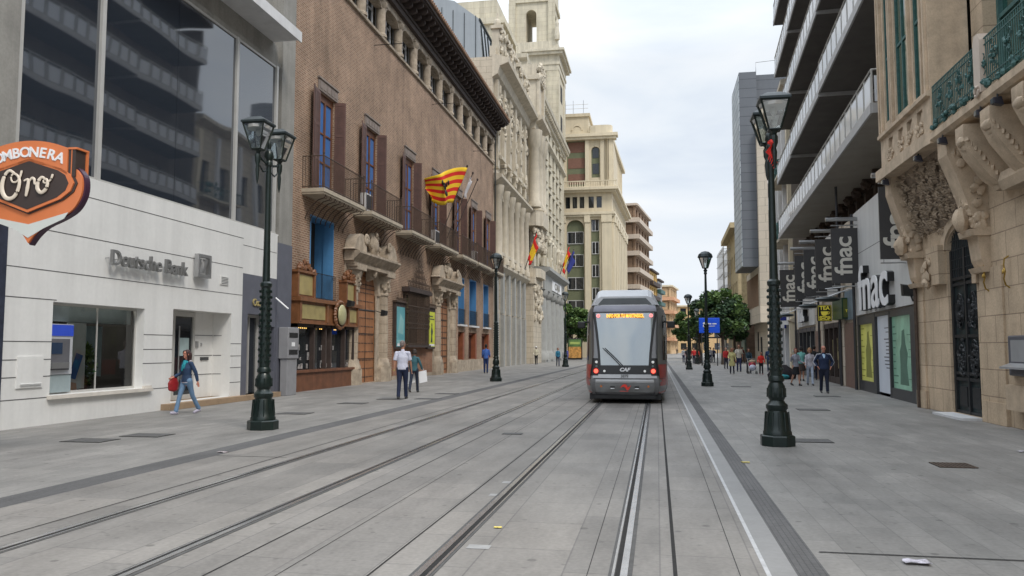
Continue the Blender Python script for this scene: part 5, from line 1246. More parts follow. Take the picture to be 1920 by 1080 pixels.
b.v = [(x, 71.5, z) for x, z in pts] + [(x, 80, z) for x, z in pts]; b.f = [[0, 1, 2, 3, 4], [9, 8, 7, 6, 5]] + [[i, (i + 1) % 5, 5 + (i + 1) % 5, 5 + i] for i in range(5)]; b.m = [0] * 7; b.build('cladding', M['zinc'], zn)
b = MB(); q = []
for y in (72.0, 79.4): q += [(-15.62, y, 28.2), (-16.02, y, 32.2)]
b.add([q[0], q[2], q[3], q[1]], [(0, 1, 2, 3)]); b.build('glazing', M['pale_glass'], zn)
b = MB()
for y in (72.0, 73.5, 75, 76.5, 78, 79.4): b.tube([(-15.6, y, 28.2), (-16.0, y, 32.3)], .06, 5)
b.tube([(-16.0, 71.4, 32.6), (-16.0, 80, 32.6)], .1, 6); b.tube([(-15.5, 71.4, 28.1), (-15.5, 80, 28.1)], .12, 6)
for k in range(5): b.tube([(-16.4 - k * 1.1, 71.46, 26), (-16.4 - k * 1.1, 71.46, 33 + k * .35)], .03, 4)
b.build('mullions', M['lamp_roof'], zn)
# ================================================================ LEFT far: bank with tower
BT = FT(-16.5, 0, 0, 1)
bt = thing('tower_bank', (-16.5, 120, 0), 'tall pale bank building with a columned ground floor and a corner bell tower', 'building')
th = [(101 + 4.6 * k, 102.7 + 4.6 * k, z, z + 2.3) for k in range(9) for z in (13, 16.6, 20.2, 23.8, 27.4, 30.9)] + [(101 + 4.6 * k, 102.5 + 4.6 * k, 34.0, 35.6) for k in range(9)]
b = MB(BT); b.wall(96, 145, 10, 36.4, th, t=.5); b.box(96.05, 144.95, -14, -.6, 0, 37.9); b.build('wall', M['tower_stone'], bt)
b = MB(BT); b.add([(96, 0, 0), (96, -14, 0), (96, -14, 38), (96, 0, 38)], [(0, 1, 2, 3)]); b.box(96, 101, -.5, .0, 0, 10); b.build('near_end_wall', M['tower_stone'], bt)
for h in th:
    b = MB(BT); b.box(h[0], h[1], -.45, -.4, h[2], h[3]); b.build('window', M['win_glass'], bt)
b = MB(BT)
for h in th: b.box(h[0] - .3, h[1] + .3, .003, .22, h[3], h[3] + .25); b.box(h[0] - .3, h[1] + .3, .003, .25, h[2] - .22, h[2])
b.pdz([(0, 33.0), (.5, 33.3), (.5, 33.6), (0, 33.7)], 96, 145); b.build('window_trim', M['tower_plain'], bt)
b = MB(BT); b.pdz([(-.2, 36.3), (.4, 36.5), (.5, 37.2), (1.1, 37.5), (1.2, 38.0), (-.2, 38.3)], 95.6, 145.4)
b.v = b.v; b.build('cornice', M['tower_plain'], bt)
b = MB(FT(-16.5, 96, -90, -1)); b.pdz([(-.2, 36.3), (.4, 36.5), (.5, 37.2), (1.1, 37.5), (1.2, 38.0), (-.2, 38.3)], -1.2, 14); b.box(0, 14, .002, .1, 33.2, 33.6)
for k in range(3): b.box(.8 + k * 4.5, 4.4 + k * 4.5, .002, .08, 34, 34.1); b.box(.6 + k * 4.5, .9 + k * 4.5, .002, .12, 28, 36.2)
b.build('end_cornice', M['tower_plain'], bt)
b = MB(BT); u = 96.2
while u < 145: b.box(u, u + .5, .3, .98, 36.9, 37.35); u += 1.3
b.build('modillions', M['tower_plain'], bt)
b = MB(BT); b.box(97.5, 132, -12, -2.6, 38, 43); b.box(97, 132.5, -12.5, -2.0, 43, 43.8); b.box(98, 131, -11.5, -3.2, 43.8, 46.5); b.box(96.1, 144, -.4, -.1, 38.2, 39.4); b.build('set_back_storey', M['tower_stone'], bt)
# portico
b = MB(BT); b.box(97.2, 118.5, 0, 3.0, 9.0, 10.9); b.pdz([(3.0, 10.9), (3.7, 11.3), (3.7, 11.7), (0, 11.9), (0, 10.9)], 96.8, 119); b.box(97.2, 118.5, 0, 3.1, 0, .3)
b.build('entablature', M['grey_stone'], bt)
for k in range(5):
    c = 98.6 + k * 4.65
    b = MB(BT); b.lathe(c, 2.1, [(1.25, .3), (1.25, 1.0), (1.05, 1.3), (1.02, 1.5), (1.0, 4), (.86, 8.0), (1.0, 8.1), (1.15, 8.5), (1.15, 9.0)], 20); b.build('column', M['grey_stone'], bt, smooth=True)
b = MB(BT); b.box(97, 144.9, -.3, .2, 0, 9.99); b.build('shaded_wall', M['grey_stone'], bt)
b = MB(BT)
for k in range(9): b.box(100 + k * 4.65, 102 + k * 4.65, .2, .25, .5, 7)
b.build('tall_window', M['win_glass'], bt)
b = MB(BT); b.box(104, 114, 3.01, 3.1, 9.3, 10.6); b.build('name_board', M['letter_white'], bt)
a = text_mb('CAJA', 1.2, .05, lambda x, y, z: (-16.5 + 3.13 + z, 109 + x * 2.0, 9.95 + y), .02); a.build('lettering', M['concrete'], bt)
b = MB(BT); rr = random.Random(6)
for k in range(5):
    c = 98.6 + k * 4.65; b.box(c - .5, c + .5, 2.2, 3.2, 11.9, 13.0); b.lathe(c, 2.7, [(.35, 13), (.45, 14.2), (.5, 15.4), (.3, 15.8), (.28, 16.4)], 8)
    for q in range(8): b.ell((c + rr.uniform(-.5, .5), 2.7 + rr.uniform(-.3, .3), rr.uniform(13.2, 16)), (.3, .3, .4), 6, 4, jit=.3)
b.box(97.2, 118.4, 2.6, 2.9, 11.9, 12.8); b.build('statue_parapet', M['tower_plain'], bt)
# tower
tw = MB(); tw.box(-26, -16.3, 135, 145, 36, 50); tw.build('tower_shaft', M['tower_stone'], bt)
b = MB()
for z in (39, 43, 46.6):
    for x in (-24.5, -20.6): b.box(x, x + 1.9, 134.94, 135.02, z, z + 2.2)
b.box(-16.33, -16.26, 138.5, 141, 40, 43); b.box(-16.33, -16.26, 138.5, 141, 45.5, 48.5); b.build('tower_window', M['dark_room'], bt)
b = MB()
for x in (-26.1, -18.2): b.box(x, x + 2.0, 134.85, 134.99, 36, 49.9)
b.box(-16.3, -16.15, 135, 137, 36, 49.9); b.box(-16.3, -16.15, 143, 145, 36, 49.9)
b.build('tower_quoins', M['tower_stone'], bt)
b = MB()
for z0, z1, e_ in ((49.9, 50.9, .2), (50.9, 51.4, .35), (51.4, 52.6, .25), (52.6, 53.1, .9), (53.1, 53.5, 1.2), (53.5, 55.3, -.1)): b.box(-26 - e_, -16.3 + e_, 135 - e_, 145 + e_, z0, z1)
b.build('tower_cornice', M['tower_plain'], bt)
b = MB(FT(-17.2, 136, -90, -1)); b.wall(0, 7.6, 55.2, 70, [(3.0, 4.9, 54.9, 61.5)], t=7.8); b.spandrel(3.0, 4.9, 60.5, 61.5, -.5, -.001)
b.box(-.3, 7.9, -8, .3, 62.8, 63.6); b.box(-.35, .9, -.2, .35, 55.3, 62.8); b.box(6.7, 7.95, -.2, .35, 55.3, 62.8)
b.build('belfry_front', M['tower_stone'], bt)
b = MB(); b.wall
sb = MB(FT(-17.2, 136, 0, 1)); sb.wall(0, 7.8, 55.2, 70, [(2.9, 4.9, 55.3, 61.5)], t=3.0); sb.build('belfry_side', M['tower_stone'], bt)
b = MB(); b.lathe(-16.4, 134.9, [(.45, 55.3), (.5, 56), (.3, 57.5), (.35, 58.2), (.1, 59)], 8); b.lathe(-25.2, 134.9, [(.45, 55.3), (.5, 56), (.3, 57.5), (.35, 58.2), (.1, 59)], 8); b.build('pinnacle', M['tower_plain'], bt)
for (p0, p1, m_, lab, sd_) in (((-13.9, 84, 9.8), (-12.6, 84.5, 14.2), 'spain', 'drooping yellow and red flag on the pale baroque house', 2), ((-13.4, 112, 12), (-12.1, 112.6, 16.2), 'spain', 'orange drooping flag on the columned bank', 4), ((-13.4, 117, 12.4), (-12.0, 118, 16.4), 'blueflag', 'dark blue flag at the far end of the columned bank', 6)):
    f_ = pole(p0, p1, lab, r=.05); flag('flag', p0, p1, (.1, -.8, -.4), 2.8, M[m_], f_, sd_, drop=1.2, wave=.2)
# ================================================================ FAR: cream tower block
CX, CY = -8.0, 150.0
CN = FT(CX, CY, -90, -1); CS = FT(CX, CY, 2.0, 1)
cb = thing('cream_tower_block', (CX - 5, CY + 5, 0), 'tall cream building with olive window bays and a set-back top', 'building')
wa = [(5.8, 8.1, 3.2 + 4.35 * k, 5.6 + 4.35 * k) for k in range(6)]; wb = [(2.5, 3.9, 3.2 + 4.35 * k, 6.0 + 4.35 * k) for k in range(6)]
bayA = (5.3, 8.6, 8.0, 26.0); bayB = (2.4, 4.0, 6.0, 26.0)
b = MB(CN); b.wall(0, 22, 0, 27.2, [bayA, bayB, (5.6, 8.2, 3.0, 6.4), (12, 15.3, 6, 26)], t=.7); b.spandrel(5.3, 8.6, 24.4, 26.0, -.68, -.003)
b.build('near_wall', M['cream'], cb)
cs_h = [(3.2 + 4.4 * k, 4.9 + 4.4 * k, 5, 26) for k in range(7)]
b = MB(CS); b.wall(0, 35, 0, 27.2, cs_h, t=.7); b.build('street_wall', M['cream'], cb)
b = MB(CN); b.box(.2, 22, -30, -.9, 0, 27); b.build('core', M['cream'], cb)
for nme, tfm, hs_ in (('near', CN, [bayA, bayB, (12, 15.3, 6, 26)]), ('street', CS, cs_h)):
    for h in hs_:
        b = MB(tfm); b.box(h[0], h[1], -.68, -.62, h[2], h[3]); o = b.build('olive_bay', M['green_panel'], cb)
        z = h[2] + .5
        b = MB(tfm)
        while z < h[3] - 1.6:
            b.box(h[0] + .12, h[1] - .12, -.62, -.55, z, z + 2.15); z += 4.35
        b.build('olive_pane', M['win_glass'], o)
        b = MB(tfm); z = h[2] + .5; c = (h[0] + h[1]) / 2
        while z < h[3] - 1.6:
            for a in (h[0] + .12, c - .05, h[1] - .22): b.box(a, a + .1, -.55, -.48, z, z + 2.15)
            b.box(h[0] + .12, h[1] - .12, -.55, -.49, z + 2.15, z + 2.25); b.box(h[0] + .12, h[1] - .12, -.55, -.45, z - .1, z); z += 4.35
        b.build('window_frame', M['slab_edge'], o)
for u0, u1 in ((0.1, 1.9), (4.2, 5.1), (8.8, 10.6)):
    b = MB(CN); b.box(u0, u1, .003, .35, 5.5, 25.4); b.box(u0 - .1, u1 + .1, .003, .5, 25.4, 26.9); b.box(u0 - .1, u1 + .1, .003, .5, 4.5, 5.5); b.build('pilaster', M['cream_trim'], cb)
for k in range(8):
    u = .4 + 4.4 * k; b = MB(CS); b.box(u, u + .7, .003, .4, 5.5, 25.4); b.box(u + 1.5, u + 2.2, .003, .4, 5.5, 25.4); b.box(u - .1, u + 2.3, .003, .6, 25.4, 26.9); b.build('pilaster', M['cream_trim'], cb)
b = MB(CN)
for z, p in ((26.9, .6), (31.5, 1.3)): b.box(-p, 22, -.5, p, z, z + .5); b.box(-p * .6, 22, -.5, p * .6, z - .4, z)
b.build('cornice', M['cream_trim'], cb)
b = MB(CS)
for z, p in ((26.9, .6), (31.5, 1.3)): b.box(0.01, 35.2, -.5, p + .01, z + .01, z + .49); b.box(.01, 35.2, -.5, p * .6, z - .39, z - .01)
b.build('street_cornice', M['cream_trim'], cb)
ah = [(1.9 + k * 1.5, 2.9 + k * 1.5, 28.2, 30.4) for k in range(2)] + [(5.2 + k * 1.35, 6.1 + k * 1.35, 28.2, 30.4) for k in range(3)]
b = MB(CN); b.wall(0, 22, 27.3, 31.2, ah, t=.4); b.build('attic_wall', M['cream'], cb)
for h in ah: b = MB(CN); b.box(h[0], h[1], -.4, -.36, h[2], h[3]); b.build('attic_window', M['win_glass'], cb)
ash = [(2.5 + k * 2.4, 3.6 + k * 2.4, 28.2, 30.4) for k in range(13)]
b = MB(CS); b.wall(0, 35, 27.3, 31.2, ash, t=.4); b.build('street_attic_wall', M['cream'], cb)
for h in ash: b = MB(CS); b.box(h[0], h[1], -.4, -.36, h[2], h[3]); b.build('attic_window', M['win_glass'], cb)
# balustrade and set-back top
b = MB(CN); b.box(-1.0, 22, .6, .9, 33.1, 33.3); b.box(-1, 22, .6, .9, 32.0, 32.2); u = -.9
while u < 12: b.box(u, u + .18, .65, .85, 32.2, 33.1); u += .45
b.build('balustrade', M['cream_trim'], cb)
top = [(5.0, 8.6, 32.3, 41.6), (2.3, 3.9, 34.2, 40.2)]
b = MB(CN); b.wall(-.3, 22, 31.9, 42.6, top, t=.6, d=-1.0); b.spandrel(2.3, 3.9, 39.4, 40.2, -1.5, -1.003); b.box(-.2, 22, -30, -1.8, 31.9, 42); b.build('top_wall', M['cream'], cb)
for h in top:
    b = MB(CN); b.box(h[0], h[1], -1.58, -1.52, h[2], h[3]); o = b.build('olive_bay', M['green_panel'], cb)
    b = MB(CN); z = h[2] + .8
    while z < h[3] - 1.5: b.box(h[0] + .2, h[1] - .2, -1.52, -1.46, z, z + 2.0); z += 3.1
    b.build('window', M['win_glass'] if h[0] < 4 else mat('terracotta_blind', (.20, .10, .07), .7) , o)
b = MB(CN)
for u in (4.3, 8.9, 1.4, -.2): b.box(u, u + .75, -1.0, -.7, 32.2, 41.5)
b.box(-.9, 22, -2, -.2, 41.5, 42.0); b.box(-1.2, 22, -2, .1, 42.0, 42.6); b.pud([(-.2, -1.0), (.1, -.3), (1, .0), (3, .0), (4, -.3), (4.3, -1.0)], 42.6, 44.1)
b.build('top_trim', M['cream_trim'], cb)
b = MB(CS); b.wall(0, 34, 31.9, 42.6, [(3 + 3.2 * k, 4.2 + 3.2 * k, 34, 40) for k in range(9)], t=.5, d=-.75); b.box(0, 34, -1.2, .1, 41.9, 42.65)
for k in range(10): b.box(1.6 + 3.2 * k, 2.4 + 3.2 * k, -.75, -.4, 32.2, 41.8)
b.build('street_top_wall', M['cream_trim'], cb)
b = MB(CN); b.box(4.4, 18, -15, -1.2, 42.6, 46.2); b.box(4.1, 18, -15, -.9, 46.2, 46.8); b.box(5.6, 7.6, -1.21, -1.1, 42.7, 44.2); b.arch(6.6, .8, 1.1, 43.6, -1.2, -1.0, n=8); b.build('roof_block', M['cream'], cb)
b = MB(CN)
for u in (5.5, 7.5, 9, 11, 13): b.tube([(u, -3, 46.8), (u, -3, 50)], .05, 4)
b.tube([(4.6, -3, 48.4), (13.5, -3, 48.4)], .05, 4); b.tube([(4.6, -3, 49.2), (13.5, -3, 49.2)], .05, 4); b.build('roof_antenna', M['steel'], cb)
# ================================================================ FAR: stepped-balcony flats and yellow houses
def block(name, lab, ox, oy, ang, Ln, H, near, fl, bays, wallm, trim, balc=False, cat='building', win='win_glass', near_bays=2, roofm=None, slabm=None):
    S = FT(ox, oy, ang, 1); Nn = FT(ox, oy, ang - 90, -1)
    t_ = thing(name, (ox, oy, 0), lab, cat); fh = H / fl
    for nme, tfm, ln, nb in (('street_wall', S, Ln, bays), ('near_wall', Nn, near, near_bays)):
        hs = []
        for f in range(fl):
            for k in range(nb):
                c = ln * (k + .5) / nb; w = ln / nb * .26
                hs.append((c - w, c + w, f * fh + fh * .28, f * fh + fh * .85))
        b = MB(tfm); b.wall(0, ln, 0, H, hs, t=.4); b.build(nme, M[wallm] if isinstance(wallm, str) else wallm, t_)
        b = MB(tfm)
        for h in hs: b.box(h[0], h[1], -.4, -.35, h[2], h[3])
        b.build('windows_' + nme.split('_')[0] if 0 else 'glazing', M[win], t_)
    b = MB(S); b.pud([(0, -.5), (Ln, -.5), (Ln, -14), (0, -14)], 0, H - .1); b.build('core', M[wallm] if isinstance(wallm, str) else wallm, t_)
    for tfm, ln, e_ in ((S, Ln, 0), (Nn, near, .02)):
        b = MB(tfm); b.box(-.5 if e_ else 0, ln, -.4, .7 + e_, H, H + .5 + e_); b.build('cornice', M[trim] if not roofm else M[roofm], t_)
        if balc:
            for f in range(1, fl):
                z = f * fh; b = MB(tfm); lo = -1.1 if e_ else 0
                b.box(lo, ln - .5, 0, 1.1 + e_, z - .12, z + .1); b.box(lo, ln - .5, 1.0 + e_, 1.1 + e_, z + .1, z + .95); b.build('balcony', slabm or M[trim], t_)
    return t_
M['flat_brown'] = mat('brown_brick_flats', (.26, .17, .11), .9, var=.1)
M['flat_band'] = mat('buff_balcony_band', (.50, .42, .34), .8, var=.06, streak=.1)
M['yellow_house'] = mat('yellow_house', (.62, .40, .13), .85, var=.1, streak=.1); M['buff_house'] = mat('buff_house', (.60, .42, .24), .85, var=.1, streak=.12); M['ochre_house'] = mat('ochre_house', (.56, .38, .19), .85, var=.08, streak=.1)
M['peach_house'] = mat('peach_house', (.60, .33, .19), .85, var=.1)
block('balcony_flats', 'brown block of flats with stacked buff balcony bands beyond the cream tower', -4.7, 190, 6.8, 25, 35.5, 10, 9, 5, 'flat_brown', 'flat_band', balc=True, near_bays=3)
block('yellow_house', 'yellow house with dark eaves just past the balcony flats', -1.7, 221, 7.4, 15, 23, 7, 6, 4, 'yellow_house', 'wood_dark', balc=True, near_bays=2)
block('grey_gabled_house', 'narrow pale grey house between the yellow and the buff houses', .4, 237, 7.4, 10, 21.5, 4, 6, 3, 'slab_edge', 'wood_dark', balc=True, near_bays=1, slabm=M['verd'])
block('buff_house', 'buff corner house with iron balconies beyond the tram', 4.4, 255, 7.4, 18, 21, 12, 5, 4, 'buff_house', 'cream_trim', balc=True, near_bays=3, slabm=M['peach_house'])
block('ochre_house', 'long low ochre house closing the street above the trees', 7.6, 300, 90, 40, 17, 8, 4, 10, 'ochre_house', 'cream_trim', near_bays=2)
# ================================================================ RIGHT far: graphite tower
gt = thing('graphite_tower', (11, 95, 0), 'modern tower with graphite cladding over a pale stone base', 'building')
b = MB(); b.box(9.35, 11.2, 90, 98, 10.6, 32.3); b.box(11.2, 22, 90.6, 98, 10.6, 32.1); b.build('graphite_volume', M['metal_grey'], gt)
b = MB(); b.add([(9.34, 90.0, 10.6), (9.34, 98, 12.6), (9.34, 98, 25), (9.34, 90.0, 32.3)], [(0, 1, 2, 3)]); b.box(9.28, 9.34, 90.02, 97.9, 10.7, 32); b.build('perforated_side', M['mesh_white'], gt)
b = MB(); b.pud([(11.0, 89.3), (12.0, 89.0), (12.0, 90.6), (11.0, 90.6)], 4.6, 25.6); b.build('beige_fin', M['travertine'], gt)
b = MB(); b.box(12.0, 18, 89.05, 90.5, 4.5, 26.2); b.build('white_bands', M['slab_edge'], gt)
b = MB(); z = 5.6; k = 0
while z < 25.5: b.box(12.02, 17.8, 88.98, 89.06, z, z + (2.2 if k % 2 else 1.5)); z += 2.6 if k % 2 == 0 else 3.6; k += 1
b.build('dark_window_bands', mat('band_glass', (.09, .09, .10), .3), gt)
b = MB(); b.box(11.7, 22, 89.2, 101, .0, 4.5); b.build('stone_base', M['travertine'], gt)
b = MB(); b.box(10.95, 22, 89.1, 102, 4.5, 6.3); b.box(11.1, 11.4, 90.7, 102, 6.3, 10.6); b.box(11.0, 22, 90.6, 102, 9.9, 10.6); b.build('overhang', M['travertine'], gt)
b = MB(); y = 91
while y < 102: b.box(11.02, 11.09, y, y + .35, 6.4, 10.3); y += .75
b.build('timber_slats', M['flat_brown'], gt)
b = MB(); b.box(11.6, 11.7, 94, 94.8, .5, 3.0); b.box(11.6, 11.7, 97, 97.5, 1.4, 3.6); b.build('slot_window', M['dark_room'], gt)
b = MB(); b.tube([(11.2, 90.2, 32.2), (11.2, 90.2, 33.4), (16, 90.2, 33.7)], .04, 4); b.tube([(12.6, 90, 29.4), (13.9, 90, 29.2), (14.2, 90, 28.6)], .06, 4); b.build('roof_rail', M['steel'], gt)
block2 = thing('scaffolded_house', (11.8, 130, 0), 'old ochre house wrapped in scaffolding beyond the graphite tower', 'building')
b = MB(FT(11.9, 122, 1, -1)); b.wall(0, 22, 0, 20, [(1.5 + 3.4 * k, 3 + 3.4 * k, z, z + 2.4) for k in range(6) for z in (5, 9.4, 13.8)], t=.4); b.box(0, 22, -10, -.5, 0, 19.8); b.box(-.3, 22, -.4, 1, 19.6, 20.4); b.add([(0, 0, 0), (0, -10, 0), (0, -10, 19.9), (0, 0, 19.9)], [(0, 1, 2, 3)]); b.build('wall', mat('old_ochre', (.42, .34, .20), .9, var=.2, streak=.3), block2)
b = MB()
for k in range(7):
    y = 134 + k * 2.2
    for x in (10.9, 11.9): b.tube([(x, y, 0), (x, y, 18.5)], .05, 4)
for z in range(2, 19, 2):
    for x in (10.9, 11.9): b.tube([(x, 133.5, z), (x, 148, z)], .04, 4)
    for k in range(7): b.tube([(10.6, 134 + k * 2.2, z), (12, 134 + k * 2.2, z)], .04, 4)
b.build('scaffolding', M['steel'], block2)
b = MB(); b.box(11.2, 22, 104, 119, 0, 6.8); o = tag(empty('low_shop', (12, 104, 0)), 'low brown shop with dark awnings beyond the pale stone base', 'building'); b.build('wall', mat('low_shop_brown', (.14, .09, .06), .8, var=.3), o)
b = MB(); b.add([(9.3, 103.8, 3.3), (11.2, 103.8, 4.5), (11.2, 118, 4.5), (9.3, 118, 3.3)], [(0, 1, 2, 3)]); b.add([(9.3, 103.8, 3.0), (9.3, 103.8, 3.3), (9.3, 118, 3.3), (9.3, 118, 3.0)], [(0, 1, 2, 3)]); b.build('awning', M['dark_frame'], o)
b = MB(); b.box(11.0, 11.2, 106, 110, 1, 3.2); b.build('shop_window', mat('pale_green_board', (.3, .42, .36), .6), o)
# ================================================================ TRAM
TX, TY = -1.01, 25.25
tr = thing('tram', (TX, TY + 8, 0), 'grey and red tram seen from behind on the right-hand track', 'tram')
M['tram_grey'] = mat('tram_silver_grey', (.20, .20, .205), .35, metal=.35, var=.05, scale=1, coat=.3)
M['tram_dark'] = mat('tram_dark_grey', (.06, .065, .065), .3, metal=.2, var=.1, coat=.3)
M['tram_white'] = mat('tram_roof_white', (.50, .51, .53), .4, var=.04, coat=.2)
M['tram_lip'] = mat('tram_light_lip', (.50, .50, .50), .35, metal=.35, var=.05)
M['tram_red'] = mat('tram_red', (.42, .045, .04), .4, var=.1, coat=.3)
M['tram_glass'] = glassmat('tram_rear_glass', (.17, .215, .23), 2.6, .004, .04)
M['tram_side_glass'] = glassmat('tram_side_glass', (.012, .018, .016), 1.7, .01)
# height -> (half width of face, face offset towards camera, half width of the body)
PR = [(.28, .98, .22, 1.24), (.45, 1.04, .08, 1.31), (.70, 1.05, .0, 1.325), (.95, 1.02, .03, 1.325), (1.18, .98, .09, 1.325), (1.6, .96, .20, 1.325), (2.2, .97, .36, 1.32), (2.88, 1.0, .55, 1.29), (3.02, .99, .60, 1.26), (3.13, .95, .68, 1.18)]
def pr(z):
    for i in range(len(PR) - 1):
        if PR[i][0] <= z <= PR[i + 1][0]:
            t = (z - PR[i][0]) / (PR[i + 1][0] - PR[i][0]); return [PR[i][k] + (PR[i + 1][k] - PR[i][k]) * t for k in range(1, 4)]
    return list(PR[-1][1:]) if z > 1 else list(PR[0][1:])
def sf_(z, t, off=0):
    """t in -1..1 across the face, 1..2 round the cab side"""
    fw, y, hw = pr(z); s_ = 1 if t >= 0 else -1; a = abs(t)
    if a <= 1: return (TX + s_ * a * fw, TY + y + .10 * a * a - off, z)
    q = a - 1; x = fw + (hw - fw) * math.sin(q * math.pi / 2); yy = TY + y + .10 + 1.9 * q ** 1.25
    return (TX + s_ * (x + off * .8), yy - off * .6, z)
def face(zs, ts, name, m, off=0, par=tr, thick=.0):
    b = MB(); nz, nt_ = len(zs), len(ts); vs = [sf_(z, t if not callable(t) else t(z), off) for z in zs for t in ts]
    fs = [(i * nt_ + j, i * nt_ + j + 1, (i + 1) * nt_ + j + 1, (i + 1) * nt_ + j) for i in range(nz - 1) for j in range(nt_ - 1)]
    b.add(vs, fs); return b.build(name, m, par, smooth=True)
zl = [.28, .36, .45, .58, .70, .82, .95, 1.06, 1.18, 1.4, 1.6, 1.9, 2.2, 2.55, 2.88, 2.95, 3.02, 3.08, 3.13]
tl = [-2, -1.8, -1.6, -1.4, -1.2, -1.1, -1, -.75, -.5, -.25, 0, .25, .5, .75, 1, 1.1, 1.2, 1.4, 1.6, 1.8, 2]
cab = face(zl, tl, 'cab_shell', M['tram_grey'])
def tq(a, z0=1.2, z1=2.9):       # glass trapezoid edge: narrower at the bottom
    return lambda z: a * (.80 + (.985 - .80) * (z - z0) / (z1 - z0))
face([1.2 + .17 * k for k in range(11)], [tq(a) for a in (-1, -.7, -.35, 0, .35, .7, 1)], 'rear_window', M['tram_glass'], .012)
def strip(name, z0, z1, t0, t1, m, off, par=tr, n=6, nz=3):
    return face([z0 + (z1 - z0) * k / nz for k in range(nz + 1)], [t0 + (t1 - t0) * k / n for k in range(n + 1)], name, m, off, par)
for s_ in (-1, 1):
    face([1.2 + .17 * k for k in range(11)], [tq(s_ * (.95 + .03 * k)) for k in range(4)] if s_ > 0 else [tq(s_ * (1.04 - .03 * k)) for k in range(4)], 'window_surround', M['black'], .018)
strip('window_head', 2.86, 2.905, -.96, .96, M['black'], .016)
strip('light_panel', .93, 1.19, -.86, .86, M['black'], .014)
strip('upper_fascia', 2.9, 3.1, -1.0, 1.0, mat('tram_fascia', (.15, .15, .175), .35, metal=.3), .012)
strip('silver_lip', .80, .915, -.96, .96, M['tram_lip'], .016)
strip('bumper_panel', .36, .77, -.88, .88, mat('tram_bumper', (.27, .275, .275), .35, metal=.3), .018)
strip('bumper_highlight', .66, .76, -.86, .86, M['tram_lip'], .024)
for s_ in (-1, 1):
    strip('side_decal', .32, 1.22, s_ * 1.10, s_ * 1.7, M['tram_red'], .012)
    strip('side_cab_window', 1.35, 2.8, s_ * 1.42, s_ * 1.95, M['tram_side_glass'], .012)
    strip('lamp_cluster', .88, 1.42, s_ * .80, s_ * 1.04, M['black'], .02)
def disc(name, z, t, r, m, off, par=tr, seg=16, rz=None):
    b = MB(); c = Vector(sf_(z, t, off)); b.tube([tuple(c), tuple(c + Vector((0, -.02, 0)))], r, seg); return b.build(name, m, par)
M['tail_red'] = mat('tail_lamp', (.8, .08, .05), .4, emit=(1, .10, .06), es=1.6); M['tail_ring'] = mat('tail_ring', (.25, .01, .01), .3)
M['pink_lamp'] = mat('upper_tail_lamp', (.8, .3, .3), .4, emit=(1, .28, .28), es=.8)
M['lens_white'] = mat('white_lens', (.75, .75, .72), .3, emit=(.8, .8, .75), es=.15)
for s_ in (-1, 1):
    disc('tail_light', 1.02, s_ * .88, .10, M['tail_ring'], .03); disc('tail_light', 1.02, s_ * .88, .066, M['tail_red'], .045)
    disc('reversing_lamp', 1.30, s_ * .90, .042, M['lens_white'], .03); disc('small_lamp', 1.17, s_ * .89, .035, mat('smoke_lens', (.12, .16, .15), .3), .03)
    disc('fog_lamp', 1.02, s_ * .62, .038, M['lens_white'], .03)
    disc('upper_lamp', 2.77, s_ * .84, .06, M['pink_lamp'], .03); disc('upper_lamp', 2.77, s_ * .84, .02, M['tail_red'], .05)
    disc('amber_reflector', .545, s_ * .70, .035, mat('amber', (.5, .16, .04), .4), .03)
    b = MB(); c = sf_(.52, s_ * .36, .02); b.box(c[0] - .07, c[0] + .07, c[1] - .02, c[1] + .01, .50, .545); b.build('tow_slot', M['black'], tr)
    b = MB(); b.box(c[0] - .06, c[0] + .06, c[1] - .025, c[1] + .01, .47, .498); b.build('slot_plate', M['letter_white'], tr)
a = text_mb('CAF', .15, .01, lambda x, y, z: (TX + x * 1.1, TY + .035 - z, 1.06 + y), .008, font_shear=.25); a.build('maker_lettering', M['letter_white'], tr)
a = text_mb('3879', .12, .008, lambda x, y, z: (TX + x, TY - .012 - z, .86 + y), .003); a.build('number_lettering', mat('faint_grey', (.2, .2, .2), .5), tr)
b = MB(lambda u, d, z: (TX + u, TY - .03 - d, z))
P = [(-.13, .50), (-.08, .58), (.0, .62), (.06, .60), (.10, .52), (.14, .53), (.20, .60), (.14, .46), (.08, .42), (.04, .48), (-.02, .55), (-.07, .53)]
b.puz(P, 0, .012); b.box(-.15, .12, 0, .01, .395, .41); b.build('red_emblem', mat('emblem_red', (.75, .04, .02), .4), tr)
led = mat('led_text', (.9, .5, .1), .5, emit=(1, .45, .06), es=1.1)
a = text_mb('INFO POR TU MARTINSSOL', .155, .01, lambda x, y, z: (TX + .02 + x * .62, TY + pr(2.76)[1] - .03 - z, 2.76 + y), .006); a.build('led_lettering', led, tr)
b = MB(lambda u, d, z: (TX + u, TY + pr(2.76)[1] - .005 - d, z)); b.box(-.48, .56, 0, .012, 2.69, 2.83); b.build('led_board', mat('led_backing', (.20, .10, .03), .5, emit=(1, .35, .05), es=.12), tr)
b = MB()
for o_ in (0, .07): b.tube([(TX - .12 + o_, TY + .06, 1.19), (TX - .42 + o_, TY + .12, 1.5), (TX - .68 + o_, TY + .18, 1.74)], .014, 6)
b.build('wiper', M['black'], tr)
for s_ in (-1, 1):
    strip('panel_seam', .32, 3.0, s_ * 1.075, s_ * 1.095, M['black'], .006, nz=10, n=1); strip('panel_seam', .3, .36, s_ * .9, s_ * .915, M['black'], .026, n=1)
strip('panel_seam', .775, .79, -1.5, 1.5, M['black'], .008, n=20, nz=1)
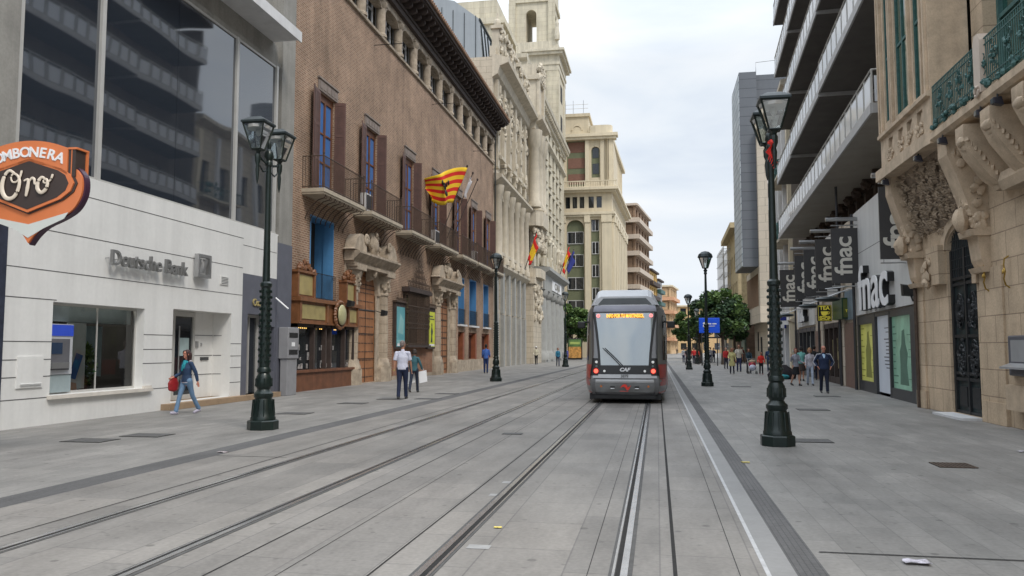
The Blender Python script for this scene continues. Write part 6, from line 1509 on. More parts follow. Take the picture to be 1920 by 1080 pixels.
# roof unit over the cab
b = MB(); ring = lambda y, w0, w1, z0, z1: [(TX - w0, y, z0), (TX - w1, y, z1 - .05), (TX - w1 + .12, y, z1), (TX + w1 - .12, y, z1), (TX + w1, y, z1 - .05), (TX + w0, y, z0)]
b.loft([ring(TY + .75, 1.02, .86, 3.12, 3.40), ring(TY + .98, 1.1, .86, 3.11, 3.62), ring(TY + 5.5, 1.1, .9, 3.1, 3.66)]); b.build('roof_fairing', M['tram_white'], tr)
b = MB(); b.pud([(TX - .92, TY + .71), (TX + .92, TY + .71), (TX + .80, TY + .82), (TX - .80, TY + .82)], 3.135, 3.15); b.v = [(TX - .86, TY + .735, 3.14), (TX + .86, TY + .735, 3.14), (TX + .68, TY + .74, 3.34), (TX - .68, TY + .74, 3.34), (TX - .86, TY + .8, 3.14), (TX + .86, TY + .8, 3.14), (TX + .68, TY + .8, 3.34), (TX - .68, TY + .8, 3.34)]
b.f = [[0, 1, 2, 3], [4, 5, 6, 7], [0, 1, 5, 4], [1, 2, 6, 5], [2, 3, 7, 6], [3, 0, 4, 7]]; b.m = [0] * 6; b.build('roof_recess', mat('roof_recess', (.10, .11, .115), .5), tr)
# black underframe below the skirt, and bogie wheels
b = MB(); b.box(TX - 1.12, TX + 1.12, TY + .45, TY + 32.6, .12, .30); b.box(TX - .95, TX + .95, TY + .22, TY + .6, .16, .27); b.build('underframe', M['black'], tr)
for k, y in enumerate((2.6, 4.4, 15.5, 17.3, 28.2, 30)):
    for x in (-1.79 - .03, -.30 + .03):
        b = MB(lambda u, d, z, x=x, y=y: (x + d, TY + y + u, z)); b.v = []; 
        ww = [(.30 * math.cos(q * .393), .30 * math.sin(q * .393)) for q in range(16)]
        b.puz([(u, z + .315) for u, z in ww], -.05, .05); b.build('wheel', M['steel'], tr)
# modules
y = TY + 1.9 + .3
b = MB()
for k, (a0, a1) in enumerate(((1.95, 7.6), (8.2, 14.2), (14.8, 18.6), (19.2, 25.2), (25.8, 33))):
    y0, y1 = TY + a0, TY + a1
    b = MB(); hw = 1.325; ringb = lambda y: [(TX - hw + .08, y, .28), (TX - hw, y, .45), (TX - hw, y, 2.2), (TX - 1.29, y, 2.88), (TX - 1.18, y, 3.13), (TX + 1.18, y, 3.13), (TX + 1.29, y, 2.88), (TX + hw, y, 2.2), (TX + hw, y, .45), (TX + hw - .08, y, .28)]
    b.loft([ringb(y0), ringb(y1)]); md = b.build('body_module', M['tram_grey'], tr)
    for s_ in (-1, 1):
        b = MB(); x = TX + s_ * hw; b.box(min(x, x + s_ * .012), max(x, x + s_ * .012), y0 + .1, y1 - .1, 1.25, 2.2); b.box(min(x - s_ * .04, x + s_ * .005), max(x - s_ * .04, x + s_ * .005), y0 + .1, y1 - .1, 2.2, 2.75); b.build('window_band', M['tram_side_glass'], md)
        b = MB(); x0, x1 = sorted((x, x + s_ * .01)); b.box(x0, x1, y0 + .05, y0 + 1.2, .5, 1.2); b.build('red_panel', M['tram_red'], md)
        if k in (1, 3):
            b = MB(); x0, x1 = sorted((x + s_ * .011, x + s_ * .03))
            for dy in (1.0, 3.6): b.box(x0, x1, y0 + dy, y0 + dy + 1.3, .4, 2.7)
            b.build('sliding_door', M['tram_dark'], md)
    b = MB(); b.box(TX - .95, TX + .95, y0 + .6, y1 - .5, 3.13, 3.5); b.build('roof_unit', M['tram_white'], md)
    if k:
        b = MB(); b.box(TX - 1.2, TX + 1.2, y0 - .62, y0 + .02, .3, 3.02); b.build('bellows', M['rubber'], tr)
for s_ in (-1, 1):
    b = MB(); x = TX + s_ * 1.34; b.tube([(TX + s_ * 1.2, TY + 1.75, 2.62), (x + s_ * .1, TY + 1.62, 2.58)], .03, 6); b.build('mirror_arm', M['black'], tr)
    b = MB(); b.box(min(x, x + s_ * .26), max(x, x + s_ * .26), TY + 1.5, TY + 1.66, 2.40, 2.62); b.build('mirror_camera', M['black'], tr, bevel=.03)
# ================================================================ STREET LAMPS
def lamp(x, y, sc, lab, heads=2, ribbon=False):
    t_ = thing('street_lamp', (x, y, 0), lab, 'street lamp', 'old style street lamps along the tracks')
    o0 = (0, 0, 0); S = lambda pr_: [(r * sc, z * sc) for r, z in pr_]
    b = MB(); b.lathe(0, 0, S([(.31, 0), (.31, .17), (.285, .19)]), 8, rot=R(22.5)); b.build('plinth', M['lamp_green'], t_, origin=o0, bevel=.008)
    b = MB(); b.lathe(0, 0, S([(.25, .19), (.25, .24), (.225, .28), (.21, .40), (.195, .52), (.165, .62), (.19, .66), (.19, .72), (.15, .76), (.125, .80), (.155, .86), (.165, .95), (.15, 1.05), (.115, 1.12), (.14, 1.15), (.14, 1.2), (.12, 1.24)]), 20)
    for k in range(12):
        a = k * .5236; b.tube([(math.cos(a) * .225 * sc, math.sin(a) * .225 * sc, .27 * sc), (math.cos(a) * .2 * sc, math.sin(a) * .2 * sc, .6 * sc)], .012 * sc, 5)
        b.tube([(math.cos(a) * .16 * sc, math.sin(a) * .16 * sc, .86 * sc), (math.cos(a) * .155 * sc, math.sin(a) * .155 * sc, 1.02 * sc)], .014 * sc, 5)
    b.build('base', M['lamp_green'], t_, origin=o0, smooth=True)
    b = MB(); b.lathe(0, 0, S([(.105, 1.24), (.11, 1.3), (.10, 2.3), (.095, 2.85), (.12, 2.88), (.12, 2.94), (.078, 2.98), (.068, 3.6), (.056, 5.0), (.05, 5.35), (.075, 5.37), (.075, 5.43), (.06, 5.47)]), 14)
    for j in range(13):
        for k in range(7):
            a = k * .8976 + (j % 2) * .449; z = (1.36 + j * .118) * sc; r_ = .112 * sc; b.ell((r_ * math.cos(a), r_ * math.sin(a), z), (.026 * sc, .026 * sc, .034 * sc), 6, 4)
    b.build('post', M['lamp_green'], t_, origin=o0, smooth=True)
    b = MB(); offs = [-.5, .5] if heads == 2 else [0]
    if heads == 2:
        for s_ in (-1, 1):
            b.tube([(0, 0, 5.45 * sc), (0, s_ * .18, 5.40 * sc), (0, s_ * .36, 5.44 * sc), (0, s_ * .5, 5.50 * sc)], .028, 8)
            b.tube([(0, s_ * .1, 5.25 * sc), (0, s_ * .26, 5.20 * sc), (0, s_ * .42, 5.30 * sc)], .018, 6)
        b.lathe(0, 0, S([(.06, 5.47), (.10, 5.55), (.08, 5.66), (.035, 5.72), (.05, 5.8), (.01, 5.9)]), 10)
        for s_ in (-1, 1): b.lathe(0, s_ * .5, [(r, z * sc) for r, z in [(.006, 4.9), (.03, 5.0), (.045, 5.2), (.03, 5.28), (.06, 5.36), (.065, 5.48), (.04, 5.53), (.09, 5.60)]], 8)
    else: b.lathe(0, 0, S([(.06, 5.47), (.10, 5.55), (.05, 5.62), (.1, 5.68)]), 10)
    b.build('bracket_arms', M['lamp_green'], t_, origin=o0, smooth=True)
    for oy in offs:
        zb, zt_ = (5.60 * sc, 6.10 * sc) if heads == 2 else (5.66 * sc, 6.16 * sc); r0, r1 = .13, .30
        seg = 4 if heads == 2 else 8; rt = R(45) if heads == 2 else R(22.5)
        if heads == 2: r0, r1 = .145, .335
        b = MB(); b.lathe(0, oy, [(r1 * 1.0, zt_), (r1 * 1.13, zt_ + .01), (r1 * 1.13, zt_ + .05), (r1 * .8, zt_ + .11), (r1 * .45, zt_ + .16), (.03, zt_ + .18)] if heads == 2 else [(r1 * 1.12, zt_), (r1 * 1.15, zt_ + .05), (r1 * 1.0, zt_ + .17), (r1 * .6, zt_ + .27), (.04, zt_ + .31)], seg if heads == 2 else 12, rot=rt)
        ln = b.build('lantern_roof', M['lamp_roof'], t_, origin=o0)
        b = MB()
        for k in range(seg):
            a = k * 2 * math.pi / seg + rt
            b.tube([(r0 * math.cos(a), oy + r0 * math.sin(a), zb), (r1 * math.cos(a), oy + r1 * math.sin(a), zt_)], .018, 4)
            a2 = a + 2 * math.pi / seg
            for r_, z_ in ((r0, zb), (r1, zt_)): b.tube([(r_ * math.cos(a), oy + r_ * math.sin(a), z_), (r_ * math.cos(a2), oy + r_ * math.sin(a2), z_)], .018, 4)
        b.lathe(0, oy, [(.05, zb - .04), (r0, zb)], seg, rot=rt)
        b.build('lantern_frame', M['lamp_green'], ln, origin=o0)
        b = MB(); vs = []; fs = []
        for k in range(seg):
            a = k * 2 * math.pi / seg + rt; vs += [(r0 * .97 * math.cos(a), oy + r0 * .97 * math.sin(a), zb), (r1 * .97 * math.cos(a), oy + r1 * .97 * math.sin(a), zt_)]
        for k in range(seg): k2 = (k + 1) % seg; fs.append((2 * k, 2 * k2, 2 * k2 + 1, 2 * k + 1))
        b.add(vs, fs); b.build('lantern_glass', M['rail_glass'], ln, origin=o0)
        b = MB(); b.lathe(0, oy, [(r1 * .75, zt_ - .03), (r1 * .72, zt_ - .09), (.05, zt_ - .1)], 12); b.ell((0, oy, zt_ - .16), (.06, .06, .09), 8, 6); b.build('reflector_and_bulb', M['alu'], ln, origin=o0)
    if ribbon:
        b = MB(); rr = random.Random(3)
        for k in range(5): b.tube([(-.02, -.5, 5.36 * sc), (-.06 - .02 * k, -.47, (5.30 - .02 * k) * sc), (-.08 + .03 * k, -.46, (5.18 - .04 * k) * sc), (-.10 + .02 * k, -.45, (5.08 - .04 * k) * sc)], .018, 5, r2=.008)
        b.ell((-.04, -.5, 5.38 * sc), (.07, .06, .06), 8, 5, jit=.2)
        b.build('red_ribbon', mat('red_ribbon', (.7, .03, .02), .6), t_, origin=o0)
    return t_
lamp(2.1, 15.08, 1.0, 'big dark green lamp post with two lanterns and a red ribbon, right foreground', ribbon=True)
lamp(-8.33, 16.08, 1.065, 'big dark green lamp post with two lanterns before the white bank, left foreground')
lamp(-8.34, 41.4, 1.05, 'lamp post with one lantern before the palace end, second on the left side', heads=1)
lamp(-8.4, 74.4, 1.09, 'small distant lamp post before the grey columns on the left side', heads=1)
lamp(2.25, 37.9, .96, 'second lamp post of the right row, in front of the blue board', heads=1)
lamp(2.55, 66.9, .95, 'third lamp post of the right row, beside the tree', heads=1)
lamp(4.4, 92, .95, 'farthest lamp post of the right row, half lost in the tree', heads=1)
# blue board
bb = thing('blue_board', (5.2, 82, 0), 'bright blue board with white round emblem on posts before the tree', 'sign')
b = MB(); b.box(4.15, 6.15, 81.95, 82.1, 3.25, 4.75); b.build('board', mat('board_blue', (.01, .07, .55), .4, emit=(.0, .08, .6), es=.15), bb, bevel=.04)
b = MB(lambda u, d, z: (u, 81.94 - d, z))
b.ell((4.68, 0, 4.2), (.17, .02, .13), 14, 4); b.ell((4.68, 0, 3.95), (.17, .02, .13), 14, 4); b.box(4.95, 5.35, 0, .02, 4.1, 4.22); b.box(5.45, 5.85, 0, .02, 4.1, 4.22); b.box(5.1, 5.7, 0, .02, 3.9, 3.96); b.build('emblem', M['letter_white'], bb)
b = MB()
for x in (4.4, 5.9): b.tube([(x, 82.05, 0), (x, 82.05, 3.3)], .06, 8)
b.build('post', M['dark_frame'], bb)
ad = thing('advert_panel', (-11.7, 115, 0), 'dark framed advert panel with a green and orange food poster beside the tram', 'advert panel')
b = MB(); b.box(-12.65, -10.55, 114.9, 115.2, .1, 3.15); b.build('frame', M['black'], ad, bevel=.05)
b = MB(); b.box(-12.5, -10.7, 114.87, 114.9, .35, 1.95); b.build('poster_lower', mat('poster_orange', (.65, .30, .08), .5, var=.7, scale=2.4), ad)
b = MB(); b.box(-12.5, -10.7, 114.87, 114.9, 1.95, 3.0); b.build('poster_upper', mat('poster_green', (.12, .22, .07), .5, var=.5, scale=1.5), ad)
b = MB(); b.box(-12.3, -10.9, 114.85, 114.87, 2.3, 2.65); b.build('poster_text', mat('poster_lime', (.45, .55, .15), .5), ad)
# bombonera sign
BS = lambda u, d, z: (-9.37 + u * .8, 10.64 - d * .45 + u * .08, 4.2 + (z - 3.98) * .8)
bs = thing('hanging_shop_sign', (-9.4, 10.6, 3.3), 'orange arched sweet shop sign with white script on a dark hexagon', 'sign')
def arcpts(cx, cz, r, a0, a1, n=18): return [(cx + r * math.cos(R(a0 + (a1 - a0) * k / n)), cz + r * math.sin(R(a0 + (a1 - a0) * k / n))) for k in range(n + 1)]
cz_ = 2.94
b = MB(BS)
oa = arcpts(0, cz_, 1.90, 120, 66.5); ia = arcpts(0, cz_, 1.45, 120, 58.5)
for k in range(18): b.puz([oa[k], oa[k + 1], ia[k + 1], ia[k]], .02, .30)
b.build('arched_header', M['orange'], bs)
b = MB(BS); b.box(.765, .90, -.30, .26, 4.14, 4.66); b.build('header_end', M['sign_brown'], bs)
b = MB(BS); b.box(.90, .93, -.31, -.22, 4.12, 4.66); b.box(.76, .935, -.31, .29, 4.661, 4.70); b.box(.82, .835, .262, .275, 4.14, 4.66); b.build('header_end_trim', M['orange'], bs)
W_ = 'BOMBONERA'
for k, ch in enumerate(W_):
    ang = R(68.6 + (8 - k) * 6.1); r_ = 1.67
    def tfc(x, y, z, ang=ang, r_=r_):
        tx, tz = math.sin(ang), -math.cos(ang); nx, nz_ = math.cos(ang), math.sin(ang)
        return BS(nx * (r_ + y) + tx * x, .31 + z, cz_ + nz_ * (r_ + y) + tz * x)
    a = text_mb(ch, .27, .03, tfc, .006); a.build('header_letter', M['letter_white'], bs)
def bodyshape(s_, dz=0):
    P = [(0, -.98), (.13, -.80), (.32, -.64), (.62, -.50), (.86, -.34), (1.0, -.1), (1.03, .16), (.96, .36), (.72, .52), (0, .68)]
    Q = []
    for i in range(len(P) - 1):
        p0, p1, p2, p3 = P[max(i - 1, 0)], P[i], P[i + 1], P[min(i + 2, len(P) - 1)]
        for k in range(4):
            t = k / 4; f = lambda a, b_, c, d: .5 * (2 * b_ + (c - a) * t + (2 * a - 5 * b_ + 4 * c - d) * t * t + (3 * b_ - a - 3 * c + d) * t ** 3)
            Q.append((f(p0[0], p1[0], p2[0], p3[0]), f(p0[1], p1[1], p2[1], p3[1])))
    P = Q + [P[-1]]
    P = P + [(-x, z) for x, z in reversed(P[1:-1])]
    return [(x * s_, 3.86 + z * s_ + dz) for x, z in P]
b = MB(BS); b.puz(bodyshape(1.03), -.12, .12); b.build('body_shell', M['purple'], bs)
b = MB(BS); b.puz(bodyshape(1.0), .12, .20); b.build('orange_face', M['orange'], bs)
hexs = lambda s_: [(x * s_, 3.98 + z * s_) for x, z in [(0, -.50), (.62, -.26), (.80, -.12), (.86, .03), (.78, .2), (.62, .3), (0, .50), (-.62, .3), (-.78, .2), (-.86, .03), (-.80, -.12), (-.62, -.26)]]
b = MB(BS); b.puz(hexs(1.10), .2, .24); b.build('dark_ring', M['sign_brown'], bs)
b = MB(BS); b.puz(hexs(1.04), .24, .30); b.build('orange_ring', M['orange'], bs)
b = MB(BS); b.puz(hexs(.93), .30, .31); b.build('dark_hexagon', M['sign_brown'], bs)
b = MB(BS); b.puz([(-.80, -.46 + 3.86), (0, -.62 + 3.86), (.78, -.40 + 3.86), (.70, -.52 + 3.86), (.30, -.70 + 3.86), (0, -.88 + 3.86), (-.3, -.7 + 3.86), (-.7, -.56 + 3.86)], .2, .215); b.build('pale_chevron', M['sign_pale'], bs)
b = MB(BS); wp = mat('script_cream', (.72, .62, .5), .4)
def scr(pts, r_):
    Q = []; rq = []
    n = len(pts)
    for i in range(n - 1):
        p0, p1, p2, p3 = pts[max(i - 1, 0)], pts[i], pts[i + 1], pts[min(i + 2, n - 1)]
        for k in range(4):
            t = k / 4; f = lambda a, b_, c, d: .5 * (2 * b_ + (c - a) * t + (2 * a - 5 * b_ + 4 * c - d) * t * t + (3 * b_ - a - 3 * c + d) * t ** 3)
            Q.append((f(p0[0], p1[0], p2[0], p3[0]), f(p0[1], p1[1], p2[1], p3[1]))); rq.append((r_[i] * (1 - t) + r_[i + 1] * t) * .8)
    Q.append(pts[-1]); rq.append(r_[-1] * .6)
    b.tube([(x * .86 + .04, .36, 3.98 + z) for x, z in Q], rq, 8)
scr([(-.34, .22), (-.46, .28), (-.56, .2), (-.62, .03), (-.60, -.14), (-.50, -.25), (-.36, -.24), (-.26, -.12), (-.22, .05), (-.26, .17), (-.36, .22), (-.42, .16), (-.39, .07), (-.30, .06), (-.22, .14), (-.18, .28)], [.03, .035, .04, .05, .055, .05, .045, .045, .04, .03, .025, .022, .022, .022, .025, .03])
scr([(-.12, .08), (-.02, .1), (-.03, -.06), (-.06, -.22)], [.02, .035, .045, .03]); scr([(-.02, .04), (.06, .13), (.12, .10), (.13, .02), (.18, .03)], [.02, .03, .035, .025, .02])
scr([(.36, .12), (.28, .14), (.21, .05), (.2, -.07), (.28, -.15), (.38, -.1), (.43, .02), (.4, .1), (.34, .1), (.34, .04), (.42, .04), (.5, .1), (.54, .2)], [.025, .035, .045, .05, .045, .045, .04, .03, .022, .02, .02, .025, .03])
b.build('script_lettering', wp, bs, smooth=True)
b = MB(BS); b.tube([(-.6, 0, 4.0), (-3.6, 0, 4.0)], .06, 8); b.tube([(-.6, 0, 4.5), (-3.6, 0, 4.5)], .06, 8); b.build('support_arm', M['iron'], bs)
# ================================================================ PEOPLE
def frame_of(d):
    t = d.normalized(); a = Vector((0, 1, 0)) if abs(t.y) < .9 else Vector((1, 0, 0))
    x = a.cross(t).normalized(); y = t.cross(x).normalized(); return t, x, y
def limb(b, pts, rad, seg=12, flat=1.0, c0=1.0, c1=1.0):
    """closed tapered limb through joints; rad is one radius (or pair side,front) per joint, ends rounded"""
    P = [Vector(p) for p in pts]; n = len(P); rings = []
    rs = [(r if isinstance(r, tuple) else (r, r * flat)) for r in rad]
    def ring(c, t, x, y, rx, ry): return [tuple(c + x * math.cos(a) * rx + y * math.sin(a) * ry) for a in [2 * math.pi * k / seg for k in range(seg)]]
    seq = []
    for i in range(n):
        t = (P[min(i + 1, n - 1)] - P[max(i - 1, 0)]).normalized(); seq.append((P[i], t))
    t0 = seq[0][1]; t1 = seq[-1][1]
    xr = None; fr = []
    for c, t in seq:
        tt, x, y = frame_of(t)
        if xr is not None and x.dot(xr) < 0: x, y = -x, -y
        xr = x; fr.append((tt, x, y))
    for k in (80, 50, 20):
        a = R(k); r0 = rs[0]; m_ = min(r0) * c0; rings.append(ring(P[0] - t0 * m_ * math.sin(a), *fr[0], r0[0] * math.cos(a), r0[1] * math.cos(a)))
    for i in range(n): rings.append(ring(P[i], *fr[i], *rs[i]))
    for k in (20, 50, 80):
        a = R(k); r1 = rs[-1]; m_ = min(r1) * c1; rings.append(ring(P[-1] + t1 * m_ * math.sin(a), *fr[-1], r1[0] * math.cos(a), r1[1] * math.cos(a)))
    b.loft(rings)
def fuse(b, name, m, parent, vox, smooth_it=2):
    o = b.build(name, m, parent, origin=(0, 0, 0))
    md = o.modifiers.new('r', 'REMESH'); md.mode = 'VOXEL'; md.voxel_size = vox; md.use_smooth_shade = True
    sm = o.modifiers.new('s', 'SMOOTH'); sm.iterations = smooth_it; sm.factor = .5
    PEND.append(o); return o
PEND = []
SKIN = {'light': (.50, .27, .19), 'tan': (.40, .20, .125), 'red': (.50, .21, .14), 'dark': (.10, .055, .035)}
def mcol(key, col, rough=.8, var=.15, sc=9):
    k = 'cloth_' + key
    if k not in bpy.data.materials: mat(k, col, rough, var=var, scale=sc, bump=.15, fine=.05)
    return bpy.data.materials[k]
for k, v in SKIN.items(): M['skin_' + k] = mat('skin_' + k, v, .55, var=.05, scale=8)
def person(x, y, face_to, H, lab, top, topk, bot, botk, hair=('short', (.03, .02, .015)), skin='light', legs=((18, 4), (-16, 22)), arms=((-12, 8, 12), (14, 8, 18)),
           build=1.0, shoes=(.02, .02, .02), sleeves='long', grp=None, detail=2, coat=0.0, lean=0, headturn=0, female=False, extra=None, child=False, headpitch=0):
    """face_to: compass angle in degrees, 0 = looking down the street away from the camera, 180 = towards it"""
    s = H / 1.75; rz = -R(face_to)
    t_ = thing('person', (x, y, 0), lab, 'person', grp, rz=rz)
    vox = {3: .008, 2: .012, 1: .022}[detail] * (s if s > .8 else .85)
    hw = .088 if not female else .092; sh = (.185 if not female else .16) * (1 if not child else .95) * (1 + (build - 1) * .5)
    th, shk = .44 * s, .43 * s
    # leg chain
    J = {}
    for i, sg in enumerate((-1, 1)):
        a, kb = legs[i]; hip = Vector((sg * hw * s, 0, 0)); d1 = Vector((0, math.sin(R(a)), -math.cos(R(a)))); knee = hip + d1 * th
        a2 = a - kb; d2 = Vector((0, math.sin(R(a2)), -math.cos(R(a2)))); ank = knee + d2 * shk; J[sg] = [hip, knee, ank, a2]
    low = min(J[-1][2].z, J[1][2].z); hz = .085 * s - low
    for sg in J:
        for k in range(3): J[sg][k] = J[sg][k] + Vector((0, 0, hz))
    ln = R(lean); up = Vector((0, math.sin(ln), math.cos(ln)))
    pel = Vector((0, 0, hz + .02 * s)); def_ = lambda h, fwd=0.0, sx=0.0: pel + up * h * s + Vector((sx * s, fwd * s, 0))
    waist = def_(.14); chest = def_(.33, .01); shl = def_(.50, 0); neck = def_(.56, .005); head = def_(.72, .025)
    bw = build
    # arms
    A = {}
    for i, sg in enumerate((-1, 1)):
        pt, ot, eb = arms[i][:3]; sh_ = def_(.462, -.01, sg * sh)
        d1 = Vector((sg * math.sin(R(ot)), math.sin(R(pt)), -math.cos(R(pt)) * math.cos(R(ot)))).normalized(); el = sh_ + d1 * .285 * s
        pa_ = pt + eb; inw = 0 if len(arms[i]) < 3 else 0
        inw = arms[i][3] if len(arms[i]) > 3 else 0
        d2 = Vector((sg * math.sin(R(ot * .4 - inw)), math.sin(R(pa_)), -math.cos(R(pa_)))).normalized(); wr = el + d2 * .25 * s; A[sg] = [sh_, el, wr, d2]
    # ------- body: one surface with head, neck, hands, legs
    b = MB()
    limb(b, [pel - up * .06 * s, waist, chest, shl - up * .02 * s], [(.155 * s * bw, .11 * s * bw), (.125 * s * bw, .09 * s * bw), (.15 * s * bw, .10 * s * bw), (.11 * s, .065 * s)], 16)
    limb(b, [shl - up * .02 * s, neck, head - up * .05 * s], [.06 * s, .052 * s, .05 * s], 10)
    hy = R(-headturn); hp = R(headpitch)
    def hd(px, py, pz):
        py2 = py * math.cos(hp) - pz * math.sin(hp) * -1; pz2 = pz * math.cos(hp) - py * math.sin(hp)
        return tuple(head + Vector((px * math.cos(hy) - py2 * math.sin(hy), px * math.sin(hy) + py2 * math.cos(hy), pz2)) * s)
    hb = MB(lambda u, d, z: hd(u, d, z))
    hb.ell((0, -.005, .03), (.076, .093, .085), 16, 10); hb.ell((0, .018, -.035), (.058, .068, .075), 14, 10)
    hb.ell((0, .098, -.005), (.014, .02, .02), 8, 6); hb.ell((0, .092, .015), (.010, .012, .028), 8, 6)      # nose
    hb.ell((0, .075, -.058), (.026, .017, .010), 8, 5); hb.ell((0, .06, -.095), (.026, .025, .018), 8, 5)    # lips, chin
    hb.ell((0, .075, .037), (.05, .02, .012), 8, 5)
    for sg in (-1, 1): hb.ell((sg * .078, -.002, -.005), (.012, .02, .032), 8, 6)
    b.v += hb.v; k0 = len(b.v) - len(hb.v); b.f += [[i + k0 for i in f] for f in hb.f]; b.m += hb.m
    for sg in (-1, 1):
        h_, kn, an, a2 = J[sg]
        limb(b, [h_, h_.lerp(kn, .5), kn, kn.lerp(an, .3), kn.lerp(an, .7), an], [.085 * s * bw, .068 * s * bw, .05 * s, .052 * s, .036 * s, .03 * s], 12)
        fd = Vector((0, math.cos(R(max(-25, min(25, a2)) * .5)), math.sin(R(max(-25, min(25, a2)) * .5)))); 
        limb(b, [an + Vector((0, -.03 * s, -.045 * s)), an + fd * .08 * s + Vector((0, 0, -.055 * s)), an + fd * .16 * s + Vector((0, 0, -.062 * s))], [(.03 * s, .03 * s), (.034 * s, .024 * s), (.03 * s, .016 * s)], 10)
        sh_, el, wr, d2 = A[sg]
        limb(b, [sh_, sh_.lerp(el, .5), el, el.lerp(wr, .35), wr], [.05 * s, .043 * s, .036 * s, .037 * s, .024 * s], 12)
        # hand: palm, four unequal fingers, thumb from the side
        t, X_, Y_ = frame_of(d2); fwd = Vector((0, 1, 0)) - t * t.y; fwd = fwd.normalized() if fwd.length > .1 else Vector((0, 0, 1)); sd = t.cross(fwd).normalized()
        pc = wr + t * .045 * s; limb(b, [wr, pc, pc + t * .045 * s], [(.024 * s, .018 * s), (.018 * s, .036 * s), (.015 * s, .038 * s)], 10) if abs(fwd.y) < 2 else None
        if detail >= 2:
            for q, (o_, l_) in enumerate(((.03, .062), (.011, .072), (-.009, .068), (-.028, .052))):
                f0 = pc + t * .045 * s + fwd * o_ * s; f1 = f0 + t * l_ * .5 * s - sd * sg * .006 * s; f2 = f1 + (t * .8 - sd * sg * -.55).normalized() * l_ * .5 * s
                limb(b, [f0, f1, f2], [.0098 * s, .009 * s, .0078 * s], 6)
            q0 = pc - t * .01 * s + fwd * .03 * s; limb(b, [q0, q0 + (fwd + t * .7).normalized() * .035 * s, q0 + (fwd * .6 + t).normalized() * .06 * s], [.013 * s, .011 * s, .009 * s], 6)
        else: limb(b, [pc + t * .04 * s, pc + t * .09 * s], [(.013 * s, .03 * s), (.01 * s, .02 * s)], 8)
    body = fuse(b, 'body', M['skin_' + skin], t_, vox)
    # eyes and brows
    if detail >= 2:
        e_ = MB(lambda u, d, z: hd(u, d, z))
        for sg in (-1, 1): e_.ell((sg * .031, .083, .012), (.012, .008, .006), 8, 5); e_.box(sg * .031 - .017, sg * .031 + .017, .082, .094, .03, .036)
        e_.build('eyes_and_brows', M['black'], t_, origin=(0, 0, 0))
        e_ = MB(lambda u, d, z: hd(u, d, z)); e_.ell((0, .0895, -.058), (.022, .006, .005), 8, 4); e_.build('mouth', mcol('lip', (.3, .08, .07)), t_, origin=(0, 0, 0))
    # ------- hair or cap
    hk, hc = hair; rr = random.Random(int(x * 100)); h_b = MB(lambda u, d, z: hd(u, d, z))
    if hk != 'bald':
        h_b.ell((0, -.022, .052), (.086, .092, .082), 14, 10); h_b.ell((0, -.045, .0), (.08, .07, .075), 12, 8)
        for sg in (-1, 1): h_b.ell((sg * .066, -.01, .03), (.022, .05, .045), 8, 6)
    else:
        h_b.ell((0, -.05, .005), (.078, .052, .05), 12, 8)
        for sg in (-1, 1): h_b.ell((sg * .07, -.03, .0), (.016, .04, .03), 8, 6)
    if hk == 'long':
        for k in range(26):
            a = R(rr.uniform(100, 260) + 90); xx = .085 * math.cos(R(rr.uniform(160, 380))); yy = rr.uniform(-.085, .0)
            h_b.tube([(xx * .8, yy, .05), (xx * 1.1, yy - .01, -.03), (xx * 1.15 + rr.uniform(-.01, .01), yy, -.12), (xx * 1.1 + rr.uniform(-.02, .02), yy + rr.uniform(-.01, .02), -.2)], .024, 6, r2=.012)
        for sg in (-1, 1): h_b.tube([(sg * .03, .06, .11), (sg * .072, .055, .06), (sg * .085, .035, -.02), (sg * .09, .03, -.13)], .02, 6)
    if hk == 'bob':
        for k in range(22):
            a = R(rr.uniform(170, 370)); h_b.tube([(.07 * math.cos(a), .05 * math.sin(a) - .02, .06), (.095 * math.cos(a), .08 * math.sin(a) - .02, -.02), (.085 * math.cos(a), .075 * math.sin(a) - .02, -.09)], .024, 6, r2=.015)
        h_b.ell((0, .05, .09), (.06, .035, .03), 8, 6)
    if hk == 'cap':
        h_b = MB(lambda u, d, z: hd(u, d, z)); h_b.ell((0, -.008, .06), (.09, .105, .075), 14, 10); h_b.ell((0, .1, .045), (.06, .06, .01), 10, 5)
    if hk == 'short':
        for k in range(26): a = rr.uniform(0, 6.28); q = rr.uniform(.2, 1); h_b.ell((.072 * q * math.cos(a), -.025 + .078 * q * math.sin(a), .05 + .08 * math.sqrt(max(0, 1 - q * q * .8))), (.02, .02, .014), 6, 4)
    fuse(h_b, 'cap' if hk == 'cap' else 'hair', mcol('hair%d' % int(hc[0] * 1000 + hc[1] * 77), hc, .6, .3, 40), t_, vox, 1)
    # ------- clothes: one step larger than the body, open at cuffs and hems
    g = .014 * s
    b = MB()
    hem = pel - up * (.05 + (coat)) * s
    wid = .165 * bw + (.03 if coat else 0) + coat * .1
    pts = [hem, pel, waist, chest, shl - up * .015 * s]; rad = [((wid + .005) * s, (.115 * bw + coat * .06 + .01) * s), ((.168 * bw) * s, (.122 * bw) * s), ((.145 if not female else .128) * bw * s, .108 * bw * s), (.168 * bw * s if not female else .152 * bw * s, (.115 if not female else .125) * bw * s), (.125 * s, .075 * s)]
    limb(b, pts, rad, 18, c0=.12, c1=.5)
